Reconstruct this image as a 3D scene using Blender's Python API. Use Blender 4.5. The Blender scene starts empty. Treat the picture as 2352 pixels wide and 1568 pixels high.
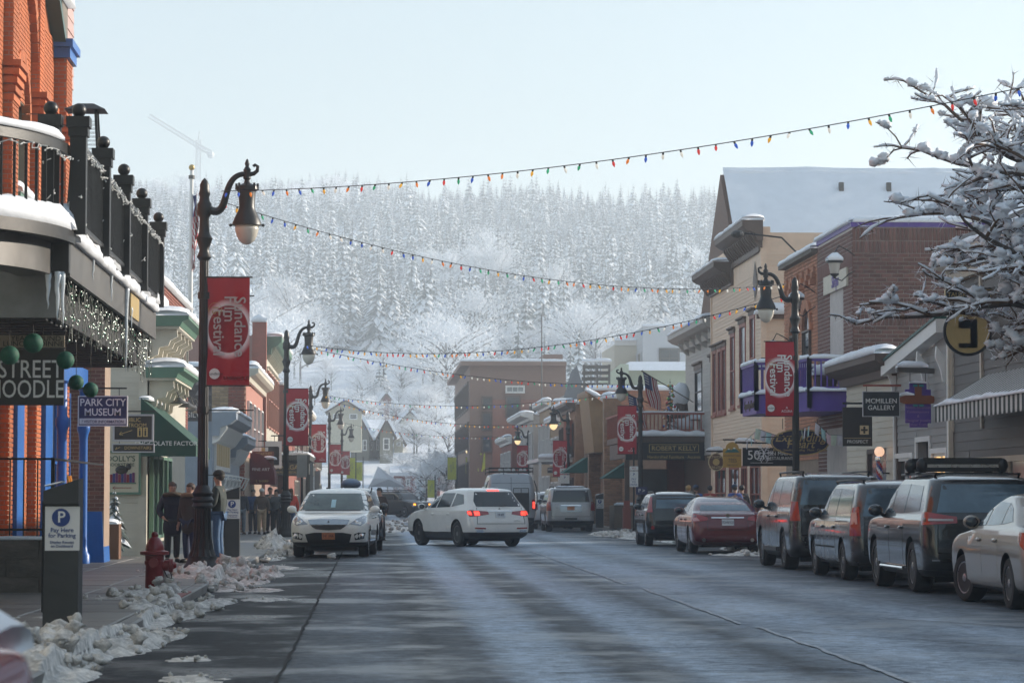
import bpy, bmesh, math, random
import numpy as np
from mathutils import Vector, Matrix, noise as mnoise
rad = math.radians
random.seed(7)
SC = bpy.context.scene
COL = SC.collection
# ---------------------------------------------------------------- camera
F_PX, CX, CY, VX, VY, CAMZ = 6370.0, 1176.0, 784.0, 852.0, 1141.0, 1.45   # pixels of the 2352 px wide photograph
PITCH = math.atan((VY - CY) / F_PX)
YAW = math.atan((CX - VX) / F_PX * math.cos(PITCH))
cam_d = bpy.data.cameras.new('camera')
cam = bpy.data.objects.new('camera', cam_d); COL.objects.link(cam)
cam.location = (0, 0, CAMZ)
cam.rotation_euler = (math.pi / 2 + PITCH, 0, -YAW)
cam_d.sensor_width = 36.0
cam_d.lens = 36.0 * F_PX / 2352.0
cam_d.clip_start = 0.1
cam_d.clip_end = 6000
cam_d.dof.use_dof = True
cam_d.dof.focus_distance = 62
cam_d.dof.aperture_fstop = 6.3
SC.camera = cam
# ---------------------------------------------------------------- sky, sun, exposure
SUN_EL, SUN_AZ = 17.0, 70.0            # degrees; azimuth from +Y (down the street) towards +X
w = bpy.data.worlds.new('World'); SC.world = w; w.use_nodes = True
nt = w.node_tree; nt.nodes.clear()
sky = nt.nodes.new('ShaderNodeTexSky'); sky.sky_type = 'NISHITA'; sky.sun_disc = False
sky.sun_elevation = rad(SUN_EL); sky.sun_rotation = rad(SUN_AZ)
sky.altitude = 2100; sky.air_density = 1.8; sky.dust_density = 1.0; sky.ozone_density = 2.2
bg = nt.nodes.new('ShaderNodeBackground'); bg.inputs['Strength'].default_value = 0.05
wo = nt.nodes.new('ShaderNodeOutputWorld')
veil = nt.nodes.new('ShaderNodeVectorMath'); veil.operation = 'ADD'; veil.inputs[1].default_value = (2.2, 2.6, 2.95)   # thin even winter haze over the whole sky, added to brighten the shaded street
nt.links.new(sky.outputs[0], veil.inputs[0]); nt.links.new(veil.outputs[0], bg.inputs[0]); nt.links.new(bg.outputs[0], wo.inputs[0])
sun_d = bpy.data.lights.new('sun', 'SUN'); sun_d.energy = 4.2; sun_d.angle = rad(0.55); sun_d.color = (1.0, .90, .77)
sun = bpy.data.objects.new('sun', sun_d); COL.objects.link(sun)
sdir = Vector((math.sin(rad(SUN_AZ)) * math.cos(rad(SUN_EL)), math.cos(rad(SUN_AZ)) * math.cos(rad(SUN_EL)), math.sin(rad(SUN_EL))))
sun.rotation_euler = (-sdir).to_track_quat('-Z', 'Y').to_euler()
sun.location = (60, 60, 120)
vs = SC.view_settings
vs.view_transform = 'Standard'; vs.look = 'None'; vs.gamma = 1; vs.use_curve_mapping = False
vs.exposure = 1.05
SC.render.engine = 'CYCLES'
SC.cycles.use_denoising = True
SC.cycles.max_bounces = 6; SC.cycles.diffuse_bounces = 4; SC.cycles.glossy_bounces = 3
SC.cycles.transmission_bounces = 4; SC.cycles.transparent_max_bounces = 8; SC.cycles.volume_bounces = 1
HAZE = 0.0010
SC.cycles.sample_clamp_indirect = 8
SC.cycles.use_adaptive_sampling = True; SC.cycles.adaptive_threshold = 0.02
# ---------------------------------------------------------------- helpers
_R = Matrix.Rotation(-YAW, 3, 'Z') @ Matrix.Rotation(PITCH, 3, 'X')
RIGHT = _R @ Vector((1, 0, 0)); FWD = _R @ Vector((0, 1, 0)); UP = _R @ Vector((0, 0, 1))
def at(px, py, Y):
    """world point seen at photo pixel (2352 px wide) at street distance Y"""
    d = FWD * F_PX + RIGHT * (px - CX) - UP * (py - CY)
    t = Y / d.y
    return Vector((d.x * t, Y, CAMZ + d.z * t))
def lin(c):
    if isinstance(c, str):
        c = c.lstrip('#'); c = [int(c[i:i + 2], 16) / 255 for i in (0, 2, 4)]
        c = [x / 12.92 if x <= .04045 else ((x + .055) / 1.055) ** 2.4 for x in c]
    return tuple(c[:3])
MATS = {}
def M(name, col, rough=.6, metal=0, var=.15, vs=3.0, bump=0, bs=30, coat=0, rnd=0, emit=0, spec=.5, ecol=None, stretch=None, dirt=0):
    """procedural principled material: noise varies value, roughness and relief"""
    if name in MATS: return MATS[name]
    m = bpy.data.materials.new(name); m.use_nodes = True
    n = m.node_tree.nodes; l = m.node_tree.links
    b = n['Principled BSDF']; c = lin(col)
    b.inputs['Roughness'].default_value = rough; b.inputs['Metallic'].default_value = metal
    b.inputs['Coat Weight'].default_value = coat; b.inputs['Coat Roughness'].default_value = .05
    b.inputs['Specular IOR Level'].default_value = spec
    b.inputs['Base Color'].default_value = (*c, 1)
    tc = n.new('ShaderNodeTexCoord'); src = tc.outputs['Object']
    if stretch:
        mp = n.new('ShaderNodeMapping'); mp.inputs['Scale'].default_value = stretch; l.new(src, mp.inputs[0]); src = mp.outputs[0]
    if var > 0:
        nz = n.new('ShaderNodeTexNoise'); nz.inputs['Scale'].default_value = vs; nz.inputs['Detail'].default_value = 5; nz.inputs['Roughness'].default_value = .65
        l.new(src, nz.inputs['Vector'])
        mr = n.new('ShaderNodeMapRange'); mr.inputs[1].default_value = .25; mr.inputs[2].default_value = .75
        mr.inputs[3].default_value = 1 - var; mr.inputs[4].default_value = 1 + var
        l.new(nz.outputs[0], mr.inputs[0])
        hs = n.new('ShaderNodeHueSaturation'); hs.inputs['Color'].default_value = (*c, 1)
        val = mr.outputs[0]
        if rnd:
            oi = n.new('ShaderNodeObjectInfo'); m2 = n.new('ShaderNodeMapRange'); m2.inputs[3].default_value = 1 - rnd; m2.inputs[4].default_value = 1 + rnd
            l.new(oi.outputs['Random'], m2.inputs[0]); mu = n.new('ShaderNodeMath'); mu.operation = 'MULTIPLY'
            l.new(val, mu.inputs[0]); l.new(m2.outputs[0], mu.inputs[1]); val = mu.outputs[0]
        l.new(val, hs.inputs['Value'])
        outc = hs.outputs[0]
        if dirt:
            d2 = n.new('ShaderNodeTexNoise'); d2.inputs['Scale'].default_value = vs * .35; d2.inputs['Detail'].default_value = 8; d2.inputs['Roughness'].default_value = .75
            l.new(src, d2.inputs['Vector'])
            r2 = n.new('ShaderNodeMapRange'); r2.inputs[1].default_value = .5; r2.inputs[2].default_value = .72; r2.inputs[4].default_value = dirt
            l.new(d2.outputs[0], r2.inputs[0])
            mx = n.new('ShaderNodeMix'); mx.data_type = 'RGBA'; mx.inputs['B'].default_value = (.16, .14, .12, 1)
            l.new(r2.outputs[0], mx.inputs['Factor']); l.new(outc, mx.inputs['A']); outc = mx.outputs['Result']
        l.new(outc, b.inputs['Base Color'])
        rr = n.new('ShaderNodeMapRange'); rr.inputs[3].default_value = max(.02, rough * .8); rr.inputs[4].default_value = min(1, rough * 1.2)
        l.new(nz.outputs[0], rr.inputs[0]); l.new(rr.outputs[0], b.inputs['Roughness'])
    if bump:
        bz = n.new('ShaderNodeTexNoise'); bz.inputs['Scale'].default_value = bs; bz.inputs['Detail'].default_value = 4
        l.new(src, bz.inputs['Vector'])
        bp = n.new('ShaderNodeBump'); bp.inputs['Strength'].default_value = bump; bp.inputs['Distance'].default_value = .02
        l.new(bz.outputs[0], bp.inputs['Height']); l.new(bp.outputs[0], b.inputs['Normal'])
    if emit:
        b.inputs['Emission Color'].default_value = (*(lin(ecol) if ecol else c), 1); b.inputs['Emission Strength'].default_value = emit
    MATS[name] = m
    return m

class MB:
    """collects shapes, build() links them as one mesh object"""
    def __init__(s): s.v = []; s.f = []; s.m = []
    def add(s, vs, fs, mi=0):
        o = len(s.v); s.v += [tuple(p) for p in vs]; s.f += [tuple(i + o for i in f) for f in fs]; s.m += [mi] * len(fs); return s
    def box(s, p0, p1, mi=0):
        x0, y0, z0 = p0; x1, y1, z1 = p1
        return s.add([(x0, y0, z0), (x1, y0, z0), (x1, y1, z0), (x0, y1, z0), (x0, y0, z1), (x1, y0, z1), (x1, y1, z1), (x0, y1, z1)],
                     [(0, 3, 2, 1), (4, 5, 6, 7), (0, 1, 5, 4), (1, 2, 6, 5), (2, 3, 7, 6), (3, 0, 4, 7)], mi)
    def hexa(s, pts, mi=0):
        return s.add(pts, [(0, 3, 2, 1), (4, 5, 6, 7), (0, 1, 5, 4), (1, 2, 6, 5), (2, 3, 7, 6), (3, 0, 4, 7)], mi)
    def bar(s, a, b, wx, wz=None, mi=0, up=(0, 0, 1)):
        a = Vector(a); b = Vector(b); d = (b - a).normalized(); wz = wz or wx
        u = Vector(up)
        if abs(d.dot(u)) > .98: u = Vector((0, 1, 0))
        x = d.cross(u).normalized() * wx / 2; z = x.cross(d).normalized() * wz / 2
        return s.hexa([a - x - z, a + x - z, b + x - z, b - x - z, a - x + z, a + x + z, b + x + z, b - x + z], mi)
    def tube(s, path, r, n=8, mi=0, caps=True):
        P = [Vector(p) for p in path]; k = len(P)
        R = r if hasattr(r, '__len__') else [r] * k
        vs = []; u = None
        for i in range(k):
            d = (P[min(i + 1, k - 1)] - P[max(i - 1, 0)])
            d = d.normalized() if d.length > 1e-9 else Vector((0, 0, 1))
            if u is None: u = d.cross(Vector((0, 0, 1)) if abs(d.z) < .9 else Vector((1, 0, 0))).normalized()
            else: u = (u - d * u.dot(d)).normalized()
            w_ = d.cross(u)
            for j in range(n):
                a = 2 * math.pi * j / n
                vs.append(P[i] + (u * math.cos(a) + w_ * math.sin(a)) * R[i])
        fs = [(i * n + j, i * n + (j + 1) % n, (i + 1) * n + (j + 1) % n, (i + 1) * n + j) for i in range(k - 1) for j in range(n)]
        if caps: fs += [tuple(range(n - 1, -1, -1)), tuple((k - 1) * n + j for j in range(n))]
        return s.add(vs, fs, mi)
    def lathe(s, prof, n=16, o=(0, 0, 0), mi=0, axis='z', flute=0, nfl=0):
        vs = []
        for (r, z) in prof:
            for j in range(n):
                a = 2 * math.pi * j / n; rr = r * (1 - flute * (j % 2)) if flute else r
                c, d = rr * math.cos(a), rr * math.sin(a)
                p = (c, d, z) if axis == 'z' else ((z, c, d) if axis == 'x' else (c, z, d))
                vs.append((p[0] + o[0], p[1] + o[1], p[2] + o[2]))
        k = len(prof)
        fs = [(i * n + j, i * n + (j + 1) % n, (i + 1) * n + (j + 1) % n, (i + 1) * n + j) for i in range(k - 1) for j in range(n)]
        fs += [tuple(range(n - 1, -1, -1)), tuple((k - 1) * n + j for j in range(n))]
        return s.add(vs, fs, mi)
    def prism(s, poly, a, b, mi=0, axis='y'):
        """poly: list of 2d points; extruded from a to b along axis; 2d = the other two axes in xyz order"""
        n = len(poly)
        def p3(p, t): return (p[0], t, p[1]) if axis == 'y' else ((t, p[0], p[1]) if axis == 'x' else (p[0], p[1], t))
        vs = [p3(p, a) for p in poly] + [p3(p, b) for p in poly]
        fs = [tuple(range(n)), tuple(range(2 * n - 1, n - 1, -1))] + [(i, i + n, (i + 1) % n + n, (i + 1) % n) for i in range(n)]
        return s.add(vs, fs, mi)
    def ball(s, c, r, nu=12, nv=8, mi=0, sc=(1, 1, 1), jit=0, seed=0):
        vs = [(0, 0, -1)]
        for i in range(1, nv):
            t = -math.pi / 2 + math.pi * i / nv
            for j in range(nu):
                a = 2 * math.pi * j / nu; vs.append((math.cos(t) * math.cos(a), math.cos(t) * math.sin(a), math.sin(t)))
        vs.append((0, 0, 1))
        out = []
        for q in vs:
            k = 1
            if jit: k = 1 + jit * (mnoise.noise(Vector((q[0] * 1.7 + seed * 3.1, q[1] * 1.7 + seed, q[2] * 1.7))) + .6 * mnoise.noise(Vector((q[0] * 4.3 + seed * 1.7, q[1] * 4.3, q[2] * 4.3 + seed))))
            out.append((c[0] + q[0] * r * sc[0] * k, c[1] + q[1] * r * sc[1] * k, c[2] + q[2] * r * sc[2] * k))
        fs = [(0, 1 + (j + 1) % nu, 1 + j) for j in range(nu)]
        for i in range(nv - 2):
            fs += [(1 + i * nu + j, 1 + i * nu + (j + 1) % nu, 1 + (i + 1) * nu + (j + 1) % nu, 1 + (i + 1) * nu + j) for j in range(nu)]
        t = len(vs) - 1
        fs += [(t, 1 + (nv - 2) * nu + j, 1 + (nv - 2) * nu + (j + 1) % nu) for j in range(nu)]
        return s.add(out, fs, mi)
    def xf(s, mtx):
        s.v = [tuple(mtx @ Vector(p)) for p in s.v]; return s
    def mesh(s, name, mats, off=(0, 0, 0), smooth=False, angle=40):
        me = bpy.data.meshes.new(name)
        v = np.array(s.v, dtype=float).reshape(-1, 3) - np.array(off)
        me.from_pydata(v.tolist(), [], s.f)
        for m in (mats if isinstance(mats, (list, tuple)) else [mats]): me.materials.append(m)
        if any(s.m): me.polygons.foreach_set('material_index', s.m)
        if smooth:
            me.polygons.foreach_set('use_smooth', [True] * len(me.polygons))
            if smooth != 'all': me.set_sharp_from_angle(angle=rad(angle))
        return me
    def build(s, name, mats, parent=None, world=False, smooth=False, loc=None, angle=40):
        off = wloc(parent) if (world and parent) else (0, 0, 0)
        if world and parent is None and loc is not None: off = loc
        me = s.mesh(name, mats, off, smooth, angle)
        return link(name, me, parent, loc if (loc is not None and (parent is None or not world)) else None)
def wloc(o):
    p = Vector((0, 0, 0))
    while o is not None: p += o.location; o = o.parent
    return p
def link(name, data, parent=None, loc=None):
    o = bpy.data.objects.new(name, data); COL.objects.link(o)
    if parent is not None: o.parent = parent
    if loc is not None: o.location = loc
    return o
def tag(o, label=None, cat=None, group=None, kind=None):
    if label: o['label'] = label
    if cat: o['category'] = cat
    if group: o['group'] = group
    if kind: o['kind'] = kind
    return o
def thing(name, label, cat, loc=(0, 0, 0), rz=0, group=None):
    o = link(name, None, None, loc); o.rotation_euler = (0, 0, rz); o.empty_display_size = .2
    return tag(o, label, cat, group)
def copy_tree(o, parent=None):
    c = o.copy(); COL.objects.link(c)
    if parent is not None: c.parent = parent
    for ch in o.children: copy_tree(ch, c)
    return c
_txt = {}
def text_geo(s, size=1.0, extrude=.004, offset=0.0, align='CENTER', shear=0, sx=1.0):
    """letters as flat mesh in the xy plane (x right, y up); returns verts, faces, width"""
    key = (s, extrude / size, offset, align, shear)
    if key not in _txt:
        cu = bpy.data.curves.new('t', 'FONT'); cu.body = s; cu.size = 1; cu.extrude = extrude / size; cu.offset = offset
        cu.align_x = align; cu.align_y = 'CENTER'; cu.resolution_u = 3; cu.shear = shear
        o = bpy.data.objects.new('t', cu)
        me = o.to_mesh()
        _txt[key] = ([tuple(v.co) for v in me.vertices], [tuple(p.vertices) for p in me.polygons])
        o.to_mesh_clear(); bpy.data.objects.remove(o); bpy.data.curves.remove(cu)
    vs, fs = _txt[key]
    return [(x * size * sx, y * size, z * size) for x, y, z in vs], fs
def put_text(mb, s, O, U, V, size, mi=0, **k):
    """adds text to a builder; O centre, U right, V up; stands proud along UxV"""
    vs, fs = text_geo(s, size, **k)
    O = Vector(O); U = Vector(U).normalized(); V = Vector(V).normalized(); N = U.cross(V)
    mb.add([O + U * x + V * y + N * z for x, y, z in vs], fs, mi)
    return mb
# walls are described by a corner O, the horizontal direction U and the outward normal N
class Wall:
    def __init__(s, O, U, N): s.O = Vector(O); s.U = Vector(U).normalized(); s.N = Vector(N).normalized()
    def p(s, a, z, d=0): return s.O + s.U * a + s.N * d + Vector((0, 0, z))
    def box(s, mb, a0, a1, z0, z1, d0, d1, mi=0):
        P = [s.p(a0, z0, d0), s.p(a1, z0, d0), s.p(a1, z0, d1), s.p(a0, z0, d1), s.p(a0, z1, d0), s.p(a1, z1, d0), s.p(a1, z1, d1), s.p(a0, z1, d1)]
        if s.U.cross(s.N).z < 0: P = [P[i] for i in (1, 0, 3, 2, 5, 4, 7, 6)]
        return mb.hexa(P, mi)
    def prof(s, mb, poly, a0, a1, mi=0):
        """poly: (d, z) outline extruded along U"""
        n = len(poly)
        vs = [s.p(a0, z, d) for d, z in poly] + [s.p(a1, z, d) for d, z in poly]
        return mb.add(vs, [tuple(range(n)), tuple(range(2 * n - 1, n - 1, -1))] + [(i, i + n, (i + 1) % n + n, (i + 1) % n) for i in range(n)], mi)
    def rot(s):
        return Matrix((s.U, s.N, Vector((0, 0, 1)))).transposed()
def cut_spans(a0, a1, z0, z1, holes):
    """free spans of the strip between z0 and z1"""
    sp = [(a0, a1)]
    for (h0, h1, k0, k1) in holes:
        if k1 <= z0 + 1e-4 or k0 >= z1 - 1e-4: continue
        out = []
        for (p, q) in sp:
            if h1 <= p or h0 >= q: out.append((p, q)); continue
            if h0 > p: out.append((p, h0))
            if h1 < q: out.append((h1, q))
        sp = out
    return [(p, q) for p, q in sp if q - p > .02]
_unit = {}
def unit_box(m):
    if m.name not in _unit:
        _unit[m.name] = MB().box((-.5, -.5, -.5), (.5, .5, .5)).mesh('piece', m)
    return _unit[m.name]
def unit_plank(m):
    k = 'plank' + m.name
    if k not in _unit:   # bottom edge proud, top edge tucked in
        _unit[k] = MB().hexa([(-.5, -.5, -.5), (.5, -.5, -.5), (.5, .5, -.5), (-.5, .5, -.5), (-.5, -.5, .5), (.5, -.5, .5), (.5, -.1, .5), (-.5, -.1, .5)]).mesh('plank', m)
    return _unit[k]
def pieces(parent, W, rects, m, name, depth, limit=300, proud=0, plank=False, seed=1):
    """rects (a0,a1,z0,z1): the first `limit` become objects of their own, the rest one part"""
    rng = random.Random(seed); base = wloc(parent); R = W.rot().to_4x4()
    me = unit_plank(m) if plank else unit_box(m)
    rest = MB()
    for i, (a0, a1, z0, z1) in enumerate(rects):
        pr = proud + rng.uniform(-.1, .1) * depth
        if i < limit:
            o = bpy.data.objects.new(name, me); COL.objects.link(o); o.parent = parent
            c = W.p((a0 + a1) / 2, (z0 + z1) / 2, depth / 2 + pr - depth / 2) - base
            o.matrix_basis = Matrix.Translation(c) @ R @ Matrix.Diagonal((a1 - a0, depth, z1 - z0, 1))
        else:
            W.box(rest, a0, a1, z0, z1, pr - depth / 2, pr + depth / 2 * (1 if not plank else .7))
    if rest.v: tag(rest.build(name + '_field', m, parent, world=True), kind='stuff')
def bricks(parent, W, a0, a1, z0, z1, m, holes=(), bl=.2, bh=.062, j=.017, depth=.03, limit=300, soldier=(), seed=1, name='brick', order=None):
    """running bond with recessed joints; soldier: z ranges of upright courses"""
    R = []; z = z0; row = 0
    if bl > .25: j = .022; bh = bh - .008
    while z < z1 - .02:
        so = [q for q in soldier if q[0] - 1e-3 <= z < q[1] - 1e-3]
        hh = (so[0][1] - so[0][0] - j) if so else bh
        step = (bh + j) if so else (bl + j)
        top = min(z + hh, z1)
        for (p, q) in cut_spans(a0, a1, z, top, holes):
            x = p - (0 if so else (row % 2) * step / 2)
            while x < q - .01:
                u0, u1 = max(x, p), min(x + step - j, q)
                if u1 - u0 > .025: R.append((u0, u1, z, top))
                x += step
        z += hh + j; row += 1
    if order: R.sort(key=order)
    pieces(parent, W, R, m, name, depth, limit, 0, False, seed)
def planks(parent, W, a0, a1, z0, z1, m, ex=.12, holes=(), depth=.03, limit=300, name='plank', seed=1, topf=None, maxlen=4.2):
    R = []; z = z0; rng = random.Random(seed)
    while z < z1 - .02:
        t = min(z + ex + .006, z1); b0, b1 = a0, a1
        if topf:
            b0, b1 = topf(t)
            if b1 - b0 < .05: break
        for (p, q) in cut_spans(b0, b1, z, t, holes):
            x = p
            while x < q - .01:
                e = min(q, x + rng.uniform(.6, 1) * maxlen)
                if q - e < .5: e = q
                R.append((x, e - (.004 if e < q else 0), z, t)); x = e
        z += ex
    pieces(parent, W, R, m, name, depth, limit, 0, True, seed)
def wall_body(parent, W, a0, a1, z0, z1, m, holes=(), depth=.3, name='wall', topf=None):
    """the wall behind the pieces, with real openings"""
    mb = MB()
    zs = sorted({z0, z1, *[h[2] for h in holes], *[h[3] for h in holes]})
    zs = [z for z in zs if z0 <= z <= z1]
    for b, t in zip(zs, zs[1:]):
        for (p, q) in cut_spans(a0, a1, b, t, holes): W.box(mb, p, q, b, t, -depth, -.004)
    return mb.build(name, m, parent, world=True)
def window(parent, W, a0, a1, z0, z1, mf, mg, fw=.07, inset=.1, cols=1, rows=1, sill=None, head=None, name='window', hh=.18):
    mb = MB(); d0, d1 = -inset - .05, -inset + .05
    W.box(mb, a0, a0 + fw, z0, z1, d0, d1); W.box(mb, a1 - fw, a1, z0, z1, d0, d1)
    W.box(mb, a0 + fw, a1 - fw, z0, z0 + fw, d0, d1); W.box(mb, a0 + fw, a1 - fw, z1 - fw, z1, d0, d1)
    iw = (a1 - a0 - 2 * fw) / cols; ih = (z1 - z0 - 2 * fw) / rows
    for i in range(1, cols): W.box(mb, a0 + fw + i * iw - .02, a0 + fw + i * iw + .02, z0 + fw, z1 - fw, d0 + .01, d1 - .012)
    for i in range(1, rows): W.box(mb, a0 + fw, a1 - fw, z0 + fw + i * ih - .025, z0 + fw + i * ih + .025, d0 + .012, d1 - .008)
    o = mb.build(name, mf, parent, world=True)
    for c in range(cols):
        for r in range(rows):
            W.box(g := MB(), a0 + fw + c * iw, a0 + fw + (c + 1) * iw, z0 + fw + r * ih, z0 + fw + (r + 1) * ih, d0 + .03, d0 + .04)
            g.build('pane', mg, o, world=True)
    if sill: W.box(s_ := MB(), a0 - .08, a1 + .08, z0 - .09, z0 - .003, -inset, .09); s_.build('sill', sill, o, world=True)
    if head:
        W.prof(h_ := MB(), [(-.02, z1 + .003), (.06, z1 + .003), (.06, z1 + hh * .6), (.16, z1 + hh * .75), (.16, z1 + hh), (-.02, z1 + hh)], a0 - .1, a1 + .1)
        h_.build('head_moulding', head, o, world=True)
    return o
def snow_strip(path, width, height, mb=None, seed=0, n=7, step=.12, lump=.25, side=None, droop=.0):
    """rounded lumpy ridge of snow lying along a path; side: horizontal vector of its width"""
    mb = mb or MB(); P = [Vector(p) for p in path]
    pts = []
    for a, b in zip(P, P[1:]):
        k = max(1, int((b - a).length / step))
        pts += [a.lerp(b, i / k) for i in range(k)]
    pts.append(P[-1]); k = len(pts); vs = []
    for i, c in enumerate(pts):
        d = (pts[min(i + 1, k - 1)] - pts[max(i - 1, 0)]); 
        s_ = Vector(side).normalized() if side else Vector((d.y, -d.x, 0)).normalized()
        e = min(1, min(i, k - 1 - i) * step / (height * .8) + .25) ** .5
        hn = 1 + lump * mnoise.fractal(c * 1.3 + Vector((seed, 0, 0)), 1, 2, 3)
        wn = 1 + lump * .5 * mnoise.fractal(c * 1.1 + Vector((0, seed, 5)), 1, 2, 2)
        for j in range(n):
            t = math.pi * j / (n - 1)
            x = -math.cos(t); h = math.sin(t) ** .6
            q = c + s_ * (x * width / 2 * wn) + Vector((0, 0, h * height * hn * e - (droop * (abs(x) > .9))))
            if 0 < j < n - 1: q += mnoise.noise_vector(q * 4 + Vector((seed, 0, 0))) * height * lump * .3
            vs.append(q)
    fs = [(i * n + j, (i + 1) * n + j, (i + 1) * n + j + 1, i * n + j + 1) for i in range(k - 1) for j in range(n - 1)]
    fs += [((i + 1) * n, i * n, i * n + n - 1, (i + 1) * n + n - 1) for i in range(k - 1)]
    fs += [tuple(range(n - 1, -1, -1)), tuple((k - 1) * n + j for j in range(n))]
    fs = [tuple(reversed(f)) for f in fs]
    mb.add(vs, fs); return mb
def snow_cap(parent, path, width, height, seed=0, name='snow_cap', **k):
    return snow_strip(path, width, height, None, seed, **k).build(name, SNOW, parent, world=parent is not None, smooth='all')
def snow_sheet(parent, quad, th, seed=0, nu=14, nv=10, name='snow_cap', lump=.3):
    """thick snow lying on a (sloping) quad, rounded at its rim"""
    A, B, C, D = [Vector(q) for q in quad]; mb = MB(); vs = []
    for j in range(nv + 1):
        for i in range(nu + 1):
            u, v = i / nu, j / nv
            p = (A * (1 - u) + B * u) * (1 - v) + (D * (1 - u) + C * u) * v
            e = min(u, 1 - u) * (B - A).length; g = min(v, 1 - v) * (D - A).length
            k = min(1, (min(e, g) / (th * 1.2))) ** .5 if min(e, g) > 0 else 0
            vs.append(p + Vector((0, 0, th * k * (1 + lump * mnoise.fractal(p * .9 + Vector((seed, 3, 0)), 1, 2, 3)) + (0 if k else -.02))))
    fs = [(j * (nu + 1) + i, j * (nu + 1) + i + 1, (j + 1) * (nu + 1) + i + 1, (j + 1) * (nu + 1) + i) for j in range(nv) for i in range(nu)]
    mb.add(vs, fs)
    return mb.build(name, SNOW, parent, world=parent is not None, smooth='all')
# ---------------------------------------------------------------- common materials
SNOW = M('snow', (.82, .85, .90), .55, var=.05, vs=2, bump=.35, bs=9, spec=.3)
DIRTY = M('old_snow', (.62, .60, .58), .6, var=.30, vs=4, bump=.6, bs=14, spec=.3)
BLACK = M('black_iron', (.006, .006, .007), .42, var=.3, vs=9, bump=.08, bs=40)
GLASS_D = M('dark_glass', (.02, .025, .03), .05, var=0, spec=.8)
GLASS_W = M('window_glass', (.05, .06, .07), .06, var=.3, vs=1.5, spec=.8)
WHITE = M('white_paint', (.74, .74, .72), .45, var=.06)
def hexa_col(n, h, **k): return M(n, h, **k)
ALLOY = M('alloy', (.42, .42, .43), .28, metal=.9, var=.15, vs=10)
CHROME = M('chrome', (.75, .75, .76), .08, metal=1, var=.05)
TRIM = M('black_trim', (.016, .016, .018), .45, var=.25, vs=6)
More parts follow.
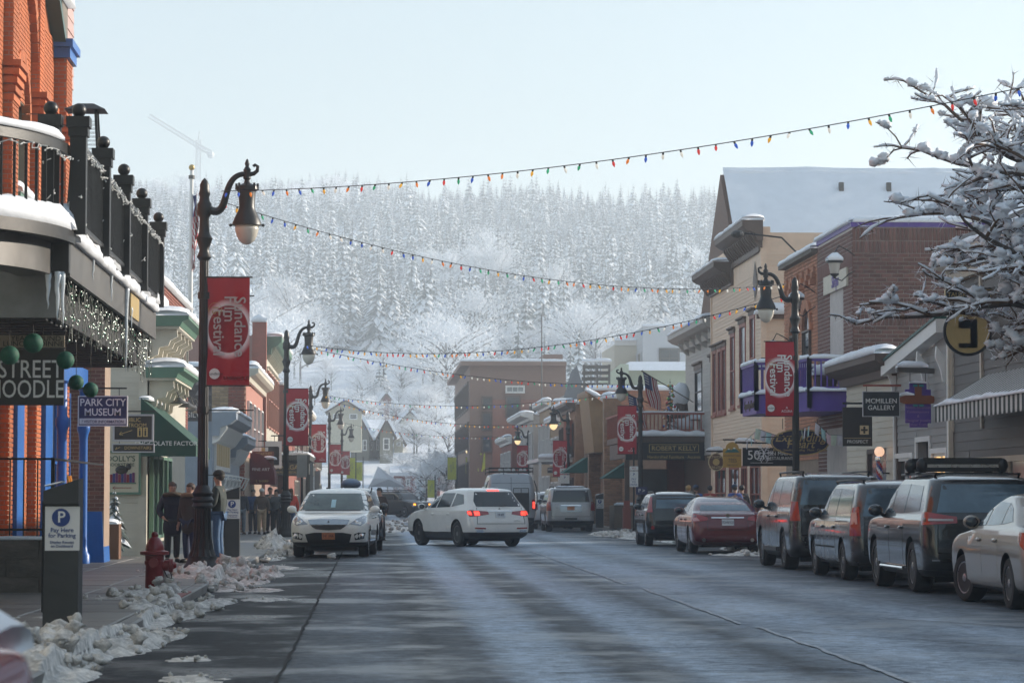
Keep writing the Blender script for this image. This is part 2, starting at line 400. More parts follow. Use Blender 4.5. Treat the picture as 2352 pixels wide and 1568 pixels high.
# ---------------------------------------------------------------- ground, road, pavements
KL, KR = -2.5, 10.5                      # kerb lines
def road_mat():
    m = bpy.data.materials.new('wet_asphalt'); m.use_nodes = True
    n = m.node_tree.nodes; l = m.node_tree.links; b = n['Principled BSDF']
    geo = n.new('ShaderNodeNewGeometry')
    def noise(scale, vec_scale=(1, 1, 1), det=6, ro=.6):
        mp = n.new('ShaderNodeMapping'); mp.inputs['Scale'].default_value = vec_scale; l.new(geo.outputs['Position'], mp.inputs[0])
        z = n.new('ShaderNodeTexNoise'); z.inputs['Scale'].default_value = scale; z.inputs['Detail'].default_value = det; z.inputs['Roughness'].default_value = ro
        l.new(mp.outputs[0], z.inputs['Vector']); return z.outputs[0]
    def rng(v, a, b_, c, d):
        r = n.new('ShaderNodeMapRange'); r.interpolation_type = 'SMOOTHSTEP'
        for i, q in enumerate((a, b_, c, d), 1): r.inputs[i].default_value = q
        l.new(v, r.inputs[0]); return r.outputs[0]
    def math_(op, a, b_):
        q = n.new('ShaderNodeMath'); q.operation = op
        for i, x in enumerate((a, b_)):
            if isinstance(x, (int, float)): q.inputs[i].default_value = x
            else: l.new(x, q.inputs[i])
        return q.outputs[0]
    sep = n.new('ShaderNodeSeparateXYZ'); l.new(geo.outputs['Position'], sep.inputs[0])
    X = sep.outputs[0]
    # salt film: dry bands between wheel tracks, ragged along the street
    ragged = noise(1.7, (1, .8, 1), 9, .75)
    Xr = math_('ADD', X, math_('MULTIPLY', math_('SUBTRACT', ragged, .5), 0.65))
    ramp = n.new('ShaderNodeValToRGB'); cr = ramp.color_ramp
    stops = [(-2.5, .04), (-.75, .05), (-.7, .16), (.1, .30), (.5, .10), (1.0, .22), (1.35, 1.1), (1.75, 1.0), (2.1, .16), (2.5, .25), (2.8, 1.0), (3.2, .8), (3.7, .18), (4.4, .75), (5.0, .95), (5.8, .45), (6.6, .85), (7.4, .4), (8.6, .15), (10.5, .1)]
    cr.elements[0].position = 0; cr.elements[0].color = (stops[0][1],) * 3 + (1,)
    cr.elements[1].position = 1; cr.elements[1].color = (stops[-1][1],) * 3 + (1,)
    for x, v in stops[1:-1]:
        e = cr.elements.new((x + 2.5) / 13); e.color = (v, v, v, 1)
    fx = n.new('ShaderNodeMapRange'); fx.inputs[1].default_value = -2.5; fx.inputs[2].default_value = 10.5
    l.new(Xr, fx.inputs[0]); l.new(fx.outputs[0], ramp.inputs[0])
    patch = rng(noise(.22, (1, .7, 1), 8, .7), .40, .60, .78, 1.08)
    fine = rng(noise(5.5, (1, 1, 1), 9, .78), .36, .64, .5, 1.3)
    salt = math_('MULTIPLY', math_('MULTIPLY', ramp.outputs[0], patch), fine)
    c1 = n.new('ShaderNodeMix'); c1.data_type = 'RGBA'
    c1.inputs['A'].default_value = (.014, .012, .012, 1); c1.inputs['B'].default_value = (.50, .60, .72, 1)
    l.new(math_('MULTIPLY', salt, .9), c1.inputs['Factor'])
    grit = noise(60, (1, .6, 1), 3)
    c2 = n.new('ShaderNodeMix'); c2.data_type = 'RGBA'; c2.blend_type = 'MULTIPLY'; c2.inputs['Factor'].default_value = .7
    l.new(c1.outputs['Result'], c2.inputs['A']); g2 = n.new('ShaderNodeCombineColor')
    gv = rng(grit, .25, .75, .5, 1.3)
    for i in range(3): l.new(gv, g2.inputs[i])
    l.new(g2.outputs[0], c2.inputs['B'])
    l.new(c2.outputs['Result'], b.inputs['Base Color'])
    wet = rng(noise(.5, (1, .8, 1), 7, .65), .45, .62, 0, 1)
    ro = math_('SUBTRACT', math_('ADD', .50, math_('MULTIPLY', salt, .35)), math_('MULTIPLY', wet, .24))
    l.new(ro, b.inputs['Roughness'])
    l.new(math_('ADD', math_('ADD', .01, math_('MULTIPLY', salt, .40)), math_('MULTIPLY', wet, .07)), b.inputs['Specular IOR Level'])
    bp = n.new('ShaderNodeBump'); bp.inputs['Strength'].default_value = .6; bp.inputs['Distance'].default_value = .012
    l.new(math_('ADD', grit, math_('MULTIPLY', noise(9, (1, .5, 1)), 1.5)), bp.inputs['Height']); l.new(bp.outputs[0], b.inputs['Normal'])
    return m
ROADM = road_mat()
CONC = M('concrete', (.20, .185, .17), .5, var=.3, vs=1.3, bump=.25, bs=22, rnd=.18, dirt=.5)
KERBM = M('kerb_concrete', (.24, .23, .22), .55, var=.25, vs=2, bump=.3, bs=25, rnd=.12, dirt=.5)
TAR = M('tar', (.008, .008, .009), .95, var=.2)
EARTH = M('snowy_ground', (.80, .83, .88), .7, var=.06, vs=.05, bump=.4, bs=.7)
g = MB().box((-900, -60, -.6), (1100, 262, -.05)); tag(g.build('ground', EARTH), kind='structure')
road = tag(MB().box((KL, -12, -.3), (KR, 258, 0)).build('road', ROADM), kind='structure')
def ragged_line(x0, x1, y0, y1, wd, z=.008, seed=0, amp=.04, step=.5):
    m_ = MB(); k = int(max(2, abs(y1 - y0) / step)) if abs(y1 - y0) > .5 else int(max(2, abs(x1 - x0) / .2)); L = []
    for i in range(k + 1):
        t = i / k; x = x0 + (x1 - x0) * t; y = y0 + (y1 - y0) * t
        L.append((x + amp * mnoise.noise(Vector((y * 1.3 + seed, x * 1.1, 0))), y + amp * mnoise.noise(Vector((x * 2.1, seed, y * .3)))))
    vs = []
    for i, (x, y) in enumerate(L):
        a, b = L[max(0, i - 1)], L[min(k, i + 1)]; d = Vector((b[0] - a[0], b[1] - a[1])).normalized()
        ww = wd * (.5 + .5 * abs(mnoise.noise(Vector((i * .37, seed, 2)))) * 2)
        vs += [(x - d.y * ww / 2, y + d.x * ww / 2, z), (x + d.y * ww / 2, y - d.x * ww / 2, z)]
    m_.add(vs, [(2 * i, 2 * i + 1, 2 * i + 3, 2 * i + 2) for i in range(k)]); return m_
ragged_line(-.73, -.75, -8, 78, .05, .009, 1, .03).build('tar_seam', TAR, road)
for i, (x0, x1, y0, y1, wd) in enumerate([(-.7, 10.3, 33.5, 33.0, .03), (-.6, 10.3, 26.6, 26.9, .035), (-.6, 6, 41, 41.3, .035), (-.7, 10, 56, 56.2, .05), (3.0, 4.6, 24.3, 22.6, .05),
        (4.2, 7.7, 30.5, 24, .04), (1.4, 4.0, 22.9, 23.3, .05), (4.0, 10, 47.8, 48.2, .04), (6.1, 7.9, 33, 29, .05), (7.0, 8.6, 37, 34, .05), (-.7, 4, 68, 68.3, .05)]):
    ragged_line(x0, x1, y0, y1, wd, .010, 10 + i, .14).build('crack', TAR, road)
PAINT = M('worn_paint', (.38, .41, .45), .7, var=.6, vs=5, bump=.3, bs=30)
for i, (y0, y1) in enumerate([(18, 30.8), (31.6, 44), (46, 75), (77, 120), (124, 170)]):
    ragged_line(4.22, 4.3, y0, y1, .085, .011, 40 + i, .05, .3).build('centre_line', PAINT, road)
# pavements with slabs and kerb stones
side = tag(MB().box((-9, -12, -.3), (KL - .18, 258, .10)).build('pavement_left', KERBM), kind='structure')
sider = tag(MB().box((KR + .18, -12, -.3), (26, 258, .10)).build('pavement_right', KERBM), kind='structure')
rng = random.Random(3)
def slab_mesh(nm, m_, sx, sy, sz, bev=.012):
    b_ = MB(); x, y, z = sx / 2, sy / 2, sz
    vs = [(-x, -y, 0), (x, -y, 0), (x, y, 0), (-x, y, 0), (-x, -y, z - bev), (x, -y, z - bev), (x, y, z - bev), (-x, y, z - bev), (-x + bev, -y + bev, z), (x - bev, -y + bev, z), (x - bev, y - bev, z), (-x + bev, y - bev, z)]
    b_.add(vs, [(0, 3, 2, 1), (0, 1, 5, 4), (1, 2, 6, 5), (2, 3, 7, 6), (3, 0, 4, 7), (4, 5, 9, 8), (5, 6, 10, 9), (6, 7, 11, 10), (7, 4, 8, 11), (8, 9, 10, 11)])
    return b_.mesh(nm, m_)
sl = slab_mesh('paving_slab', CONC, 1.18, 1.18, .05)
for r in range(40):
    for c in range(3):
        o = link('paving_slab', sl, side, (KL - .18 - .6 - c * 1.2, 16 + r * 1.2, .085 + rng.uniform(-.004, .004)))
kb = slab_mesh('kerb_stone', KERBM, .18, 2.38, .40, .02)
for r in range(44):
    link('kerb_stone', kb, side, (KL - .09, 14 + r * 2.4, -.27 + rng.uniform(-.006, .006)))
for r in range(32):
    link('kerb_stone', kb, sider, (KR + .09, 26 + r * 2.4, -.27))
MB().box((KL - .18, 120, -.3), (KL, 258, .13)).build('kerb', KERBM, side)
MB().box((KR, 104, -.3), (KR + .18, 258, .13)).build('kerb', KERBM, sider)
redm = M('red_kerb_paint', (.28, .05, .04), .5, var=.35, vs=8)
MB().box((KL - .17, 36.6, .10), (KL - .01, 39.2, .137)).build('red_kerb_paint', redm, side)
# ---------------------------------------------------------------- hill
PY = [250, 262, 300, 330, 380, 450, 560, 800]; PZ = [-.3, .1, 4, 6.7, 12, 20, 36, 78]
RX = [-260, 150, 320, 900, 1000, 1250, 1650, 2352, 3200]; RY = [470, 450, 415, 405, 432, 462, 446, 470, 500]
def hill_z(x, y):
    px = VX + F_PX * x / max(y, 200)
    rz = (VY - np.interp(px, RX, RY)) * 1050 / F_PX + CAMZ - 8.5
    z = np.interp(y, PY + [1050, 1120, 1500], PZ + [rz, rz + 1, rz - 60])
    k = min(1, max(0, (y - 420) / 200))
    z += k * 4.5 * mnoise.fractal(Vector((x * .008, y * .008, 1)), 1, 2, 3)
    return float(z)
def hill():
    xs = np.concatenate([np.linspace(-420, -130, 12), np.linspace(-120, 300, 85), np.linspace(320, 700, 14)])
    ys = np.concatenate([np.linspace(250, 460, 40), np.linspace(470, 1180, 70), np.linspace(1200, 1500, 6)])
    vs = [(x, y, hill_z(x, y)) for y in ys for x in xs]; n = len(xs)
    fs = [(j * n + i, j * n + i + 1, (j + 1) * n + i + 1, (j + 1) * n + i) for j in range(len(ys) - 1) for i in range(n - 1)]
    return MB().add(vs, fs).build('hill', EARTH, None, smooth='all')
tag(hill(), kind='structure')
NEEDLE = M('frosted_needles', (.055, .075, .070), .8, var=.35, vs=.8, rnd=.45)
RIME = M('rime', (.82, .84, .87), .7, var=.12, vs=.8, spec=.2, rnd=.16)
BARK = M('bark', (.075, .06, .05), .85, var=.3, vs=6, bump=.5, bs=20)
def conifer_mesh(seed, h=9.0, nm='snowy_conifer', tiers=15, per=9, snow=.8, fat=.20):
    r = random.Random(seed); b = MB()
    b.tube([(0, 0, -.6), (0, 0, h * .5), (0, 0, h * .97)], [h * .016, h * .011, h * .003], 5, 2)
    for t in range(tiers):
        f = t / (tiers - 1); z = h * (.09 + .89 * f)
        R = h * fat * (1 - f) ** .8 * r.uniform(.8, 1.15) + h * .012
        k = max(4, int(per * (1 - f * .55)))
        for j in range(k):
            a = 2 * math.pi * (j + r.uniform(-.35, .35)) / k + t * 1.3
            L = R * r.uniform(.65, 1.2); dr = L * r.uniform(.35, .75); wd = L * r.uniform(.22, .36)
            c, s_ = math.cos(a), math.sin(a)
            def P(u, v, dz): return (c * u - s_ * v, s_ * u + c * v, z + dz)
            b.add([P(0, 0, .06 * L), P(L * .55, wd, -dr * .45), P(L, 0, -dr), P(L * .55, -wd, -dr * .45), P(L * .5, 0, -dr * .15)], [(0, 4, 1), (1, 4, 2), (2, 4, 3), (3, 4, 0)], 0)
            if r.random() < snow:
                q = r.uniform(.72, 1.0); u0 = L * r.uniform(.0, .25); dz = .05 * L + .02
                b.add([P(u0, 0, .08 * L + dz), P(L * .55, wd * q, -dr * .42 + dz), P(L * .98, 0, -dr * .97 + dz), P(L * .55, -wd * q, -dr * .42 + dz), P(L * .5, 0, -dr * .1 + dz * 1.6)], [(0, 4, 1), (1, 4, 2), (2, 4, 3), (3, 4, 0)], 1)
    return b.mesh(nm, [NEEDLE, RIME, BARK])
VAR = [conifer_mesh(i, 9, 'snowy_conifer', 15, 9, [.85, .7, .9, .6, .95][i], [.24, .19, .28, .22, .17][i]) for i in range(5)]
def frost_tree_meshes(seed, h=7, n=2600, wd=.45, nm='frosted_tree'):
    r = random.Random(seed); b = MB(); tw = MB()
    b.tube([(0, 0, -.3), (.05, 0, h * .3), (0, .05, h * .7)], [h * .022, h * .016, h * .006], 6)
    tips = []
    for i in range(16):
        a = r.uniform(0, 6.28); z0 = h * r.uniform(.22, .6); L = h * r.uniform(.22, .42) * wd / .45
        e = Vector((math.cos(a) * L, math.sin(a) * L, z0 + h * r.uniform(.12, .36)))
        m_ = Vector((math.cos(a) * L * .45, math.sin(a) * L * .45, z0 + (e.z - z0) * .6))
        b.tube([(0, 0, z0), m_, e], [h * .009, h * .006, h * .002], 4); tips += [m_, e, m_.lerp(e, .5), Vector((0, 0, h * .8))]
    for i in range(n):
        c = r.choice(tips); p = c + Vector((r.gauss(0, 1), r.gauss(0, 1), r.gauss(0, .9))) * h * .075
        d = (p - Vector((0, 0, h * .35))).normalized() * .6 + Vector((r.uniform(-1, 1), r.uniform(-1, 1), r.uniform(-.3, 1)))
        d = d.normalized() * h * r.uniform(.025, .07); s_ = d.cross(Vector((r.uniform(-1, 1), r.uniform(-1, 1), r.uniform(-1, 1)))).normalized() * h * r.uniform(.003, .007)
        tw.add([p - s_, p + s_, p + d], [(0, 1, 2)])
    return b.mesh(nm, BARK), tw.mesh(nm, RIME)
FROST = [frost_tree_meshes(50 + i, 7, 2600, [.45, .6, .5][i]) for i in range(3)]
FMIX = []
for tr_, cr_ in FROST[:2]:
    b_ = MB()
    for me_, mi_ in ((tr_, 1), (cr_, 0)): b_.add([tuple(v.co * 1.15) for v in me_.vertices], [tuple(p.vertices) for p in me_.polygons], mi_)
    FMIX.append(b_.mesh('frosted_tree_mix', [RIME, BARK]))
def forest():
    """far-off wood on the mountain: one mass of instanced conifers"""
    r = np.random.default_rng(5); pts = []; sc = []; idx = []; rz = []
    y = 440.0
    while y < 1130:
        step = 4.9
        x0 = (100 - VX) * y / F_PX - 8; x1 = (1900 - VX) * y / F_PX + 14
        x = x0 + r.uniform(0, step)
        while x < x1:
            px = VX + F_PX * x / y
            py_ = VY - (hill_z(x, y) - CAMZ) * F_PX / y
            d = mnoise.noise(Vector((x * .018, y * .010, 7)))
            skip = (y < 505 and 690 < px < 1010 and 800 < py_ < 960) or (px > 1340 and 455 < py_ < 500 and r.uniform() < .8) or (d < -.28 and r.uniform() < .75)
            if y < 470 and px < 1250: skip = skip or r.uniform() < .6
            if not skip:
                xx, yy = x + r.normal(0, 1.1), y + r.normal(0, 1.6)
                pts.append((xx, yy, hill_z(xx, yy) - .2)); sc.append(float(np.clip(r.normal(.95 + .45 * mnoise.noise(Vector((xx * .03, yy * .015, 2))), .30), .35, 1.7)) * (1.12 if y < 700 else 1.0 if y < 950 else .72)); idx.append(int(r.integers(5, 7)) if mnoise.noise(Vector((xx * .025, yy * .012, 31))) + (.25 if yy < 560 else 0) > .30 and r.uniform() < .8 else int(r.integers(0, 5))); rz.append(r.uniform(0, 6.28))
            x += step * r.uniform(.65, 1.3)
        y += step * r.uniform(.8, 1.2)
    me = bpy.data.meshes.new('forest'); me.from_pydata(pts, [], [])
    for nm, ty, dat in (('tscale', 'FLOAT', sc), ('tidx', 'INT', idx), ('trot', 'FLOAT', rz)):
        at_ = me.attributes.new(nm, ty, 'POINT'); at_.data.foreach_set('value', dat)
    o = link('forest', me); tag(o, 'far-off snow covered conifer forest on the hazy mountainside', 'forest', kind='stuff')
    kc = bpy.data.collections.new('conifer_kinds')
    for i, v in enumerate(VAR + FMIX):
        q = bpy.data.objects.new('conifer_kind_%d' % i, v); kc.objects.link(q)
    ng = bpy.data.node_groups.new('forest_instances', 'GeometryNodeTree')
    ng.interface.new_socket('Geometry', in_out='INPUT', socket_type='NodeSocketGeometry'); ng.interface.new_socket('Geometry', in_out='OUTPUT', socket_type='NodeSocketGeometry')
    N = ng.nodes; L = ng.links
    gi = N.new('NodeGroupInput'); go = N.new('NodeGroupOutput'); ip = N.new('GeometryNodeInstanceOnPoints')
    ci = N.new('GeometryNodeCollectionInfo'); ci.inputs['Collection'].default_value = kc; ci.inputs['Separate Children'].default_value = True; ci.inputs['Reset Children'].default_value = True
    def na(nm, ty):
        a = N.new('GeometryNodeInputNamedAttribute'); a.data_type = ty; a.inputs['Name'].default_value = nm; return a.outputs[0]
    ip.inputs['Pick Instance'].default_value = True
    L.new(gi.outputs[0], ip.inputs['Points']); L.new(ci.outputs[0], ip.inputs['Instance']); L.new(na('tidx', 'INT'), ip.inputs['Instance Index'])
    cx = N.new('ShaderNodeCombineXYZ'); L.new(na('trot', 'FLOAT'), cx.inputs[2])
    L.new(cx.outputs[0], ip.inputs['Rotation']); L.new(na('tscale', 'FLOAT'), ip.inputs['Scale'])
    L.new(ip.outputs[0], go.inputs[0])
    md = o.modifiers.new('instances', 'NODES'); md.node_group = ng
    return len(pts)
NTREES = forest()
# ---------------------------------------------------------------- left side of the street
EX, EYm, EZ = Vector((1, 0, 0)), Vector((0, -1, 0)), Vector((0, 0, 1))
def bld(name, label, x, y): return thing(name, label, 'building', (x, y, 0))
def wbox(parent, name, m, p0, p1): return MB().box(p0, p1).build(name, m, parent, world=True)
def zat(py, Y): return (VY - py) * Y / F_PX + CAMZ
def xat(px, Y): return (px - VX) * Y / F_PX
ORB = M('orange_brick', (.46, .125, .04), .8, var=.25, vs=4, bump=.3, bs=40, rnd=.2)
DKB = M('brown_brick', (.20, .085, .06), .8, var=.25, vs=4, bump=.3, bs=40, rnd=.25)
MORT = M('mortar', (.33, .24, .18), .9, var=.2)
MORTD = M('dark_mortar', (.34, .27, .23), .9, var=.2)
YEB = M('yellow_brick', (.36, .25, .15), .8, var=.4, vs=1.2, bump=.3, bs=40, rnd=.3)
REDB = M('red_brick', (.27, .085, .06), .8, var=.25, vs=3, bump=.3, bs=40, rnd=.2)
BLUE = M('blue_paint', (.012, .12, .42), .4, var=.15, dirt=.1)
TEAL = M('teal_coping', (.03, .10, .09), .5, var=.2)
CREAM = M('cream_clapboard', (.56, .52, .43), .55, var=.1, rnd=.05, dirt=.2)
PINKS = M('pink_siding', (.48, .31, .28), .6, var=.1, rnd=.06)
STONE = M('rough_stone', (.16, .14, .12), .85, var=.35, vs=3, bump=.6, bs=12, rnd=.15)
GREEN = M('green_paint', (.10, .20, .14), .5, var=.15)
CANVAS = M('green_canvas', (.015, .065, .045), .8, var=.2)
MAROON = M('maroon_canvas', (.11, .015, .022), .8, var=.2)
GOLD = M('gold_lettering', (.52, .38, .16), .4, metal=.3, var=.1)
LETW = M('white_lettering', (.78, .78, .75), .5, var=.04)
DKSIGN = M('black_sign', (.014, .014, .015), .45, var=.3, vs=4)
NAVY = M('navy_sign', (.02, .025, .10), .45, var=.15)
WOODB = M('brown_wood', (.16, .075, .04), .6, var=.25, vs=5, stretch=(1, 1, .2))
GREYM = M('weathered_metal', (.12, .115, .11), .45, metal=.3, var=.3, vs=2, dirt=.5)
LWN = Vector((1, 0, 0)); LWU = Vector((0, 1, 0))
# --- orange brick museum building
mu = bld('brick_building', 'orange brick building with blue trim and arches behind the black balcony', -6.1, 50)
Wf = Wall((-6.1, 40, 0), LWU, LWN)          # a = Y - 40
holes = [(6.9, 8.9, 6.6, 8.3), (12.2, 15.4, .6, 3.6)]
wall_body(mu, Wf, 0, 16, .1, 10.2, MORT, holes, .35)
bricks(mu, Wf, 4.5, 13.4, .1, 10.2, ORB, holes, limit=0, depth=.024)
for i, (ya, yb, pj, z1) in enumerate([(5.9, 6.7, .16, 12.0), (9.6, 10.25, .16, 12.0), (13.2, 14.2, .24, 9.85)]):
    wbox(mu, 'pier', MORT, (-6.1, 40 + ya, .1), (-6.1 + pj - .012, 40 + yb, z1))
    Wp = Wall((-6.1, 40 + ya, 0), (1, 0, 0), (0, -1, 0)); bricks(mu, Wp, .0, pj, .3, z1, ORB, bl=.2, limit=150, depth=.02, seed=i, name='pier_brick')
    Wq = Wall((-6.1 + pj, 40, 0), LWU, LWN); bricks(mu, Wq, ya, yb, .3, z1, ORB, limit=0, depth=.02, seed=i)
    for j in range(5):
        wbox(mu, 'corbel', ORB, (-6.1, 40 + ya - .02 - .02 * j, 8.0 + j * .14), (-6.1 + pj + .03 * (j + 1), 40 + yb + .02 + .02 * j, 8.1 + j * .14))
for j in range(7): wbox(mu, 'brick_band', ORB, (-6.1, 50.3, 7.55 + j * .2), (-6.1 + .03 + .016 * j, 53.1, 7.65 + j * .2))
def arch(parent, W, a, z, r, wd, n, m, d=.08, name='arch_brick'):
    for i in range(n):
        t0, t1 = math.pi * i / n + .01, math.pi * (i + 1) / n - .01
        P = []
        for dd in (-.05, d):
            for (tt, rr) in ((t0, r), (t0, r + wd), (t1, r + wd), (t1, r)): P.append(W.p(a + math.cos(tt) * rr, z + math.sin(tt) * rr, dd))
        MB().hexa(P).build(name, m, parent, world=True)
arch(mu, Wf, 8.1, 9.0, 1.5, .3, 26, ORB, .14); arch(mu, Wf, 7.9, 8.0, .95, .2, 18, ORB, .10)
window(mu, Wf, 6.9, 8.9, 6.6, 8.3, GREEN, GLASS_W, rows=2, inset=.15)
wbox(mu, 'sill', GREEN, (-6.1, 46.8, 6.45), (-5.9, 49.0, 6.58)); snow_cap(mu, [(-5.98, 46.8, 6.58), (-5.98, 49.0, 6.58)], .25, .2, 1)
# sloping coping, end pier cap, upper pink gable
MB().bar((-6.0, 47.6, 13.2), (-6.0, 53.2, 10.1), .3, .14).build('coping', TEAL, mu, world=True)
MB().prism([(40, 10.2), (53.2, 10.1), (47.6, 13.1), (40, 13.1)], -6.4, -6.12, axis='x').build('gable', ORB, mu, world=True)
wbox(mu, 'pier_cap', BLUE, (-6.2, 53.1, 9.85), (-5.78, 54.3, 10.05)); wbox(mu, 'pier_cap', BLUE, (-6.25, 53.0, 10.05), (-5.72, 54.4, 10.2))
wbox(mu, 'chimney', STONE, (-6.5, 53.2, 10.2), (-5.95, 54.2, 11.0)); snow_cap(mu, [(-6.1, 53.1, 11.0), (-6.1, 54.3, 11.0)], .6, .3, 4)
Wg = Wall((-6.3, 54.6, 0), LWU, LWN); wbox(mu, 'upper_wall', PINKS, (-9, 54.6, 9.0), (-6.31, 58.5, 18)); planks(mu, Wg, 0, 3.9, 10.0, 17.5, PINKS, .28, name='siding_board')
wbox(mu, 'corner_board', BLUE, (-6.36, 54.45, 9.9), (-6.24, 54.72, 18))
# blue shopfront with columns and end pier
for i, (ya, wd) in enumerate([(46.4, .9), (50.4, 1.0)]):
    wbox(mu, 'pilaster', BLUE, (-6.1, ya, .1), (-5.86, ya + wd, 3.7))
wbox(mu, 'fascia', BLUE, (-6.12, 44, 3.62), (-5.7, 56.2, 4.0))
for yy in (51.8, 55.6):
    MB().lathe([(.15, .1), (.15, .3), (.11, .36), (.09, .5), (.085, 2.6), (.10, 2.7), (.13, 2.78), (.13, 2.9), (.09, 2.95), (.085, 3.55), (.13, 3.6)], 16, (-5.72, yy, 0)).build('column', BLUE, mu, world=True, smooth=True)
window(mu, Wall((-5.95, 40, 0), LWU, LWN), 12.2, 15.4, .7, 3.5, BLUE, GLASS_W, fw=.1, cols=4, rows=2, inset=.05, name='shop_window')
wbox(mu, 'stall_riser', BLUE, (-6.1, 52.0, .1), (-5.86, 55.5, .7))
MB().tube([(-5.75, 53.0, 1.3), (-5.70, 53.1, 1.6), (-5.75, 53.0, 1.85)], .03, 6).build('door_handle', M('orange_handle', (.75, .28, .02), .4), mu, world=True); MB().tube([(-5.75, 53.5, 1.3), (-5.70, 53.4, 1.6), (-5.75, 53.5, 1.85)], .03, 6).build('door_handle', MATS['orange_handle'], mu, world=True)
We = Wall((-6.1, 56.4, 0), (1, 0, 0), (0, -1, 0))
wbox(mu, 'end_pier', MORT, (-6.1, 56.4, .1), (-5.38, 57.6, 4.6)); bricks(mu, We, 0, .72, 1.18, 4.5, DKB, limit=300, depth=.02, bl=.2, name='pier_brick')
MB().hexa([(-6.1, 56.3, .1), (-5.36, 56.3, .1), (-5.36, 57.6, .1), (-6.1, 57.6, .1), (-6.1, 56.36, 1.16), (-5.42, 56.36, 1.16), (-5.42, 57.6, 1.16), (-6.1, 57.6, 1.16)]).build('pier_base', BLUE, mu, world=True)
# stone planter wall with iron railing
st = thing('stone_wall', 'low rough stone wall with black iron railing before the brick shopfront', 'wall', (-4.8, 40, .1))
Ws = Wall((-9, 38.6, 0), (1, 0, 0), (0, -1, 0)); wbox(st, 'wall', STONE, (-9, 38.6, 0), (-4.35, 39.2, .86))
r_ = []
for j in range(3):
    a = 0 if j % 2 else -.35
    while a < 4.65: r_.append((max(a, 0), min(a + .78, 4.64), .11 + j * .25, .345 + j * .25)); a += .8
pieces(st, Ws, [q for q in r_ if q[1] - q[0] > .1], STONE, 'stone', .05)
snow_cap(st, [(-9, 38.75, .86), (-4.4, 38.75, .86)], .25, .05, 9)
b = MB()
for z in (1.0, 1.98): b.bar((-9, 38.9, z), (-4.42, 38.9, z), .035, .03)
b.build('rail', BLACK, st, world=True); MB().bar((-4.42, 38.9, .86), (-4.42, 38.9, 2.0), .05).build('post', BLACK, st, world=True)
MB().bar((-4.42, 38.9, 1.98), (-4.42, 46, 1.98), .035, .03).build('rail', BLACK, st, world=True)
for i in range(24): MB().bar((-9 + i * .19, 38.9, .86), (-9 + i * .19, 38.9, 1.98), .018).build('baluster', BLACK, st, world=True)
# --- black balcony of the noodle house
ba = thing('balcony', 'black iron balcony with ball topped posts and snow over the sidewalk', 'balcony', (-4.5, 34, 0))
BX, BY0, BY1, BZ = -3.38, 31.3, 43.7, 4.40
C0 = (-6.58, 31.3); RAD = 3.2
def arc(r, z, t0=0, t1=75, n=22): return [(C0[0] + r * math.cos(rad(t0 + (t1 - t0) * i / n)), C0[1] - r * math.sin(rad(t0 + (t1 - t0) * i / n)), z) for i in range(n + 1)]
def arc_band(r0, r1, z0, z1, m, name, t1=75):
    b = MB(); A, B_ = arc(r0, z0, 0, t1), arc(r1, z0, 0, t1); n = len(A)
    vs = A + B_ + [(x, y, z1) for x, y, _ in A] + [(x, y, z1) for x, y, _ in B_]
    fs = []
    for i in range(n - 1):
        fs += [(i, i + 1, n + i + 1, n + i), (2 * n + i, 3 * n + i, 3 * n + i + 1, 2 * n + i + 1), (n + i, n + i + 1, 3 * n + i + 1, 3 * n + i), (i, 2 * n + i, 2 * n + i + 1, i + 1)]
    fs += [(0, n, 3 * n, 2 * n), (n - 1, 3 * n - 1, 4 * n - 1, 2 * n - 1)]
    return b.add(vs, fs).build(name, m, ba, world=True, smooth=True)
GUNM = M('gunmetal', (.016, .016, .017), .45, metal=.2, var=.3, vs=2, dirt=.3)
arc_band(2.6, 3.25, 4.28, 4.42, GUNM, 'curved_ledge'); arc_band(2.6, 3.02, 3.93, 4.28, GREYM, 'curved_fascia')
arc_band(3.12, 3.18, 5.28, 5.40, BLACK, 'curved_rail')
for i in range(15):
    t = rad(3 + i * 4.2); p = (C0[0] + 3.12 * math.cos(t), C0[1] - 3.12 * math.sin(t))
    MB().bar((p[0], p[1], 4.42), (p[0], p[1], 5.28), .03).build('baluster', BLACK, ba, world=True)
snow_cap(ba, arc(3.0, 4.42), .5, .26, 2, lump=.45); snow_cap(ba, arc(3.15, 5.40, 8, 75), .12, .10, 3)
wbox(ba, 'fascia', GREYM, (BX - .05, BY0 - .05, 3.92), (BX, BY1, BZ)); wbox(ba, 'fascia_top', GUNM, (BX - .4, BY0 - .2, 4.401), (BX + .04, BY1, 4.44))
wbox(ba, 'corner_block', GUNM, (-3.95, BY0 - .22, 3.95), (BX + .003, BY0 - .052, 4.40))
wbox(ba, 'deck', GUNM, (-6.1, BY0 - .04, 4.1), (BX - .06, BY1, 4.38))
SOFF = M('soffit_black', (.02, .02, .022), .6, var=.3, vs=2)
wbox(ba, 'soffit', SOFF, (-6.05, BY0 + .3, 3.5), (-3.62, BY1 - .1, 4.09))
for i in range(24): wbox(ba, 'slat', SOFF, (-6.0, BY0 + .4 + i * .5, 3.2 + .3), (-3.7, BY0 + .62 + i * .5, 3.46))
wbox(ba, 'back_panel', M('grey_panel', (.16, .17, .17), .6, var=.3), (-6.0, BY0 + .02, 3.46), (-3.5, BY0 + .06, 4.08))
snow_cap(ba, [(BX - .16, BY0 - .2, BZ + .04), (BX - .16, BY1, BZ + .04)], .46, .26, 6, lump=.6)
snow_cap(ba, [(BX + .02, BY0 + .2, BZ - .08), (BX + .02, BY1 - .4, BZ - .08)], .12, .16, 16, lump=.8)
posts = [(-3.60, 31.15), (-3.30, BY0), (-3.30, 34.15), (-3.30, 37.0), (-3.30, 39.9), (-3.32, 43.3)]
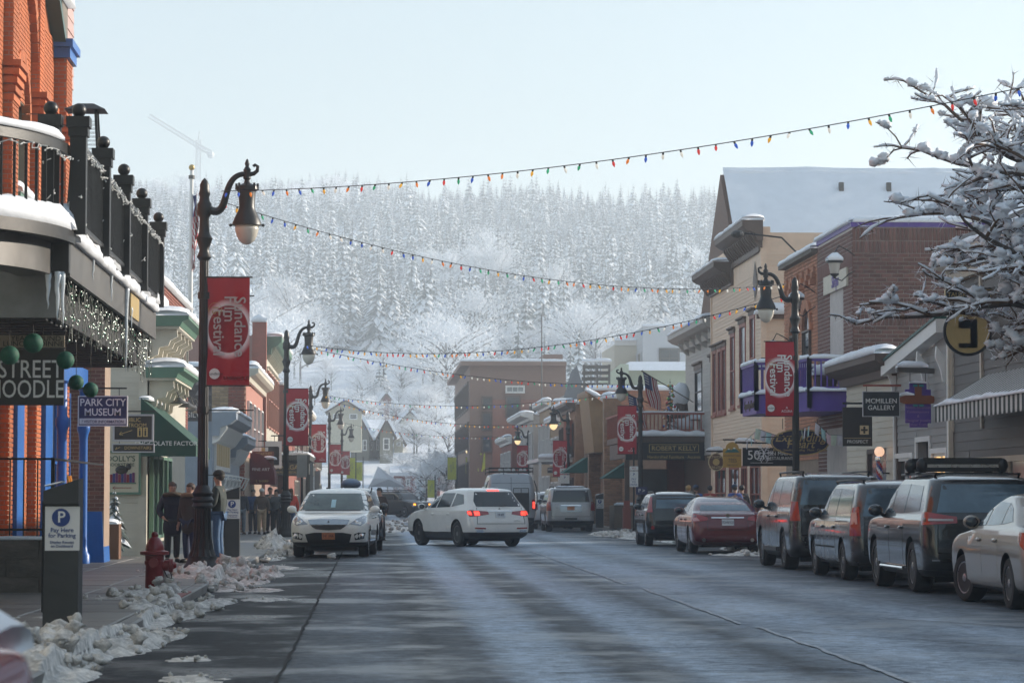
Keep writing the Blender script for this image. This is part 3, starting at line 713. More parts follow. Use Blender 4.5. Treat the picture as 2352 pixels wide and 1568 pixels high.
for (x, y) in posts[:]:
    b = MB().box((x - .09, y - .09, BZ), (x + .09, y + .09, 5.6)).box((x - .13, y - .13, 5.6), (x + .13, y + .13, 5.72)).box((x - .11, y - .11, 5.50), (x + .11, y + .11, 5.6)); p_ = b.build('post', GUNM, ba, world=True)
    MB().ball((x, y, 5.80), .082, 16, 12).build('ball_finial', BLACK, p_, world=True, smooth='all')
for (x, y), (x2, y2) in zip(posts[1:], posts[2:]):
    MB().bar((x, y + .09, 5.42), (x2, y2 - .09, 5.42), .07, .06).bar((x, y + .09, 4.52), (x2, y2 - .09, 4.52), .05, .04).build('rail', BLACK, ba, world=True)
    k = int((y2 - y) / .14)
    for i in range(1, k): MB().bar((x, y + (y2 - y) * i / k, 4.52), (x, y + (y2 - y) * i / k, 5.40), .022).build('baluster', BLACK, ba, world=True)
FAIRY = M('fairy_light', (.42, .44, .42), .4, var=0); WIREW = M('white_wire', (.7, .7, .68), .6, var=0); LEDG = M('green_bulb', (.05, .40, .22), .2, var=0)
def garland(path, r=.006, step=.06, amp=.05, seed=0, m=WIREW):
    rg = random.Random(seed); P = [Vector(p) for p in path]; L = []
    for a, c in zip(P, P[1:]):
        k = max(2, int((c - a).length / step))
        L += [a.lerp(c, i / k) + Vector((rg.uniform(-1, 1), rg.uniform(-1, 1), rg.uniform(-1.2, .6))) * amp for i in range(k)]
    b = MB().tube(L, r, 4, caps=False)
    for p in L[::2]: b.ball(p + Vector((rg.uniform(-.02, .02), 0, -.012)), .013, 5, 4)
    return tag(b.build('fairy_lights', m, ba, world=True), kind='stuff')
garland([(-3.25, BY0, 5.38), (-3.25, 43.3, 5.38)], seed=1); garland(arc(3.2, 5.25), seed=2, amp=.04)
for i, (x, y) in enumerate(posts[:5]): garland([(x + .1 * math.cos(a * 1.7), y + .1 * math.sin(a * 1.7) - .02, 4.5 + a * .115) for a in range(8)], seed=10 + i, amp=.03, step=.1)
def light_curtain():
    rg = random.Random(4); b = MB(); g2 = MB()
    for i in range(80):
        y = BY0 + .1 + i * .152; L = rg.uniform(.35, .72); x = -3.47 + rg.uniform(-.05, .05); P = []
        for k in range(6): P.append((x + rg.uniform(-.02, .02), y + rg.uniform(-.03, .03), 3.92 - L * k / 5))
        b.tube(P, .005, 3, caps=False)
        for k in range(4): g2.ball((x + rg.uniform(-.04, .04), y + rg.uniform(-.07, .07), 3.9 - rg.uniform(0, L)), .010, 5, 4, sc=(1, 1, 1.5), mi=0 if rg.random() < .55 else 1)
    tag(b.build('light_cord', M('green_wire', (.012, .03, .02), .6, var=0), ba, world=True), kind='stuff'); tag(g2.build('light_bulbs', [FAIRY, LEDG], ba, world=True), kind='stuff')
light_curtain()
ICE = M('ice', (.72, .78, .82), .12, var=.1, spec=.7)
def icicle(x, y, z, L, r, seed=0):
    rg = random.Random(seed); P = [(x + rg.uniform(-.006, .006), y, z - L * i / 8) for i in range(9)]
    MB().tube(P, [r * (1 - i / 8) ** .8 * rg.uniform(.8, 1.2) + .002 for i in range(9)], 7).build('icicle', ICE, ba, world=True, smooth='all')
for i, (x, y, z, L, r) in enumerate([(-3.36, 38.2, 4.4, 1.25, .035), (-3.36, 39.0, 4.1, .3, .02), (-3.5, 31.08, 3.96, .55, .04), (-3.6, 31.06, 3.96, .42, .035), (-3.44, 31.1, 3.96, .62, .03), (-3.36, 33.6, 4.4, .35, .02), (-3.36, 36.0, 4.4, .45, .02)]): icicle(x, y, z, L, r, i)
MB().box((-3.37, 38.9, 3.98), (-3.36, 40.3, 4.3)).build('brass_plaque', GOLD, ba, world=True)
# things on and under the balcony
ph = thing('patio_heater', 'pyramid shaped patio heater standing on the black balcony', 'heater', (-3.72, 36.2, 4.42))
MB().add([(-.26, -.26, 2.05), (.26, -.26, 2.05), (.26, .26, 2.05), (-.26, .26, 2.05), (-.10, -.10, 2.14), (.10, -.10, 2.14), (.10, .10, 2.14), (-.10, .10, 2.14)], [(0, 3, 2, 1), (4, 5, 6, 7), (0, 1, 5, 4), (1, 2, 6, 5), (2, 3, 7, 6), (3, 0, 4, 7)]).build('hood', GUNM, ph)
for sx in (1, -1):
    for sy in (1, -1): MB().bar((sx * .22, sy * .22, .5), (sx * .13, sy * .13, 2.05), .035).build('leg', BLACK, ph)
b = MB()
for i in range(26):
    z = .6 + i * .052; q = .215 - .09 * (z - .5) / 1.55
    b.tube([(-q, -q, z), (q, -q, z), (q, q, z), (-q, q, z), (-q, -q, z)], .004, 4)
tag(b.build('wire_guard', ALLOY, ph), kind='stuff'); MB().box((-.24, -.24, 0), (.24, .24, .55)).build('base', GUNM, ph)
LANT = M('green_lantern', (.006, .085, .05), .7, var=.5, vs=40)
for i, (px, py, r, Y, lb) in enumerate([(76, 788, .115, 31.8, 'green ball lantern in front of the lunch and dinner strip'), (22, 816, .11, 31.6, 'green ball lantern nearest the left picture edge under balcony'), (150, 827, .105, 32.3, 'green ball lantern hanging at the upper corner of the noodle sign'), (175, 878, .095, 34.5, 'dark green ball lantern below the noodle sign corner'), (208, 895, .098, 35.5, 'lowest green ball lantern, just above the museum sign')]):
    p = at(px, py, Y); o = tag(MB().ball((0, 0, 0), r, 18, 14).build('lantern', LANT, None, smooth='all', loc=p), lb, 'lantern', 'green lanterns under the balcony')
    MB().tube([(0, 0, r * .9), (0, 0, 3.52 - p.z)], .004, 4).build('cord', BLACK, o)
def sign_board(name, label, px0, py0, px1, py1, Y, m, th=.04, frame=None, fw=.02, cat='sign'):
    """camera-facing hanging board; returns thing, W with a to the right, z up from its lower corner, size"""
    p0 = at(px0, py1, Y); p1 = at(px1, py0, Y); t = thing(name, label, cat, ((p0.x + p1.x) / 2, Y, p0.z))
    w_, h_ = p1.x - p0.x, p1.z - p0.z
    MB().box((-w_ / 2, 0, 0), (w_ / 2, th, h_)).build('board', m, t)
    if frame:
        for (a0, a1, b0, b1) in ((-w_ / 2 - fw, w_ / 2 + fw, -fw, 0), (-w_ / 2 - fw, w_ / 2 + fw, h_, h_ + fw), (-w_ / 2 - fw, -w_ / 2, 0, h_), (w_ / 2, w_ / 2 + fw, 0, h_)):
            MB().box((a0, -.012, b0), (a1, th + .01, b1)).build('frame', frame, t)
    return t, w_, h_
def letters(t, s, u, v, size, m, name='lettering', d=-.006, **k):
    """u, v in board metres (0,0 = bottom middle)"""
    put_text(b := MB(), s, (u, d, v), (1, 0, 0), (0, 0, 1), size, extrude=.003, **k); return b.build(name, m, t)
t, w_, h_ = sign_board('restaurant_sign', 'black hanging sign reading STREET NOODLE under the balcony', -150, 800, 147, 930, 33, DKSIGN, .06)
letters(t, 'MAIN STREET', w_ * .5 - .50 * 1.42, h_ * .62, .30, LETW, sx=.78, offset=.005); letters(t, 'NOODLE', w_ * .5 - .10 - .345, h_ * .27, .30, LETW, sx=.72, offset=.005)
MB().bar((-.6, .03, h_), (-.6, .03, h_ + .2), .02).bar((.6, .03, h_), (.6, .03, h_ + .2), .02).build('hanger', BLACK, t)
t, w_, h_ = sign_board('lunch_sign', 'narrow tan sign strip above the noodle sign', -150, 770, 148, 797, 32.9, M('tan_sign', (.34, .28, .2), .6, var=.2), .03)
letters(t, 'YEAR ROUND', w_ * .28, h_ * .72, .085, DKSIGN, sx=1.1); letters(t, 'LUNCH & DINNER', w_ * .28, h_ * .28, .085, DKSIGN, sx=1.1); MB().bar((.5, .02, h_), (.5, .02, h_ + .25), .02).bar((-.5, .02, h_), (-.5, .02, h_ + .25), .02).build('hanger', BLACK, t)
t, w_, h_ = sign_board('museum_sign', 'navy and white hanging sign reading PARK CITY MUSEUM', 181, 911, 291, 976, 52, NAVY, .05, WHITE, .02)
letters(t, 'PARK CITY', 0, h_ * .79, .19, LETW, offset=.014, sx=.92); letters(t, 'MUSEUM', 0, h_ * .45, .19, LETW, offset=.014, sx=.92)
MB().box((-w_ / 2 + .01, -.005, .02), (w_ / 2 - .01, 0, h_ * .24)).build('strip', WHITE, t); letters(t, '? VISITOR INFORMATION', 0, h_ * .12, .075, NAVY, d=-.009, sx=.92, offset=.006)
MB().bar((-w_ * .7, .02, h_ + .16), (w_ * .5, .02, h_ + .16), .03).bar((-.3, .02, h_), (-.3, .02, h_ + .16), .012).bar((.3, .02, h_), (.3, .02, h_ + .16), .012).build('bracket', BLACK, t)
t, w_, h_ = sign_board('restroom_sign', 'dark framed hanging sign reading PUBLIC RESTROOM with arrow', 263, 955, 349, 1009, 60, DKSIGN, .06, M('grey_frame', (.45, .44, .46), .5, var=.1), .04)
letters(t, 'PUBLIC', -.02, h_ * .83, .12, GOLD, sx=.95); letters(t, 'RESTROOM', 0, h_ * .60, .12, GOLD, sx=.92)
MB().bar((-.30, -.004, .11), (-.02, -.004, .20), .004, .012).bar((-.30, -.004, .11), (-.22, -.004, .10), .004, .012).bar((-.30, -.004, .11), (-.25, -.004, .17), .004, .012).build('arrow', GOLD, t)
for q in (.14, .26):
    MB().box((q - .05, -.004, .06), (q + .05, 0, .26)).build('pictogram_panel', GOLD, t); b = MB().box((q - .018, -.008, .08), (q + .018, -.004, .20)); b.ball((q, -.004, .225), .016, 8, 6, sc=(1, .3, 1)); b.build('pictogram', DKSIGN, t)
MB().bar((-w_ * .9, .03, h_ + .10), (w_ * .6, .03, h_ + .10), .03).bar((-.25, .03, h_), (-.25, .03, h_ + .1), .012).bar((.25, .03, h_), (.25, .03, h_ + .1), .012).build('bracket', BLACK, t)
t, w_, h_ = sign_board('downstairs_sign', 'small dark DOWNSTAIRS sign with arrow below the restroom sign', 260, 1021, 352, 1036, 60, DKSIGN, .05, MATS['grey_frame'], .025)
letters(t, 'DOWNSTAIRS', .1, h_ * .5, .095, GOLD, sx=.95); MB().bar((-.38, -.004, .04), (-.28, -.004, .09), .004, .01).bar((-.38, -.004, .04), (-.35, -.004, .09), .004, .01).build('arrow', GOLD, t)
MB().bar((-.3, .02, h_), (-.3, .02, h_ + .12), .012).bar((.3, .02, h_), (.3, .02, h_ + .12), .012).build('hanger', BLACK, t)
# --- cream bookstore building with green bracketed cornices
dl = bld('cream_building', 'cream clapboard and brick shop building with green bracketed cornices and awning', -6, 68)
Wd = Wall((-7.0, 62.7, 0), (1, 0, 0), (0, -1, 0)); wbox(dl, 'wall', CREAM, (-9, 62.72, .1), (-5.06, 76, 5.0))
planks(dl, Wd, 0, 1.80, .12, 4.9, CREAM, .30, name='clapboard'); wbox(dl, 'corner_board', CREAM, (-5.22, 62.66, .1), (-5.03, 62.9, 5.0))
wbox(dl, 'upper_wall', MORT, (-9, 62.9, 5.0), (-5.22, 79, 6.75)); Wb = Wall((-5.2, 62.9, 0), LWU, LWN); bricks(dl, Wb, 0, 16, 3.0, 6.75, REDB, limit=0, depth=.03)
Wc_ = Wall((-7.2, 62.88, 0), (1, 0, 0), (0, -1, 0)); bricks(dl, Wc_, 0, 2.0, 5.05, 6.6, REDB, limit=200, depth=.02)
wbox(dl, 'parapet_cap', STONE, (-7.3, 62.75, 6.6), (-5.08, 63.6, 6.95)); snow_cap(dl, [(-6.4, 62.8, 6.95), (-6.4, 63.7, 6.95)], 1.9, .22, 5); snow_cap(dl, [(-5.3, 63.6, 6.75), (-5.3, 79, 6.75)], .5, .22, 6)
def bracket_cornice(z, d, a1):
    Wx = Wall((-5.05, 62.7, 0), LWU, LWN)
    Wx.prof(b := MB(), [(0, z), (d * .8, z), (d * .85, z + .1), (d, z + .16), (d, z + .24), (0, z + .24)], -.25, a1); b.build('cornice', GREEN, dl, world=True)
    Wx.box(b := MB(), -.2, a1, z - .05, z - .002, 0, d * .78); b.build('soffit', CREAM, dl, world=True)
    snow_cap(dl, [(-5.05 + d * .5, 62.5, z + .24), (-5.05 + d * .5, 62.7 + a1, z + .24)], d * 1.1, .24, z * 3)
    for i in range(int(a1 / 1.25) + 1):
        a = .1 + i * 1.25; P = []
        prof = [(0, z - .06), (d * .7, z - .06), (d * .72, z - .22), (d * .55, z - .30), (d * .50, z - .42), (d * .28, z - .46), (d * .26, z - .62), (d * .1, z - .70), (0, z - .72)]
        Wx.prof(b := MB(), prof, a, a + .16); b.build('bracket', CREAM, dl, world=True)
    wbox(dl, 'frieze', CREAM, (-5.06, 62.8, z - .75), (-5.0, 62.7 + a1, z - .06))
bracket_cornice(5.28, .95, 5.2); bracket_cornice(4.12, .85, 5.4)
snow_cap(dl, [(-5.2, 62.6, 5.75), (-4.9, 63.6, 5.75)], .6, .55, 11)
# awning
AW = [(-5.05, 61.2, 3.62), (-3.85, 61.2, 2.60), (-3.85, 66.5, 2.60), (-5.05, 66.5, 3.62)]
MB().add(AW, [(0, 1, 2, 3)]).add([(-5.05, 61.2, 3.62), (-5.05, 61.2, 2.60), (-3.85, 61.2, 2.60)], [(0, 1, 2)]).add([(-5.05, 66.5, 3.62), (-5.05, 66.5, 2.6), (-3.85, 66.5, 2.6)], [(0, 1, 2)]).build('awning', CANVAS, dl, world=True)
MB().box((-5.05, 61.19, 2.34), (-3.84, 61.2, 2.60)).box((-3.85, 61.2, 2.34), (-3.84, 66.5, 2.60)).build('valance', CANVAS, dl, world=True)
aw = thing('awning_lettering', 'white CHOCOLATE FACTORY lettering on the green awning end', 'lettering', (-4.45, 61.18, 2.62)); letters(aw, 'CHOCOLATE FACTORY', 0, 0, .135, LETW, offset=.006, d=-.004)
snow_cap(dl, [(-5.0, 61.4, 3.6), (-5.0, 66.4, 3.6)], .25, .1, 3)
for i, yy in enumerate((64.2, 66.9, 69.4, 71.8)):
    MB().tube([(-5.15, yy, 3.8), (-4.8, yy, 4.05), (-4.5, yy, 3.95), (-4.42, yy, 3.75)], .02, 6).lathe([(.05, .12), (.07, .08), (.20, 0), (.21, -.02), (.05, -.02)], 14, (-4.42, yy, 3.62)).build('gooseneck_lamp', GREYM, dl, world=True, smooth=True)
Wfd = Wall((-5.05, 62.7, 0), LWU, LWN)
for i in range(4): window(dl, Wfd, .6 + i * 1.5, 1.9 + i * 1.5, .5, 2.4, GREEN, GLASS_W, inset=-.08, name='shop_window', sill=CREAM)
for i in range(3): window(dl, Wb, 1.4 + i * 2.6, 2.5 + i * 2.6, 4.6, 5.0 + .05, GREEN, GLASS_W, inset=-.05)
for i in range(5): window(dl, Wb, 6.2 + i * 1.9, 7.2 + i * 1.9, 4.3, 5.9, CREAM, GLASS_W, inset=-.05, head=GREEN, rows=2)
bs = thing('bookstore_sign', "cream Dolly's Bookstore wall board with a cat on books", 'sign', (-5.69, 62.62, 2.40 - .94 + .05))
pA = at(244, 1130, 62.6); pB = at(319, 1040, 62.6); bw, bh_ = pB.x - pA.x, pB.z - pA.z; bs.location = ((pA.x + pB.x) / 2, 62.6, pA.z)
MB().box((-bw / 2, 0, 0), (bw / 2, .05, bh_)).build('board', M('cream_sign', (.60, .55, .42), .5, var=.08), bs)
for (a0, a1, b0, b1) in ((-bw / 2, bw / 2, -.05, 0), (-bw / 2, bw / 2, bh_, bh_ + .05), (-bw / 2 - .05, -bw / 2, -.05, bh_ + .05), (bw / 2, bw / 2 + .05, -.05, bh_ + .05)): MB().box((a0, -.03, b0), (a1, .05, b1)).build('frame', GREEN, bs)
letters(bs, "DOLLY'S", -.04, bh_ * .85, .17, M('dark_green_ink', (.02, .07, .04), .5), offset=.01); letters(bs, 'BOOKSTORE', -.03, bh_ * .70, .10, MATS['dark_green_ink'], offset=.008)
for i in range(9): MB().box((-.28 + i * .062, -.02, .22), (-.225 + i * .062, 0, .40 + .02 * (i % 3))).build('book', M(['book_red', 'book_blue', 'book_plum'][i % 3], [(.25, .02, .03), (.03, .04, .2), (.15, .02, .12)][i % 3], .6), bs)
b = MB(); b.ball((-.02, -.01, .50), .13, 14, 10, sc=(1.1, .3, .75)); b.ball((.13, -.01, .56), .06, 12, 8, sc=(1, .4, 1)); b.add([(.10, -.02, .60), (.12, -.02, .66), (.14, -.02, .61), (.13, -.02, .61), (.17, -.02, .66), (.17, -.02, .6)], [(0, 1, 2), (3, 4, 5)]); b.build('cat', DKSIGN, bs, smooth=True)
MB().box((-.3, -.03, .19), (.3, 0, .215)).build('shelf', GREEN, bs); MB().bar((-.22, -.01, .10), (.2, -.01, .10), .01, .014).bar((-.22, -.01, .1), (-.16, -.01, .13), .01, .012).bar((-.22, -.01, .1), (-.16, -.01, .07), .01, .012).build('arrow', M('arrow_red', (.3, .05, .03), .5), bs)
# small tree in a pot
xt = thing('potted_fir', 'small snow dusted fir tree in a red pot by the cream wall', 'tree', (-5.62, 61.4, .13))
MB().lathe([(.12, 0), (.16, .28), (.17, .3), (.14, .3)], 16).build('pot', M('red_pot', (.35, .04, .03), .5), xt, smooth=True)
me = conifer_mesh(77, 1.25, 'crown', 12, 11, .45, .30); link('crown', me, xt, (0, 0, .28))
pl = thing('planter_box', 'dark wooden planter box with snow beside the blue pier', 'planter', (-5.6, 59.4, .13)); MB().box((-.25, -.3, 0), (.28, .3, .75)).build('box', WOODB, pl); snow_strip([(0, -.3, .75), (0, .3, .75)], .5, .12, None, 2).build('snow_cap', SNOW, pl, smooth='all')
ab = thing('folding_board', 'dark sandwich board leaning beside the potted fir', 'sign', (-5.62, 60.3, .8)); MB().hexa([(-.3, 0, 0), (.05, 0, 0), (.05, .04, 0), (-.3, .04, 0), (-.62, .0, 1.0), (-.27, 0, 1.0), (-.27, .04, 1.0), (-.62, .04, 1.0)]).build('board', DKSIGN, ab)
# --- silver shop sign
t, w_, h_ = sign_board('silver_sign', 'tall dark hanging sign with triangle pattern reading SILVER', 422, 848, 487, 967, 82, M('sign_grey', (.10, .10, .11), .45, metal=.3, var=.3), .05)
rg = random.Random(9)
for i in range(5):
    for j in range(7):
        x0, z0 = -w_ / 2 + i * w_ / 5, h_ * .30 + j * h_ * .1; x1, z1 = x0 + w_ / 5, z0 + h_ * .1
        if (i + j) % 2 == 0: MB().add([(x0 + .005, -.003, z0), (x1, -.003, z0), ((x0 + x1) / 2, -.02, z1)], [(0, 1, 2)]).build('facet', M('facet_%d' % (i % 3), [(.05, .05, .055), (.18, .18, .19), (.3, .3, .31)][(i + j // 2) % 3 if True else 0], .4, metal=.3, var=.1), t)
letters(t, 'SILVER', 0, h_ * .12, .23, LETW, sx=.95); MB().bar((-1.2, .02, h_ + .05), (w_ / 2, .02, h_ + .05), .03).build('bracket', BLACK, t)
# --- blue grey false front with brackets
GBL = M('blue_grey_paint', (.26, .31, .37), .5, var=.12, rnd=.04)
gb = bld('grey_shop', 'blue grey false front shop with white dentil cornice and gold panel', -5.3, 96)
X0 = -4.95; wbox(gb, 'wall', GBL, (-9, 87, .1), (X0, 105, 3.9)); Wx = Wall((X0, 87, 0), LWU, LWN)
def cornice(W, parent, m, z, d, a0, a1, h=.5, snow=.16, sseed=1, mb_=None, nb=0):
    W.prof(b := MB(), [(0, z), (d * .3, z), (d * .35, z + h * .35), (d * .75, z + h * .5), (d, z + h * .7), (d, z + h), (0, z + h)], a0, a1); c = b.build('cornice', m, parent, world=True)
    if snow: snow_cap(parent, [W.p(a0, z + h, d * .5), W.p(a1, z + h, d * .5)], d * 1.15, snow, sseed)
    for i in range(nb):
        a = a0 + (a1 - a0) * (i + .3) / nb
        W.prof(b := MB(), [(0.002, z - .25), (d * .25, z - .15), (d * .6, z + h * .3), (d * .6, z + h * .42), (0.002, z + h * .4)], a, a + .14); b.build('bracket', mb_ or m, parent, world=True)
    return c
cornice(Wx, gb, GBL, 3.35, .75, -.3, 11, .75, .16, 2, WHITE, 26); cornice(Wx, gb, GBL, 2.85, .6, 11.2, 18, .7, .14, 3, WHITE, 14)
wbox(gb, 'sign_panel', WHITE, (X0, 88, 2.3), (X0 + .06, 97, 3.3))
for i in range(6): wbox(gb, 'gold_panel', GOLD, (X0 + .06, 88.4 + i * 1.4, 2.45), (X0 + .075, 89.5 + i * 1.4, 3.15))
for i in range(6): window(gb, Wx, .6 + i * 2.7, 2.7 + i * 2.7, .7, 2.1, WHITE, GLASS_W, inset=-.08, name='shop_window')
for i in range(7): MB().tube([(X0 + .1, 87.4 + i * 2.4, 2.2), (X0 + .5, 87.4 + i * 2.4, 2.1), (X0 + .3, 87.4 + i * 2.4, 1.7)], .03, 6).build('scroll_bracket', WHITE, gb, world=True)
# --- yellow brick sided building, and the pink boarded block behind it
yb_ = bld('brick_building', 'brick building with mottled yellow side wall and red street front', -5.5, 112)
wbox(yb_, 'wall', MORT, (-10, 107.03, .1), (-4.86, 124, 6.45)); Wy = Wall((-7.4, 107, 0), (1, 0, 0), (0, -1, 0))
bricks(yb_, Wy, 0, 1.9, .2, 6.4, YEB, bl=.3, bh=.1, limit=300, depth=.03, order=lambda q: -q[2]); bricks(yb_, Wy, 1.92, 2.56, .2, 6.4, REDB, bl=.3, bh=.1, limit=120, depth=.05)
Wz = Wall((-4.84, 107, 0), LWU, LWN); PINKW = M('salmon_wall', (.46, .20, .15), .7, var=.12)
wbox(yb_, 'street_front', PINKW, (-4.86, 107.5, 3.0), (-4.83, 124, 6.0)); cornice(Wz, yb_, CREAM, 5.9, .5, 0, 17, .5, .25, 8)
snow_cap(yb_, [(-7.4, 107.2, 6.45), (-4.8, 107.2, 6.45)], .6, .22, 4)
for i in range(4): window(yb_, Wz, 1.5 + i * 4, 3.6 + i * 4, 3.2, 5.2, WHITE, GLASS_W, inset=-.06, rows=2)
pk = bld('pink_block', 'tall pinkish brown boarded block with ornate street cornice', -7, 130)
PKB = M('pink_brown_board', (.30, .17, .145), .65, var=.1, rnd=.05)
wbox(pk, 'wall', PKB, (-14, 125.05, .1), (-4.75, 142, 8.7)); Wk = Wall((-12, 125, 0), (1, 0, 0), (0, -1, 0)); planks(pk, Wk, 0, 7.25, 5.5, 8.7, PKB, .22, name='siding_board', maxlen=5)
snow_cap(pk, [(-12, 125.2, 8.7), (-5.6, 125.2, 8.7)], .6, .2, 6)
wbox(pk, 'end_pier', REDB, (-5.35, 124.9, 3), (-4.72, 125.6, 9.3)); snow_cap(pk, [(-5.4, 125.2, 9.3), (-4.7, 125.2, 9.3)], .7, .35, 6)
Wk2 = Wall((-4.75, 125, 0), LWU, LWN); cornice(Wk2, pk, GREEN, 7.9, .7, .7, 17, .8, .25, 9, CREAM, 12); wbox(pk, 'street_front', CREAM, (-4.76, 125.7, 3), (-4.74, 142, 7.9))
for i in range(5): window(pk, Wk2, 1.4 + i * 3.1, 3.2 + i * 3.1, 4.6, 7.2, PINKW, GLASS_W, inset=-.06, rows=2, head=CREAM)
# maroon awning, gallery sign, pub arcade
mw = thing('maroon_awning', 'rounded maroon awning reading FINE ART over the sidewalk', 'awning', (-4.2, 113, 2.2))
P = []
for i in range(9):
    a = math.pi / 2 * i / 8; P.append((math.sin(a) * 1.0, math.cos(a) * 1.05))
b = MB(); n = len(P)
vs = [(-.65 + x, -1.5, z) for x, z in P] + [(-.65 + x, 1.5, z) for x, z in P]; b.add(vs, [(i, i + 1, n + i + 1, n + i) for i in range(n - 1)]); b.add([(-.65, -1.5, 0)] + [(-.65 + x, -1.5, z) for x, z in P], [(0, i + 1, i + 2) for i in range(n - 1)])
b.build('canopy', MAROON, mw, smooth=True); MB().box((-.65, -1.51, -.25), (.35, -1.5, 0)).box((.35, -1.5, -.25), (.36, 1.5, 0)).build('valance', MAROON, mw)
letters(mw, 'FINE ART', -.2, .35, .17, LETW, d=-1.504); letters(mw, 'S. SHARP', -.15, -.12, .13, GOLD, d=-1.515); snow_strip([(.1, -1.4, .78), (.1, 1.5, .78)], .5, .12, None, 3).build('snow_cap', SNOW, mw, smooth='all')
t, w_, h_ = sign_board('gallery_sign', 'brown hanging sign reading McCARTHEY GALLERY', 580, 1036, 629, 1072, 112, M('brown_sign', (.17, .05, .03), .5, var=.15), .05)
letters(t, 'McCARTHEY', 0, h_ * .84, .155, GOLD, sx=.8, offset=.008); letters(t, 'GALLERY', 0, h_ * .60, .155, GOLD, sx=.8, offset=.008); letters(t, 'RUSSIAN', 0, h_ * .32, .11, GOLD); letters(t, 'IMPRESSIONISM', 0, h_ * .13, .11, GOLD, sx=.8)
MB().box((-.07, 0, h_), (.07, .03, h_ + .15)).build('crest', GOLD, t); MB().bar((-.7, .02, h_ + .18), (.6, .02, h_ + .18), .03).build('bracket', BLACK, t)
pu = bld('pub', 'dark pub front with gold lettering and snowy balcony over the sidewalk', -4.2, 136)
wbox(pu, 'wall', REDB, (-9, 143, .1), (-4.4, 160, 7.2)); snow_cap(pu, [(-7, 143.3, 7.2), (-4.5, 143.3, 7.2)], 1.0, .3, 4)
PUBG = M('pub_green_black', (.03, .035, .03), .5, var=.2)
wbox(pu, 'arcade_beam', PUBG, (-4.9, 132, 2.55), (-2.95, 146, 3.05)); wbox(pu, 'balcony_floor', PUBG, (-4.9, 131.9, 3.2), (-2.9, 146, 3.45)); snow_cap(pu, [(-3.6, 131.9, 3.45), (-3.6, 146, 3.45)], 1.4, .22, 4)
b = MB()
for z in (3.9, 4.35): b.bar((-2.95, 132, z), (-2.95, 146, z), .06); b.bar((-4.9, 131.95, z), (-2.95, 131.95, z), .06)
b.build('rail', BLACK, pu, world=True)
for i in range(9): MB().bar((-4.8 + i * .22, 131.95, 3.45), (-4.8 + i * .22, 131.95, 4.35), .03).build('baluster', BLACK, pu, world=True)
for yy in (132.2, 137, 141.5): wbox(pu, 'post', PUBG, (-3.1, yy, .1), (-2.95, yy + .15, 3.2))
put_text(b := MB(), "FLANAGAN'S", (-3.9, 131.98, 2.85), (1, 0, 0), EZ, .30, extrude=.01); b.build('lettering', GOLD, pu, world=True)
put_text(b := MB(), "IRISH PUB & RESTAURANT", (-3.9, 131.98, 2.62), (1, 0, 0), EZ, .13, extrude=.01); b.build('lettering', GOLD, pu, world=True)
Wp = Wall((-4.4, 143, 0), LWU, LWN)
for i in range(4): window(pu, Wp, 1 + i * 4, 3 + i * 4, 4.4, 6.4, CREAM, GLASS_W, inset=-.06, rows=2)
# plainer fronts further down
def far_front(name, label, xf, y0, y1, z1, mw_, mt, side=1, floors=2, n=3, back=7, cap=.25, cd=.5, seed=0, z0=0):
    t = bld(name, label, xf, (y0 + y1) / 2); s_ = side
    wbox(t, 'wall', mw_, (min(xf, xf - s_ * back), y0, z0 + .1), (max(xf, xf - s_ * back), y1, z1))
    W = Wall((xf, y0, 0), LWU, Vector((s_, 0, 0))); L = y1 - y0
    cornice(W, t, mt, z1 - .35, cd, -.1, L, .45, cap, seed)
    for f in range(floors):
        zb = z0 + .7 + f * (z1 - z0 - .6) / floors
        for i in range(n): window(t, W, L * (i + .2) / n, L * (i + .8) / n, zb, zb + (z1 - z0 - .6) / floors * .62, mt, GLASS_W, fw=.1, inset=-.08, rows=2, cols=1 if L / n < 3 else 2)
    We_ = Wall((xf - s_ * back if s_ > 0 else xf, y0, 0), (1, 0, 0), (0, -1, 0))
    snow_cap(t, [We_.p(.1, z1, -.3), We_.p(back - .1, z1, -.3)], .7, cap, seed + 3)
    return t
far_front('brick_shop', 'narrow red brick front behind the second street lamp', -4.5, 160.5, 172, 6.2, REDB, CREAM, 1, 2, 3, seed=21)
far_front('beige_shop', 'beige and salmon shop front far down the left pavement', -4.3, 174, 192, 6.8, PINKW, CREAM, 1, 2, 4, seed=22)
far_front('cream_shop', 'low cream front past the third street lamp', -4.2, 193, 206, 5.2, CREAM, WHITE, 1, 1, 4, seed=23)
far_front('brown_shop', 'dim brown front at the far left end of the street', -4.2, 208, 232, 6.4, DKB, CREAM, 1, 2, 4, seed=24)
# ---------------------------------------------------------------- right side of the street
RU, RN = Vector((0, 1, 0)), Vector((-1, 0, 0))
TANC = M('tan_clapboard', (.74, .55, .41), .6, var=.1, rnd=.05, dirt=.15)
TRIMB = M('brown_trim', (.10, .065, .05), .55, var=.2, vs=5)
PURP = M('purple_paint', (.10, .05, .30), .45, var=.15, dirt=.1)
PBRK = M('plum_brick', (.15, .07, .058), .8, var=.25, vs=3, bump=.3, bs=40, rnd=.25)
PMOR = M('pale_mortar', (.55, .50, .47), .9, var=.15)
TERR = M('terracotta_brick', (.44, .19, .11), .8, var=.25, vs=3, bump=.3, bs=40, rnd=.2)
GRYC = M('grey_clapboard', (.32, .31, .30), .6, var=.12, rnd=.07, dirt=.2)
DGRC = M('dark_clapboard', (.12, .11, .105), .6, var=.15, rnd=.1, dirt=.2)
LGRC = M('light_grey_clapboard', (.46, .44, .42), .6, var=.12, rnd=.06, dirt=.2)
BEIG = M('beige_clapboard', (.62, .56, .46), .6, var=.1, rnd=.06, dirt=.2)
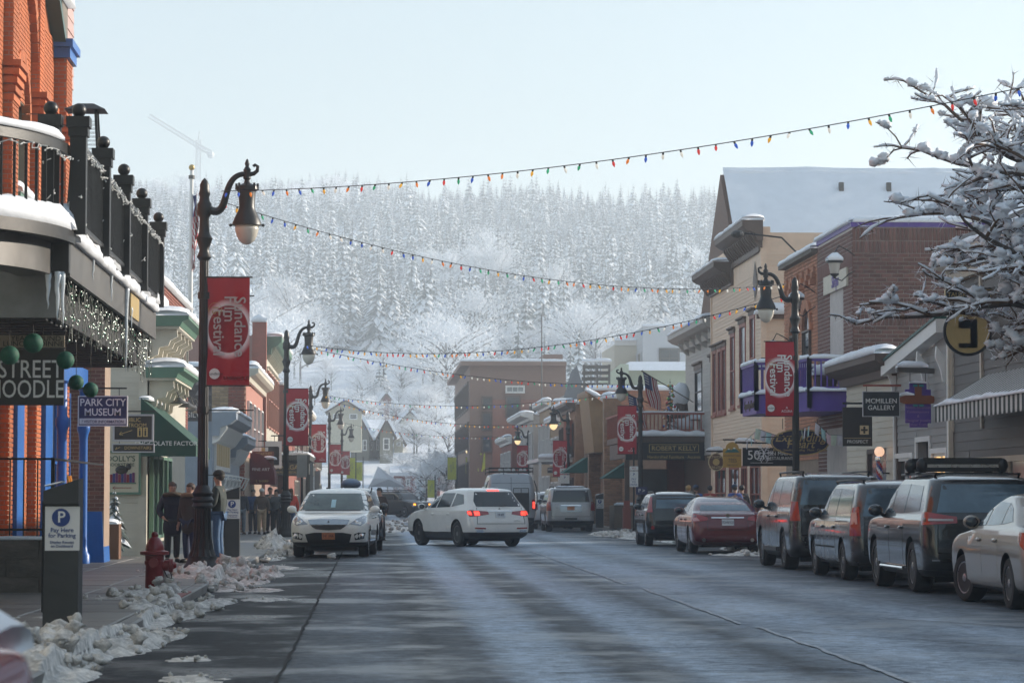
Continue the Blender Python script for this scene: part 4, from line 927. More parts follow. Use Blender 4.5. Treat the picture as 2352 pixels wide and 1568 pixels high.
RBRN = M('red_brown_paint', (.28, .07, .045), .5, var=.2)
SCRN = M('reflecting_glass', (.22, .25, .27), .12, metal=.5, var=.6, vs=1.5)
WARM = M('lit_window', (.5, .3, .12), .4, var=.5, vs=4, emit=.7, ecol=(1, .6, .25))
# --- snow roofed hall behind
ha = bld('hall', 'big hall whose smooth snowy roof rises behind the tan building', 20, 112)
wbox(ha, 'wall', M('hall_brown', (.14, .075, .05), .7, var=.2), (14.3, 103, .1), (28, 115.5, 8.6))
MB().prism([(101.9, 8.3), (108.5, 14.15), (116, 8.3)], 13.75, 28.5, axis='x').build('roof', MATS['hall_brown'], ha, world=True)
vs = []; nx, ny = 40, 14; b = MB()
for j in range(ny + 1):
    for i in range(nx + 1):
        x = 13.85 + 14.6 * i / nx; f = j / ny; y = 101.7 + 6.85 * f; z = 8.3 + 5.95 * f
        vs.append((x, y, z + .22 + .05 * mnoise.fractal(Vector((x * .5, y * .5, 0)), 1, 2, 3)))
b.add(vs, [(j * (nx + 1) + i, j * (nx + 1) + i + 1, (j + 1) * (nx + 1) + i + 1, (j + 1) * (nx + 1) + i) for j in range(ny) for i in range(nx)])
b.add([(13.85, 101.7, 8.45), (28.4, 101.7, 8.45), (28.4, 101.7, 8.6), (13.85, 101.7, 8.6)], [(0, 1, 2, 3)]); b.build('roof_snow', SNOW, ha, world=True, smooth='all')
snow_cap(ha, [(13.9, 108.5, 14.1), (28.4, 108.5, 14.1)], .5, .25, 7)
for px in (1932, 2041): p = at(px, 425, 107.4); wbox(ha, 'roof_vent', GREYM, (p.x - .09, 107.3, 13.4), (p.x + .09, 107.5, 13.75))
# --- tan clapboard building
tn = bld('tan_building', 'tall tan clapboard building with dark cornice and narrow brown windows', 14, 102)
XF = 13.5; Wt = Wall((XF, 95.2, 0), RU, RN)   # a = Y - 95.2
wins = [(12.7, 13.9, 4.65, 7.2), (11.2, 12.3, 4.65, 7.2), (9.8, 11.0, 4.65, 7.2), (7.2, 8.5, 4.75, 7.55), (4.2, 5.9, 4.8, 7.75), (1.8, 3.1, 4.8, 7.9)]
low = [(.6, 3.2, .5, 2.6), (4.0, 5.6, .3, 2.6), (6.2, 9.0, .6, 2.6), (10.0, 13.2, .6, 2.6)]
wall_body(tn, Wt, 0, 14.2, .1, 10.8, TANC, wins + low, .3)
h2 = [(a - .12, b_ + .12, c - .05, d + .22) for a, b_, c, d in wins] + [(a - .1, b_ + .1, c - .05, d + .1) for a, b_, c, d in low]
planks(tn, Wt, .2, 14.2, .15, 9.9, TANC, .13, h2, .03, limit=300, name='clapboard', seed=4, maxlen=9)
wbox(tn, 'core', TANC, (13.85, 95.5, .1), (20, 109.4, 10.6))
Wts = Wall((XF, 95.2, 0), (1, 0, 0), (0, -1, 0)); wbox(tn, 'side_wall', TANC, (XF, 95.21, .1), (20, 95.5, 10.6)); planks(tn, Wts, .16, 2.6, .15, 9.9, TANC, .19, name='clapboard', limit=120, seed=5, maxlen=5)
wbox(tn, 'corner_board', TANC, (XF - .05, 95.14, .1), (XF + .16, 95.40, 10.3)); wbox(tn, 'corner_board', TANC, (XF - .05, 109.2, .1), (XF + .1, 109.45, 10.0))
for i, (a, b_, c, d) in enumerate(wins): window(tn, Wt, a, b_, c, d, RBRN, SCRN, fw=.13, inset=.02, rows=2 if i > 2 else 1, head=TRIMB, sill=RBRN, hh=.22)
for a, b_, c, d in low: window(tn, Wt, a, b_, c, d, RBRN, GLASS_W, fw=.12, inset=.03, rows=2, cols=2, name='shop_window')
Wt.box(b := MB(), 0, 7.4, 9.95, 10.55, 0, .12); b.build('frieze', TRIMB, tn, world=True); Wt.box(b := MB(), 7.4, 14.3, 9.35, 9.85, 0, .12); b.build('frieze', TRIMB, tn, world=True)
cornice(Wt, tn, TRIMB, 10.3, .72, -.35, 7.4, .7, .22, 4, TRIMB, 14); cornice(Wt, tn, TRIMB, 9.6, .75, 7.5, 14.6, .62, .16, 5, TRIMB, 14)
d_ = [(2.6, 8.75), (3.25, 8.2 + .0), (2.6, 7.95 - 0), (1.95, 8.35)]
for a, b_ in (((1.5, 9.0), None),): MB().add([Wt.p(.95, 9.0, .04), Wt.p(1.5, 8.3, .04), Wt.p(2.05, 9.0, .04), Wt.p(1.5, 9.75, .04)], [(0, 1, 2, 3)]).add([Wt.p(.95, 9.0, 0), Wt.p(1.5, 8.3, 0), Wt.p(2.05, 9.0, 0), Wt.p(1.5, 9.75, 0)], [(0, 1, 2, 3)]).build('diamond_ornament', TRIMB, tn, world=True)
wbox(tn, 'lamp_hood', TRIMB, (13.3, 95.0, 7.6), (14.6, 95.2, 7.75)); snow_cap(tn, [(13.2, 95.0, 7.75), (14.6, 95.0, 7.75)], .4, .35, 6)
# --- terracotta arcade front and plum brick block with purple trim
tc_ = bld('terracotta_building', 'terracotta brick front with arched windows next to the tan building', 14, 87)
Wa = Wall((13.5, 83.2, 0), RU, RN); wbox(tc_, 'wall', MORT, (13.53, 83.2, .1), (20, 90, 8.85)); bricks(tc_, Wa, 0, 6.8, 2.6, 8.8, TERR, [(1.2, 2.6, 4.3, 7.2), (3.8, 5.2, 4.3, 7.2)], bl=.3, bh=.1, limit=300, depth=.03, order=lambda q: -q[2])
for a in (1.2, 3.8):
    window(tc_, Wa, a, a + 1.4, 4.3, 6.6, TRIMB, GLASS_W, inset=-.05); arch(tc_, Wa, a + .7, 6.55, .72, .28, 12, TERR, .1)
    MB().add([Wa.p(a + .7 + .7 * math.cos(math.pi * i / 10), 6.6 + .7 * math.sin(math.pi * i / 10), .012) for i in range(11)], [tuple(range(11))]).build('fanlight', GLASS_W, tc_, world=True)
for i in range(6):
    for j in range(3): Wa.box(b := MB(), .3 + i * 1.1 + j * .05, .7 + i * 1.1 - j * .05, 7.9 + j * .2, 8.07 + j * .2, 0, .18 - j * .05); b.build('corbel', TERR, tc_, world=True)
wbox(tc_, 'coping', STONE, (13.3, 83.2, 8.85), (13.9, 90, 8.98)); snow_cap(tc_, [(13.55, 83.3, 8.98), (13.55, 90, 8.98)], .6, .2, 4)
MB().tube([(13.4, 86.5, 9.1), (12.9, 86.5, 9.6), (11.6, 86.5, 9.75)], .03, 6).ball((11.5, 86.5, 9.7), .16, 10, 8, sc=(1.3, 1, .8)).build('roof_floodlight', BLACK, tc_, world=True)
pb = bld('plum_brick_building', 'plum brick building with purple roof band and purple window frames', 14, 80)
Wp1 = Wall((13.5, 77.1, 0), RU, RN); Wp2 = Wall((13.5, 77.1, 0), (1, 0, 0), (0, -1, 0))
ph_ = [(1.5, 3.9, 5.4, 7.4), (1.0, 4.6, .5, 3.4)]
wall_body(pb, Wp1, 0.03, 6.1, .1, 9.1, PMOR, ph_, .3); bricks(pb, Wp1, 0, 6.1, .15, 8.95, PBRK, ph_, bl=.3, bh=.1, limit=100, depth=.03, soldier=[(7.9, 8.4)], order=lambda q: -q[2])
wbox(pb, 'side_wall', PMOR, (13.5, 77.12, .1), (24, 83.2, 9.1))
bricks(pb, Wp2, 0, 5.4, 3.4, 9.0, PBRK, bl=.3, bh=.1, limit=300, depth=.03, soldier=[(6.184, 6.52), (8.25, 8.6), (8.62, 9.0)], seed=8, order=lambda q: q[0] - .001 * q[2])
wbox(pb, 'purple_band', PURP, (13.46, 77.05, 9.03), (24, 83.2, 9.16)); snow_cap(pb, [(13.5, 77.3, 9.16), (24, 77.3, 9.16)], .7, .2, 4, lump=.1); snow_cap(pb, [(13.65, 77.1, 9.16), (13.65, 83.2, 9.16)], .6, .18, 4, lump=.1)
window(pb, Wp1, 1.5, 3.9, 5.4, 7.4, PURP, SCRN, fw=.12, cols=2, rows=2, inset=.12); window(pb, Wp1, 1.0, 4.6, .5, 3.4, PURP, GLASS_W, fw=.12, cols=2, inset=.12, name='shop_window')
Wp1.box(b := MB(), .6, 4.6, 7.42, 7.95, .02, .08); b.build('name_board', BEIG, pb, world=True)
put_text(b := MB(), 'Shops', Wp1.p(2.5, 7.68, .085), (0, -1, 0), EZ, .5, extrude=.01, shear=.25, offset=.01); b.build('lettering', PURP, pb, world=True)
def wall_lantern(parent, x, y, z, s_=1.0):
    b = MB().lathe([(.02, .50), (.04, .48), (.03, .43), (.23, .28), (.24, .23), (.17, .21)], 12, (x, y, z)).lathe([(.13, -.08), (.12, -.12), (.06, -.16), (.02, -.22)], 12, (x, y, z)); b.tube([(x, y, z + .48), (x + .12, y, z + .7), (x + .36, y, z + .58), (x + .58, y, z + .42)], .018, 6); b.tube([(x, y, z - .2), (x + .2, y, z - .28), (x + .4, y, z - .1), (x + .58, y, z)], .018, 6)
    o = b.build('wall_lantern', BLACK, parent, world=True, smooth=True); MB().lathe([(.17, .215), (.12, -.085)], 12, (x, y, z)).build('glass', M('lantern_glass', (.42, .39, .35), .3, var=.1), o, world=True, smooth=True)
    snow_strip([(x - .22, y, z + .28), (x + .22, y, z + .28)], .44, .2, None, 3).build('snow_cap', SNOW, o, world=True, smooth='all')
wall_lantern(pb, 12.9, 76.6, 7.75); wall_lantern(tc_, 12.75, 82.6, 7.15); wall_lantern(tc_, 12.9, 88.5, 6.0)
# purple balcony
pbal = thing('purple_balcony', 'purple wooden balcony with snowy rails and prayer flags below', 'balcony', (12.3, 80, 3.9))
FP = [(13.48, 77.4), (12.30, 77.4), (11.90, 79.6), (11.15, 79.9), (11.15, 82.9), (13.48, 82.9)]
MB().prism(FP, 3.86, 4.42, axis='z').build('floor', PURP, pbal, world=True)
for (x, y), (x2, y2) in zip(FP, FP[1:]):
    if x > 13.4 and x2 > 13.4: continue
    a, c = Vector((x, y, 0)), Vector((x2, y2, 0)); L = (c - a).length
    MB().bar(a + EZ * 5.30, c + EZ * 5.30, .09, .07).bar(a + EZ * 4.52, c + EZ * 4.52, .06, .06).build('rail', PURP, pbal, world=True)
    k = max(2, int(L / .15))
    for i in range(k): p = a.lerp(c, i / k); MB().bar(p + EZ * 4.45, p + EZ * 5.27, .04).build('baluster', PURP, pbal, world=True)
    for p in (a, c): MB().bar(p + EZ * 3.95, p + EZ * 5.36, .12).build('post', PURP, pbal, world=True)
    snow_cap(pbal, [a + EZ * 5.34, c + EZ * 5.34], .14, .12, 5); snow_cap(pbal, [a + EZ * 4.42, c + EZ * 4.42], .26, .12, 7, lump=.5)
MB().lathe([(.25, 4.5), (.38, 4.85), (.36, 4.9)], 14, (12.9, 78.2, 0)).build('tub', TRIMB, pbal, world=True, smooth=True); snow_strip([(12.5, 78.2, 4.9), (13.3, 78.2, 4.9)], .7, .3, None, 4).build('snow_cap', SNOW, pbal, world=True, smooth='all')
put_text(b := MB(), 'Expanding Heart', (11.14, 81.4, 4.15), (0, -1, 0), EZ, .34, extrude=.01, shear=.3, sx=.9); b.build('lettering', TRIMB, pbal, world=True)
# --- small beige shop, grey gabled shop, dark clapboard shop
be = bld('beige_shop', 'small beige clapboard shop with snow on its brown cornice', 13, 72)
Wb_ = Wall((13.05, 68.2, 0), RU, RN); bh2 = [(1.6, 4.4, .4, 2.7)]
wall_body(be, Wb_, 0, 7.4, .1, 5.0, BEIG, bh2, .3); planks(be, Wb_, 0, 7.4, .15, 4.5, BEIG, .17, bh2, name='clapboard', limit=150, seed=9); window(be, Wb_, 1.6, 4.4, .4, 2.7, TRIMB, GLASS_W, fw=.12, cols=2, inset=.06, name='shop_window')
wbox(be, 'core', BEIG, (13.35, 68.2, .1), (18, 75.6, 4.6)); cornice(Wb_, be, TRIMB, 4.45, .6, -.2, 7.5, .55, .26, 14); wbox(be, 'corner_post', TRIMB, (12.98, 68.0, .1), (13.3, 68.5, 4.6)); wbox(be, 'side_wall', BEIG, (13.3, 68.22, .1), (18, 68.4, 5.0))
gr = bld('grey_gable_shop', 'grey clapboard shop with white sloping gable trim and white door', 13, 65)
Wg2 = Wall((13.0, 61.8, 0), RU, RN); gh = [(4.3, 6.4, .9, 2.4), (2.2, 3.7, .15, 2.75), (.35, 1.9, .9, 2.45)]
wbox(gr, 'core', GRYC, (13.3, 61.8, .1), (18, 68.1, 4.5)); wall_body(gr, Wg2, 0, 6.4, .1, 4.55, GRYC, gh, .28)
planks(gr, Wg2, 0, 6.4, .15, 5.2, GRYC, .17, [(a - .14, b_ + .14, c - .1, d + .14) for a, b_, c, d in gh], name='clapboard', limit=200, seed=11, topf=lambda z: (0, 6.4 if z < 4.55 else max(0, 6.4 - (z - 4.55) * 9)), maxlen=6)
for a, b_, c, d in gh:
    for q in ((a - .13, a, c, d + .12), (b_, b_ + .13, c, d + .12), (a, b_, d, d + .12)): Wg2.box(b := MB(), *q, 0, .05); b.build('casing', WHITE, gr, world=True)
window(gr, Wg2, 4.3, 6.4, .9, 2.4, WHITE, GLASS_W, cols=2, rows=2, inset=.06); window(gr, Wg2, .35, 1.9, .9, 2.45, WHITE, WARM, cols=2, rows=2, inset=.06)
Wg2.box(b := MB(), 2.25, 3.65, .15, 2.1, -.25, -.18); dr = b.build('door', WHITE, gr, world=True); Wg2.box(b := MB(), 2.5, 3.4, .5, 1.9, -.179, -.17); b.build('pane', GLASS_D, dr, world=True); Wg2.box(b := MB(), 2.25, 3.65, 2.12, 2.72, -.22, -.2); b.build('transom', GLASS_D, gr, world=True)
for z0, z1, d0, d1, m_ in ((-.30, 0, 0, .32, WHITE), (.0, .06, 0, .36, TEAL)): MB().hexa([Wg2.p(6.7, 4.75 + z0, d0), Wg2.p(-.1, 5.45 + z0, d0), Wg2.p(-.1, 5.45 + z0, d1), Wg2.p(6.7, 4.75 + z0, d1), Wg2.p(6.7, 4.75 + z1, d0), Wg2.p(-.1, 5.45 + z1, d0), Wg2.p(-.1, 5.45 + z1, d1), Wg2.p(6.7, 4.75 + z1, d1)]).build('gable_trim', m_, gr, world=True)
for a in (6.3, 2.4, .2): Wg2.prof(b := MB(), [(0, 4.5), (.26, 4.5 + .35), (.28, 4.6), (.16, 4.3), (.12, 4.05), (0, 3.95)], a - .06, a + .06); b.build('bracket', WHITE, gr, world=True)
for a in (-.1, 6.35): Wg2.box(b := MB(), a, a + .16, .1, 4.6 + (.6 if a < 0 else 0), 0, .06); b.build('corner_board', WHITE, gr, world=True)
dk = bld('dark_shop', 'dark grey clapboard shop with a black and white striped awning', 13, 56)
Wk3 = Wall((13.0, 47, 0), RU, RN); dh = [(2, 6, .7, 2.5), (7.4, 12.8, .7, 2.3)]
wbox(dk, 'core', DGRC, (13.3, 47, .1), (18, 61.6, 7.2)); wall_body(dk, Wk3, 0, 14.6, .1, 7.2, DGRC, dh, .28); planks(dk, Wk3, 4.0, 14.6, .15, 7.2, DGRC, .21, dh, name='clapboard', limit=250, seed=13, maxlen=5)
for a, b_, c, d in dh: window(dk, Wk3, a, b_, c, d, BEIG, WARM if a < 5 else GLASS_W, fw=.12, cols=3, inset=.06, name='shop_window')
for a in (11.3, 14.3): Wk3.box(b := MB(), a, a + .14, 2.9, 7.2, 0, .06); b.build('batten', BEIG, dk, world=True)
cornice(Wk3, dk, BEIG, 6.2, .6, 1.5, 13.8, .5, .2, 17)
wbox(dk, 'drainpipe', BEIG, (12.88, 61.35, .1), (12.98, 61.47, 7.0))
bl_, wh_ = M('stripe_black', (.015, .025, .022), .7, var=.15), M('stripe_white', (.62, .62, .60), .7, var=.1)
n = 44; ya, yb = 49.8, 58.0
for i in range(n):
    y0, y1 = ya + (yb - ya) * i / n, ya + (yb - ya) * (i + 1) / n; m_ = bl_ if i % 2 else wh_
    b = MB().hexa([(13.0, y0, 4.0), (13.0, y1, 4.0), (11.9, y1, 3.33), (11.9, y0, 3.33), (13.0, y0, 4.03), (13.0, y1, 4.03), (11.88, y1, 3.35), (11.88, y0, 3.35)])
    b.add([(11.885, y0, 3.34), (11.885, y1, 3.34), (11.885, y1, 3.08), (11.885, (y0 * .2 + y1 * .8), 3.02), (11.885, (y0 * .8 + y1 * .2), 3.02), (11.885, y0, 3.08)], [(0, 1, 2, 3, 4, 5)]); b.build('awning_stripe', m_, dk, world=True)
snow_cap(dk, [(11.95, 49.8, 3.35), (11.95, 58.0, 3.35)], .22, .09, 5, lump=.6); snow_cap(dk, [(12.0, 58.3, 3.2), (12.8, 58.3, 3.3)], .4, .14, 5)
# barber pole
bp_ = thing('barber_pole', 'red white and blue barber pole with a glowing globe on beige shop', 'barber pole', (12.78, 69.3, 1.75))
b = MB()
for i in range(24):
    for j in range(12):
        a0, a1 = 2 * math.pi * j / 12, 2 * math.pi * (j + 1) / 12; z0, z1 = i * .025, (i + 1) * .025
        b.add([(.08 * math.cos(a0), .08 * math.sin(a0), z0), (.08 * math.cos(a1), .08 * math.sin(a1), z0), (.08 * math.cos(a1), .08 * math.sin(a1), z1), (.08 * math.cos(a0), .08 * math.sin(a0), z1)], [(0, 1, 2, 3)], ((i + j * 2) // 4) % 3)
b.build('spiral', [M('pole_red', (.4, .03, .03), .3), M('pole_white', (.7, .7, .7), .3), M('pole_blue', (.03, .05, .25), .3)], bp_)
for z in (-.12, .6): MB().lathe([(.11, z), (.12, z + .03), (.10, z + .12)], 14).build('cap', CHROME, bp_, smooth=True)
MB().ball((0, 0, .84), .13, 14, 10).build('globe', M('globe_lit', (.8, .55, .4), .4, emit=.4, ecol=(1, .62, .42)), bp_, smooth='all'); MB().bar((0, 0, .3), (.25, 0, .3), .04).build('bracket', BLACK, bp_)
# --- furniture shop with red railing balcony, grey upper floor
fu = bld('furniture_shop', 'furniture shop with red brown balcony rail and gold ROBERT KELLY sign', 13, 117)
LGU = Wall((14.0, 110.2, 0), RU, RN); lw = [(1.6, 3.6, 5.2, 7.0), (6.6, 9.2, 5.0, 6.9)]
wbox(fu, 'core', LGRC, (14.3, 110.2, 3.2), (20, 123, 8.5)); wall_body(fu, LGU, 0, 12.8, 3.2, 8.3, LGRC, lw, .28); planks(fu, LGU, 0, 12.8, 3.2, 8.1, LGRC, .15, [(a - .1, b_ + .1, c - .05, d + .2) for a, b_, c, d in lw], name='clapboard', limit=150, seed=15, maxlen=8)
for a, b_, c, d in lw: window(fu, LGU, a, b_, c, d, BLACK, GLASS_W, fw=.12, rows=2, inset=.02, head=TRIMB, hh=.3)
cornice(LGU, fu, LGRC, 7.9, .8, -.2, 12.9, .7, .22, 18, LGRC, 6)
wbox(fu, 'shop_wall', TRIMB, (14.0, 110, .1), (14.3, 124, 3.4)); wbox(fu, 'shop_wall', RBRN, (13.2, 123.6, .1), (14.2, 124, 3.4)); wbox(fu, 'doors', GLASS_W, (11.9, 123.4, .3), (13.2, 123.5, 2.7))
YB = 116.0; X0b, X1b = xat(1432, YB), xat(1640, YB)
wbox(fu, 'balcony_floor', TRIMB, (X0b, YB, 3.75), (X1b, 124, 4.0)); wbox(fu, 'beam', DKSIGN, (X0b + .1, YB + .06, 3.0), (X1b, YB + .3, 3.745)); wbox(fu, 'side_beam', DKSIGN, (X0b + .12, YB + .3, 3.1), (X0b + .3, 124, 3.745))
snow_cap(fu, [(X0b, YB + .15, 4.0), (X1b, YB + .15, 4.0)], .5, .24, 8, lump=.4)
MB().bar((X0b, YB + .1, 4.95), (X1b, YB + .1, 4.95), .1, .08).bar((X0b, YB + .1, 4.25), (X1b, YB + .1, 4.25), .06, .06).bar((X0b, YB + .1, 4.95), (X0b, 124, 4.95), .1, .08).build('rail', RBRN, fu, world=True); snow_cap(fu, [(X0b, YB + .1, 4.99), (X1b, YB + .1, 4.99)], .12, .06, 6)
k = int((X1b - X0b) / .165)
for i in range(k): MB().bar((X0b + i * .165, YB + .1, 4.0), (X0b + i * .165, YB + .1, 4.93), .045).build('baluster', RBRN, fu, world=True)
for i in range(14): MB().bar((X0b, YB + .5 + i * .55, 4.0), (X0b, YB + .5 + i * .55, 4.93), .045).build('baluster', RBRN, fu, world=True)
for x in (X0b, X1b - .05): MB().bar((x, YB + .1, 3.9), (x, YB + .1, 5.1), .16).build('post', RBRN, fu, world=True)
for x in (X0b + .2, X0b + .75): MB().bar((x, YB + .5, .1), (x, YB + .5, 3.75), .2).build('post', TRIMB, fu, world=True)
wbox(fu, 'step_wall', M('tan_panel', (.2, .15, .11), .7, var=.2), (10.4, 118.5, .1), (11.6, 121, 1.1)); snow_cap(fu, [(10.4, 118.6, 1.1), (11.6, 118.6, 1.1)], .3, .12, 3)
for px in (1440, 1466): p = at(px, 1222, 114.5); MB().box((p.x - .16, 114.4, 0), (p.x + .16, 114.75, .5 if px > 1450 else 1.0)).box((p.x - .12, 114.44, .5), (p.x + .12, 114.7, 1.3)).build('bollard_post', RBRN, fu, world=True)
t, w_, h_ = sign_board('shop_fascia_sign', 'black fascia sign with gold ROBERT KELLY lettering under balcony', 1492, 1021, 1604, 1038, YB + .04, DKSIGN, .05, GOLD, .02)
letters(t, 'ROBERT KELLY', 0, h_ * .5, .27, GOLD, sx=1.05, offset=.006); letters(t, 'Handcrafted Furniture · Accents', 0, -.20, .19, GOLD, sx=.9, d=.0)
# flags on the balcony
FR, FW_, FB = M('flag_red', (.40, .03, .04), .8, var=.1), M('flag_white', (.72, .70, .68), .8, var=.05), M('flag_blue', (.03, .045, .16), .8, var=.1)
def flag(label, p_base, p_tip, w_, h_, droop=.35, seed=0, pole=.02):
    t = thing('flag', label, 'flag', p_base); base = Vector(p_base); tip = Vector(p_tip) - base
    MB().tube([(0, 0, 0), tip], pole, 8).ball(tip, pole * 2.2, 8, 6).build('pole', TRIMB, t, smooth=True)
    d = tip.normalized(); nu, nv = 16, 13; V = []
    for j in range(nv + 1):
        for i in range(nu + 1):
            u, v = i / nu, j / nv     # u along the pole downwards from the tip, v outwards (falling)
            p = tip - d * (.05 + u * h_) + Vector((0, 0, -1)) * (v * w_ * (1 - .10 * u)) + Vector((-d.x, 0, 0)) * (v * w_ * droop) + Vector((.05 * math.sin(v * 7 + u * 3 + seed), .05 * math.sin(v * 9 + seed + u * 2), 0)) * v
            V.append(p)
    b = MB(); 
    for j in range(nv):
        for i in range(nu):
            st = int(i / nu * 13); mi = 2 if (j / nv < .42 and i / nu < 7 / 13) else (0 if st % 2 == 0 else 1)
            b.add([V[j * (nu + 1) + i], V[j * (nu + 1) + i + 1], V[(j + 1) * (nu + 1) + i + 1], V[(j + 1) * (nu + 1) + i]], [(0, 1, 2, 3)], mi)
    b.build('cloth', [FR, FW_, FB], t, smooth='all'); s_ = MB()
    for j in range(4):
        for i in range(5):
            q = V[(1 + j) * (nu + 1) + 1 + i]; s_.ball(q, .025, 5, 4, sc=(1, .8, 1))
    tag(s_.build('stars', FW_, t), kind='stuff'); return t
flag('United States flag on the upper slanting pole of the balcony', at(1592, 923, 117), at(1475, 852, 114.4), 1.45, 1.0, .25, 1)
flag('United States flag half hidden behind the street lamp pole', at(1558, 955, 119), at(1440, 904, 116.5), 1.35, 1.0, .25, 3)
xm = thing('bauble_tree', 'thin Christmas tree with coloured baubles on the red railed balcony', 'tree', (xat(1541, 117.5), 117.5, 4.05))
link('crown', conifer_mesh(31, 2.5, 'crown', 16, 9, .25, .13), xm, (0, 0, 0)); rg = random.Random(2); BAUB = [M('bauble_%d' % i, c, .15, coat=1, var=0) for i, c in enumerate([(.5, .04, .03), (.05, .12, .4), (.6, .4, .05), (.05, .3, .1), (.5, .2, .03)])]
for i in range(26): z = rg.uniform(.3, 2.2); a = rg.uniform(3.2, 6.2); r = .33 * (1 - z / 2.6) + .03; MB().ball((r * math.cos(a), r * math.sin(a), z), .06, 8, 6).build('bauble', BAUB[i % 5], xm, smooth='all')
sp = thing('snow_topped_figure', 'tall figure buried under a dome of snow on the balcony', 'statue', (xat(1565, 118), 118, 4.05))
MB().lathe([(.3, 0), (.26, .5), (.35, .9), (.3, 1.4)], 12).build('body', TRIMB, sp, smooth=True); b = MB().ball((0, 0, 1.75), .42, 16, 12, sc=(1, 1, 1.25), jit=.15); b.ball((-.05, 0, 1.1), .36, 14, 10, sc=(.8, .8, 1.2), jit=.2).ball((.1, 0, .5), .55, 14, 10, sc=(1, .8, .7), jit=.2); b.build('snow_cap', SNOW, sp, smooth='all')
tb = thing('balcony_table', 'round snow covered table with chairs on the red railed balcony', 'table', (xat(1610, 118), 118, 4.0)); MB().lathe([(.25, 0), (.04, .05), (.04, .7), (.5, .72), (.5, .75)], 16).build('table', GREYM, tb, smooth=True); snow_strip([(-.5, 0, .75), (.5, 0, .75)], .9, .22, None, 4).build('snow_cap', SNOW, tb, smooth='all')
# --- brick shop with pillars and green awnings, buildings further along
br = bld('pillared_brick_shop', 'brown brick shop with snow capped pillars and green awnings', 12, 133)
TEALC = M('teal_canvas', (.02, .10, .085), .8, var=.2); BRN2 = M('tan_brick', (.36, .21, .13), .8, var=.3, vs=3, bump=.3, bs=30, rnd=.25)
Wbr = Wall((11.6, 126, 0), RU, RN); wbox(br, 'wall', MORT, (11.63, 126, .1), (17, 146, 5.4)); bricks(br, Wbr, 0, 20, .2, 5.4, BRN2, [(2, 6, .4, 2.6), (8, 12, .4, 2.6), (14, 18, .4, 2.6)], bl=.3, bh=.1, limit=0)
for i, (px0, px1, Y, z1) in enumerate([(1387, 1413, 128, 6.0), (1352, 1366, 140, 4.6)]):
    x0, x1 = xat(px0, Y), xat(px1, Y); wbox(br, 'pillar', MORT, (x0 + .03, Y + .03, .1), (x1 + .3, Y + .9, z1)); Wq = Wall((x0, Y, 0), (1, 0, 0), (0, -1, 0)); bricks(br, Wq, 0, x1 - x0 + .3, .15, z1, BRN2, bl=.28, bh=.09, limit=150, depth=.04, seed=i, name='pillar_brick')
    snow_cap(br, [(x0 - .1, Y + .4, z1), (x1 + .4, Y + .4, z1)], .95, .3, i)
for i in range(3): window(br, Wbr, 2 + i * 6, 6 + i * 6, .4, 2.6, TRIMB, GLASS_W, cols=3, inset=.05, name='shop_window')
for (px, py, Y, L) in ((1445, 1098, 124.5, 2.0), (1350, 1085, 136, 3.0)):
    x1 = xat(px, Y); z0 = zat(py, Y); MB().hexa([(x1 - 1.2, Y, z0), (x1, Y, z0), (x1, Y + L, z0), (x1 - 1.2, Y + L, z0), (x1 - .05, Y, z0 + .75), (x1, Y, z0 + .75), (x1, Y + L, z0 + .75), (x1 - .05, Y + L, z0 + .75)]).build('awning', TEALC, br, world=True)
# gable with snow
gx0, gx1 = xat(1365, 134), xat(1440, 134); gz0, gz1 = zat(962, 134), zat(895, 134)
MB().prism([(gx0 - .3, gz0 + 1.3), (gx0, gz0 - 1.6), (gx1 + 2, gz0 - 1.6), (gx1 + 2, gz0 + .3), (gx1, gz0)], 134, 140, axis='y').build('gable', M('ochre_board', (.30, .19, .10), .65, var=.2), br, world=True)
snow_cap(br, [(gx0 - .4, 133.8, gz0 + 1.35), (gx1 + .1, 133.8, gz0 + .05)], .5, .25, 3, side=(0, 1, 0))
pw = bld('parapet_block', 'long low orange brick wall block with snowy parapet behind the flags', 14, 148)
Wpw = Wall((xat(1345, 147), 147, 0), (1, 0, 0), (0, -1, 0)); wbox(pw, 'wall', MORT, (xat(1345, 147), 147.03, .1), (xat(1600, 147), 153, 7.1)); bricks(pw, Wpw, 0, 5.2, 4.2, 7.1, TERR, bl=.3, bh=.1, limit=300, depth=.03, order=lambda q: -q[2]); snow_cap(pw, [(xat(1345, 147), 147.2, 7.1), (xat(1600, 147), 147.2, 7.1)], .6, .3, 5)
t = far_front('sign_brick_shop', 'brown brick shop front with tall oval sign beyond the pillars', 10.9, 148, 160, 6.4, BRN2, TRIMB, -1, 2, 3, seed=31)
MB().tube([(10.6, 149, 5.6), (10.6, 149, 4.2)], [.25, .25], 8).build('hanging_sign', RBRN, t, world=True)
jw = far_front('jeweller_shop', 'jeweller shop with white balcony railing over the sidewalk', 11.2, 161, 172, 6.0, M('ochre_clapboard', (.33, .22, .12), .65, var=.15), WHITE, -1, 2, 3, seed=32)
yj = 150.0; xj0, xj1 = xat(1236, yj), xat(1334, yj); wbox(jw, 'balcony_floor', WHITE, (xj0, yj, 3.35), (xj1, 161, 3.55)); snow_cap(jw, [(xj0, yj + .2, 3.55), (xj1, yj + .2, 3.55)], .6, .25, 6); wbox(jw, 'name_board', M('slate_board', (.06, .06, .08), .5), (xj0 + .5, yj - .02, 2.75), (xj1, yj + .1, 3.05))
put_text(b := MB(), 'WOODBURY JEWELERS', ((xj0 + xj1) / 2 + .25, yj - .03, 2.92), EX, EZ, .17, extrude=.006); b.build('lettering', LETW, jw, world=True)
for i in range(15): x = xj0 + (xj1 - xj0) * i / 14; MB().bar((x, yj + .05, 3.55), (x, yj + .05, 4.45), .045).build('baluster', WHITE, jw, world=True)
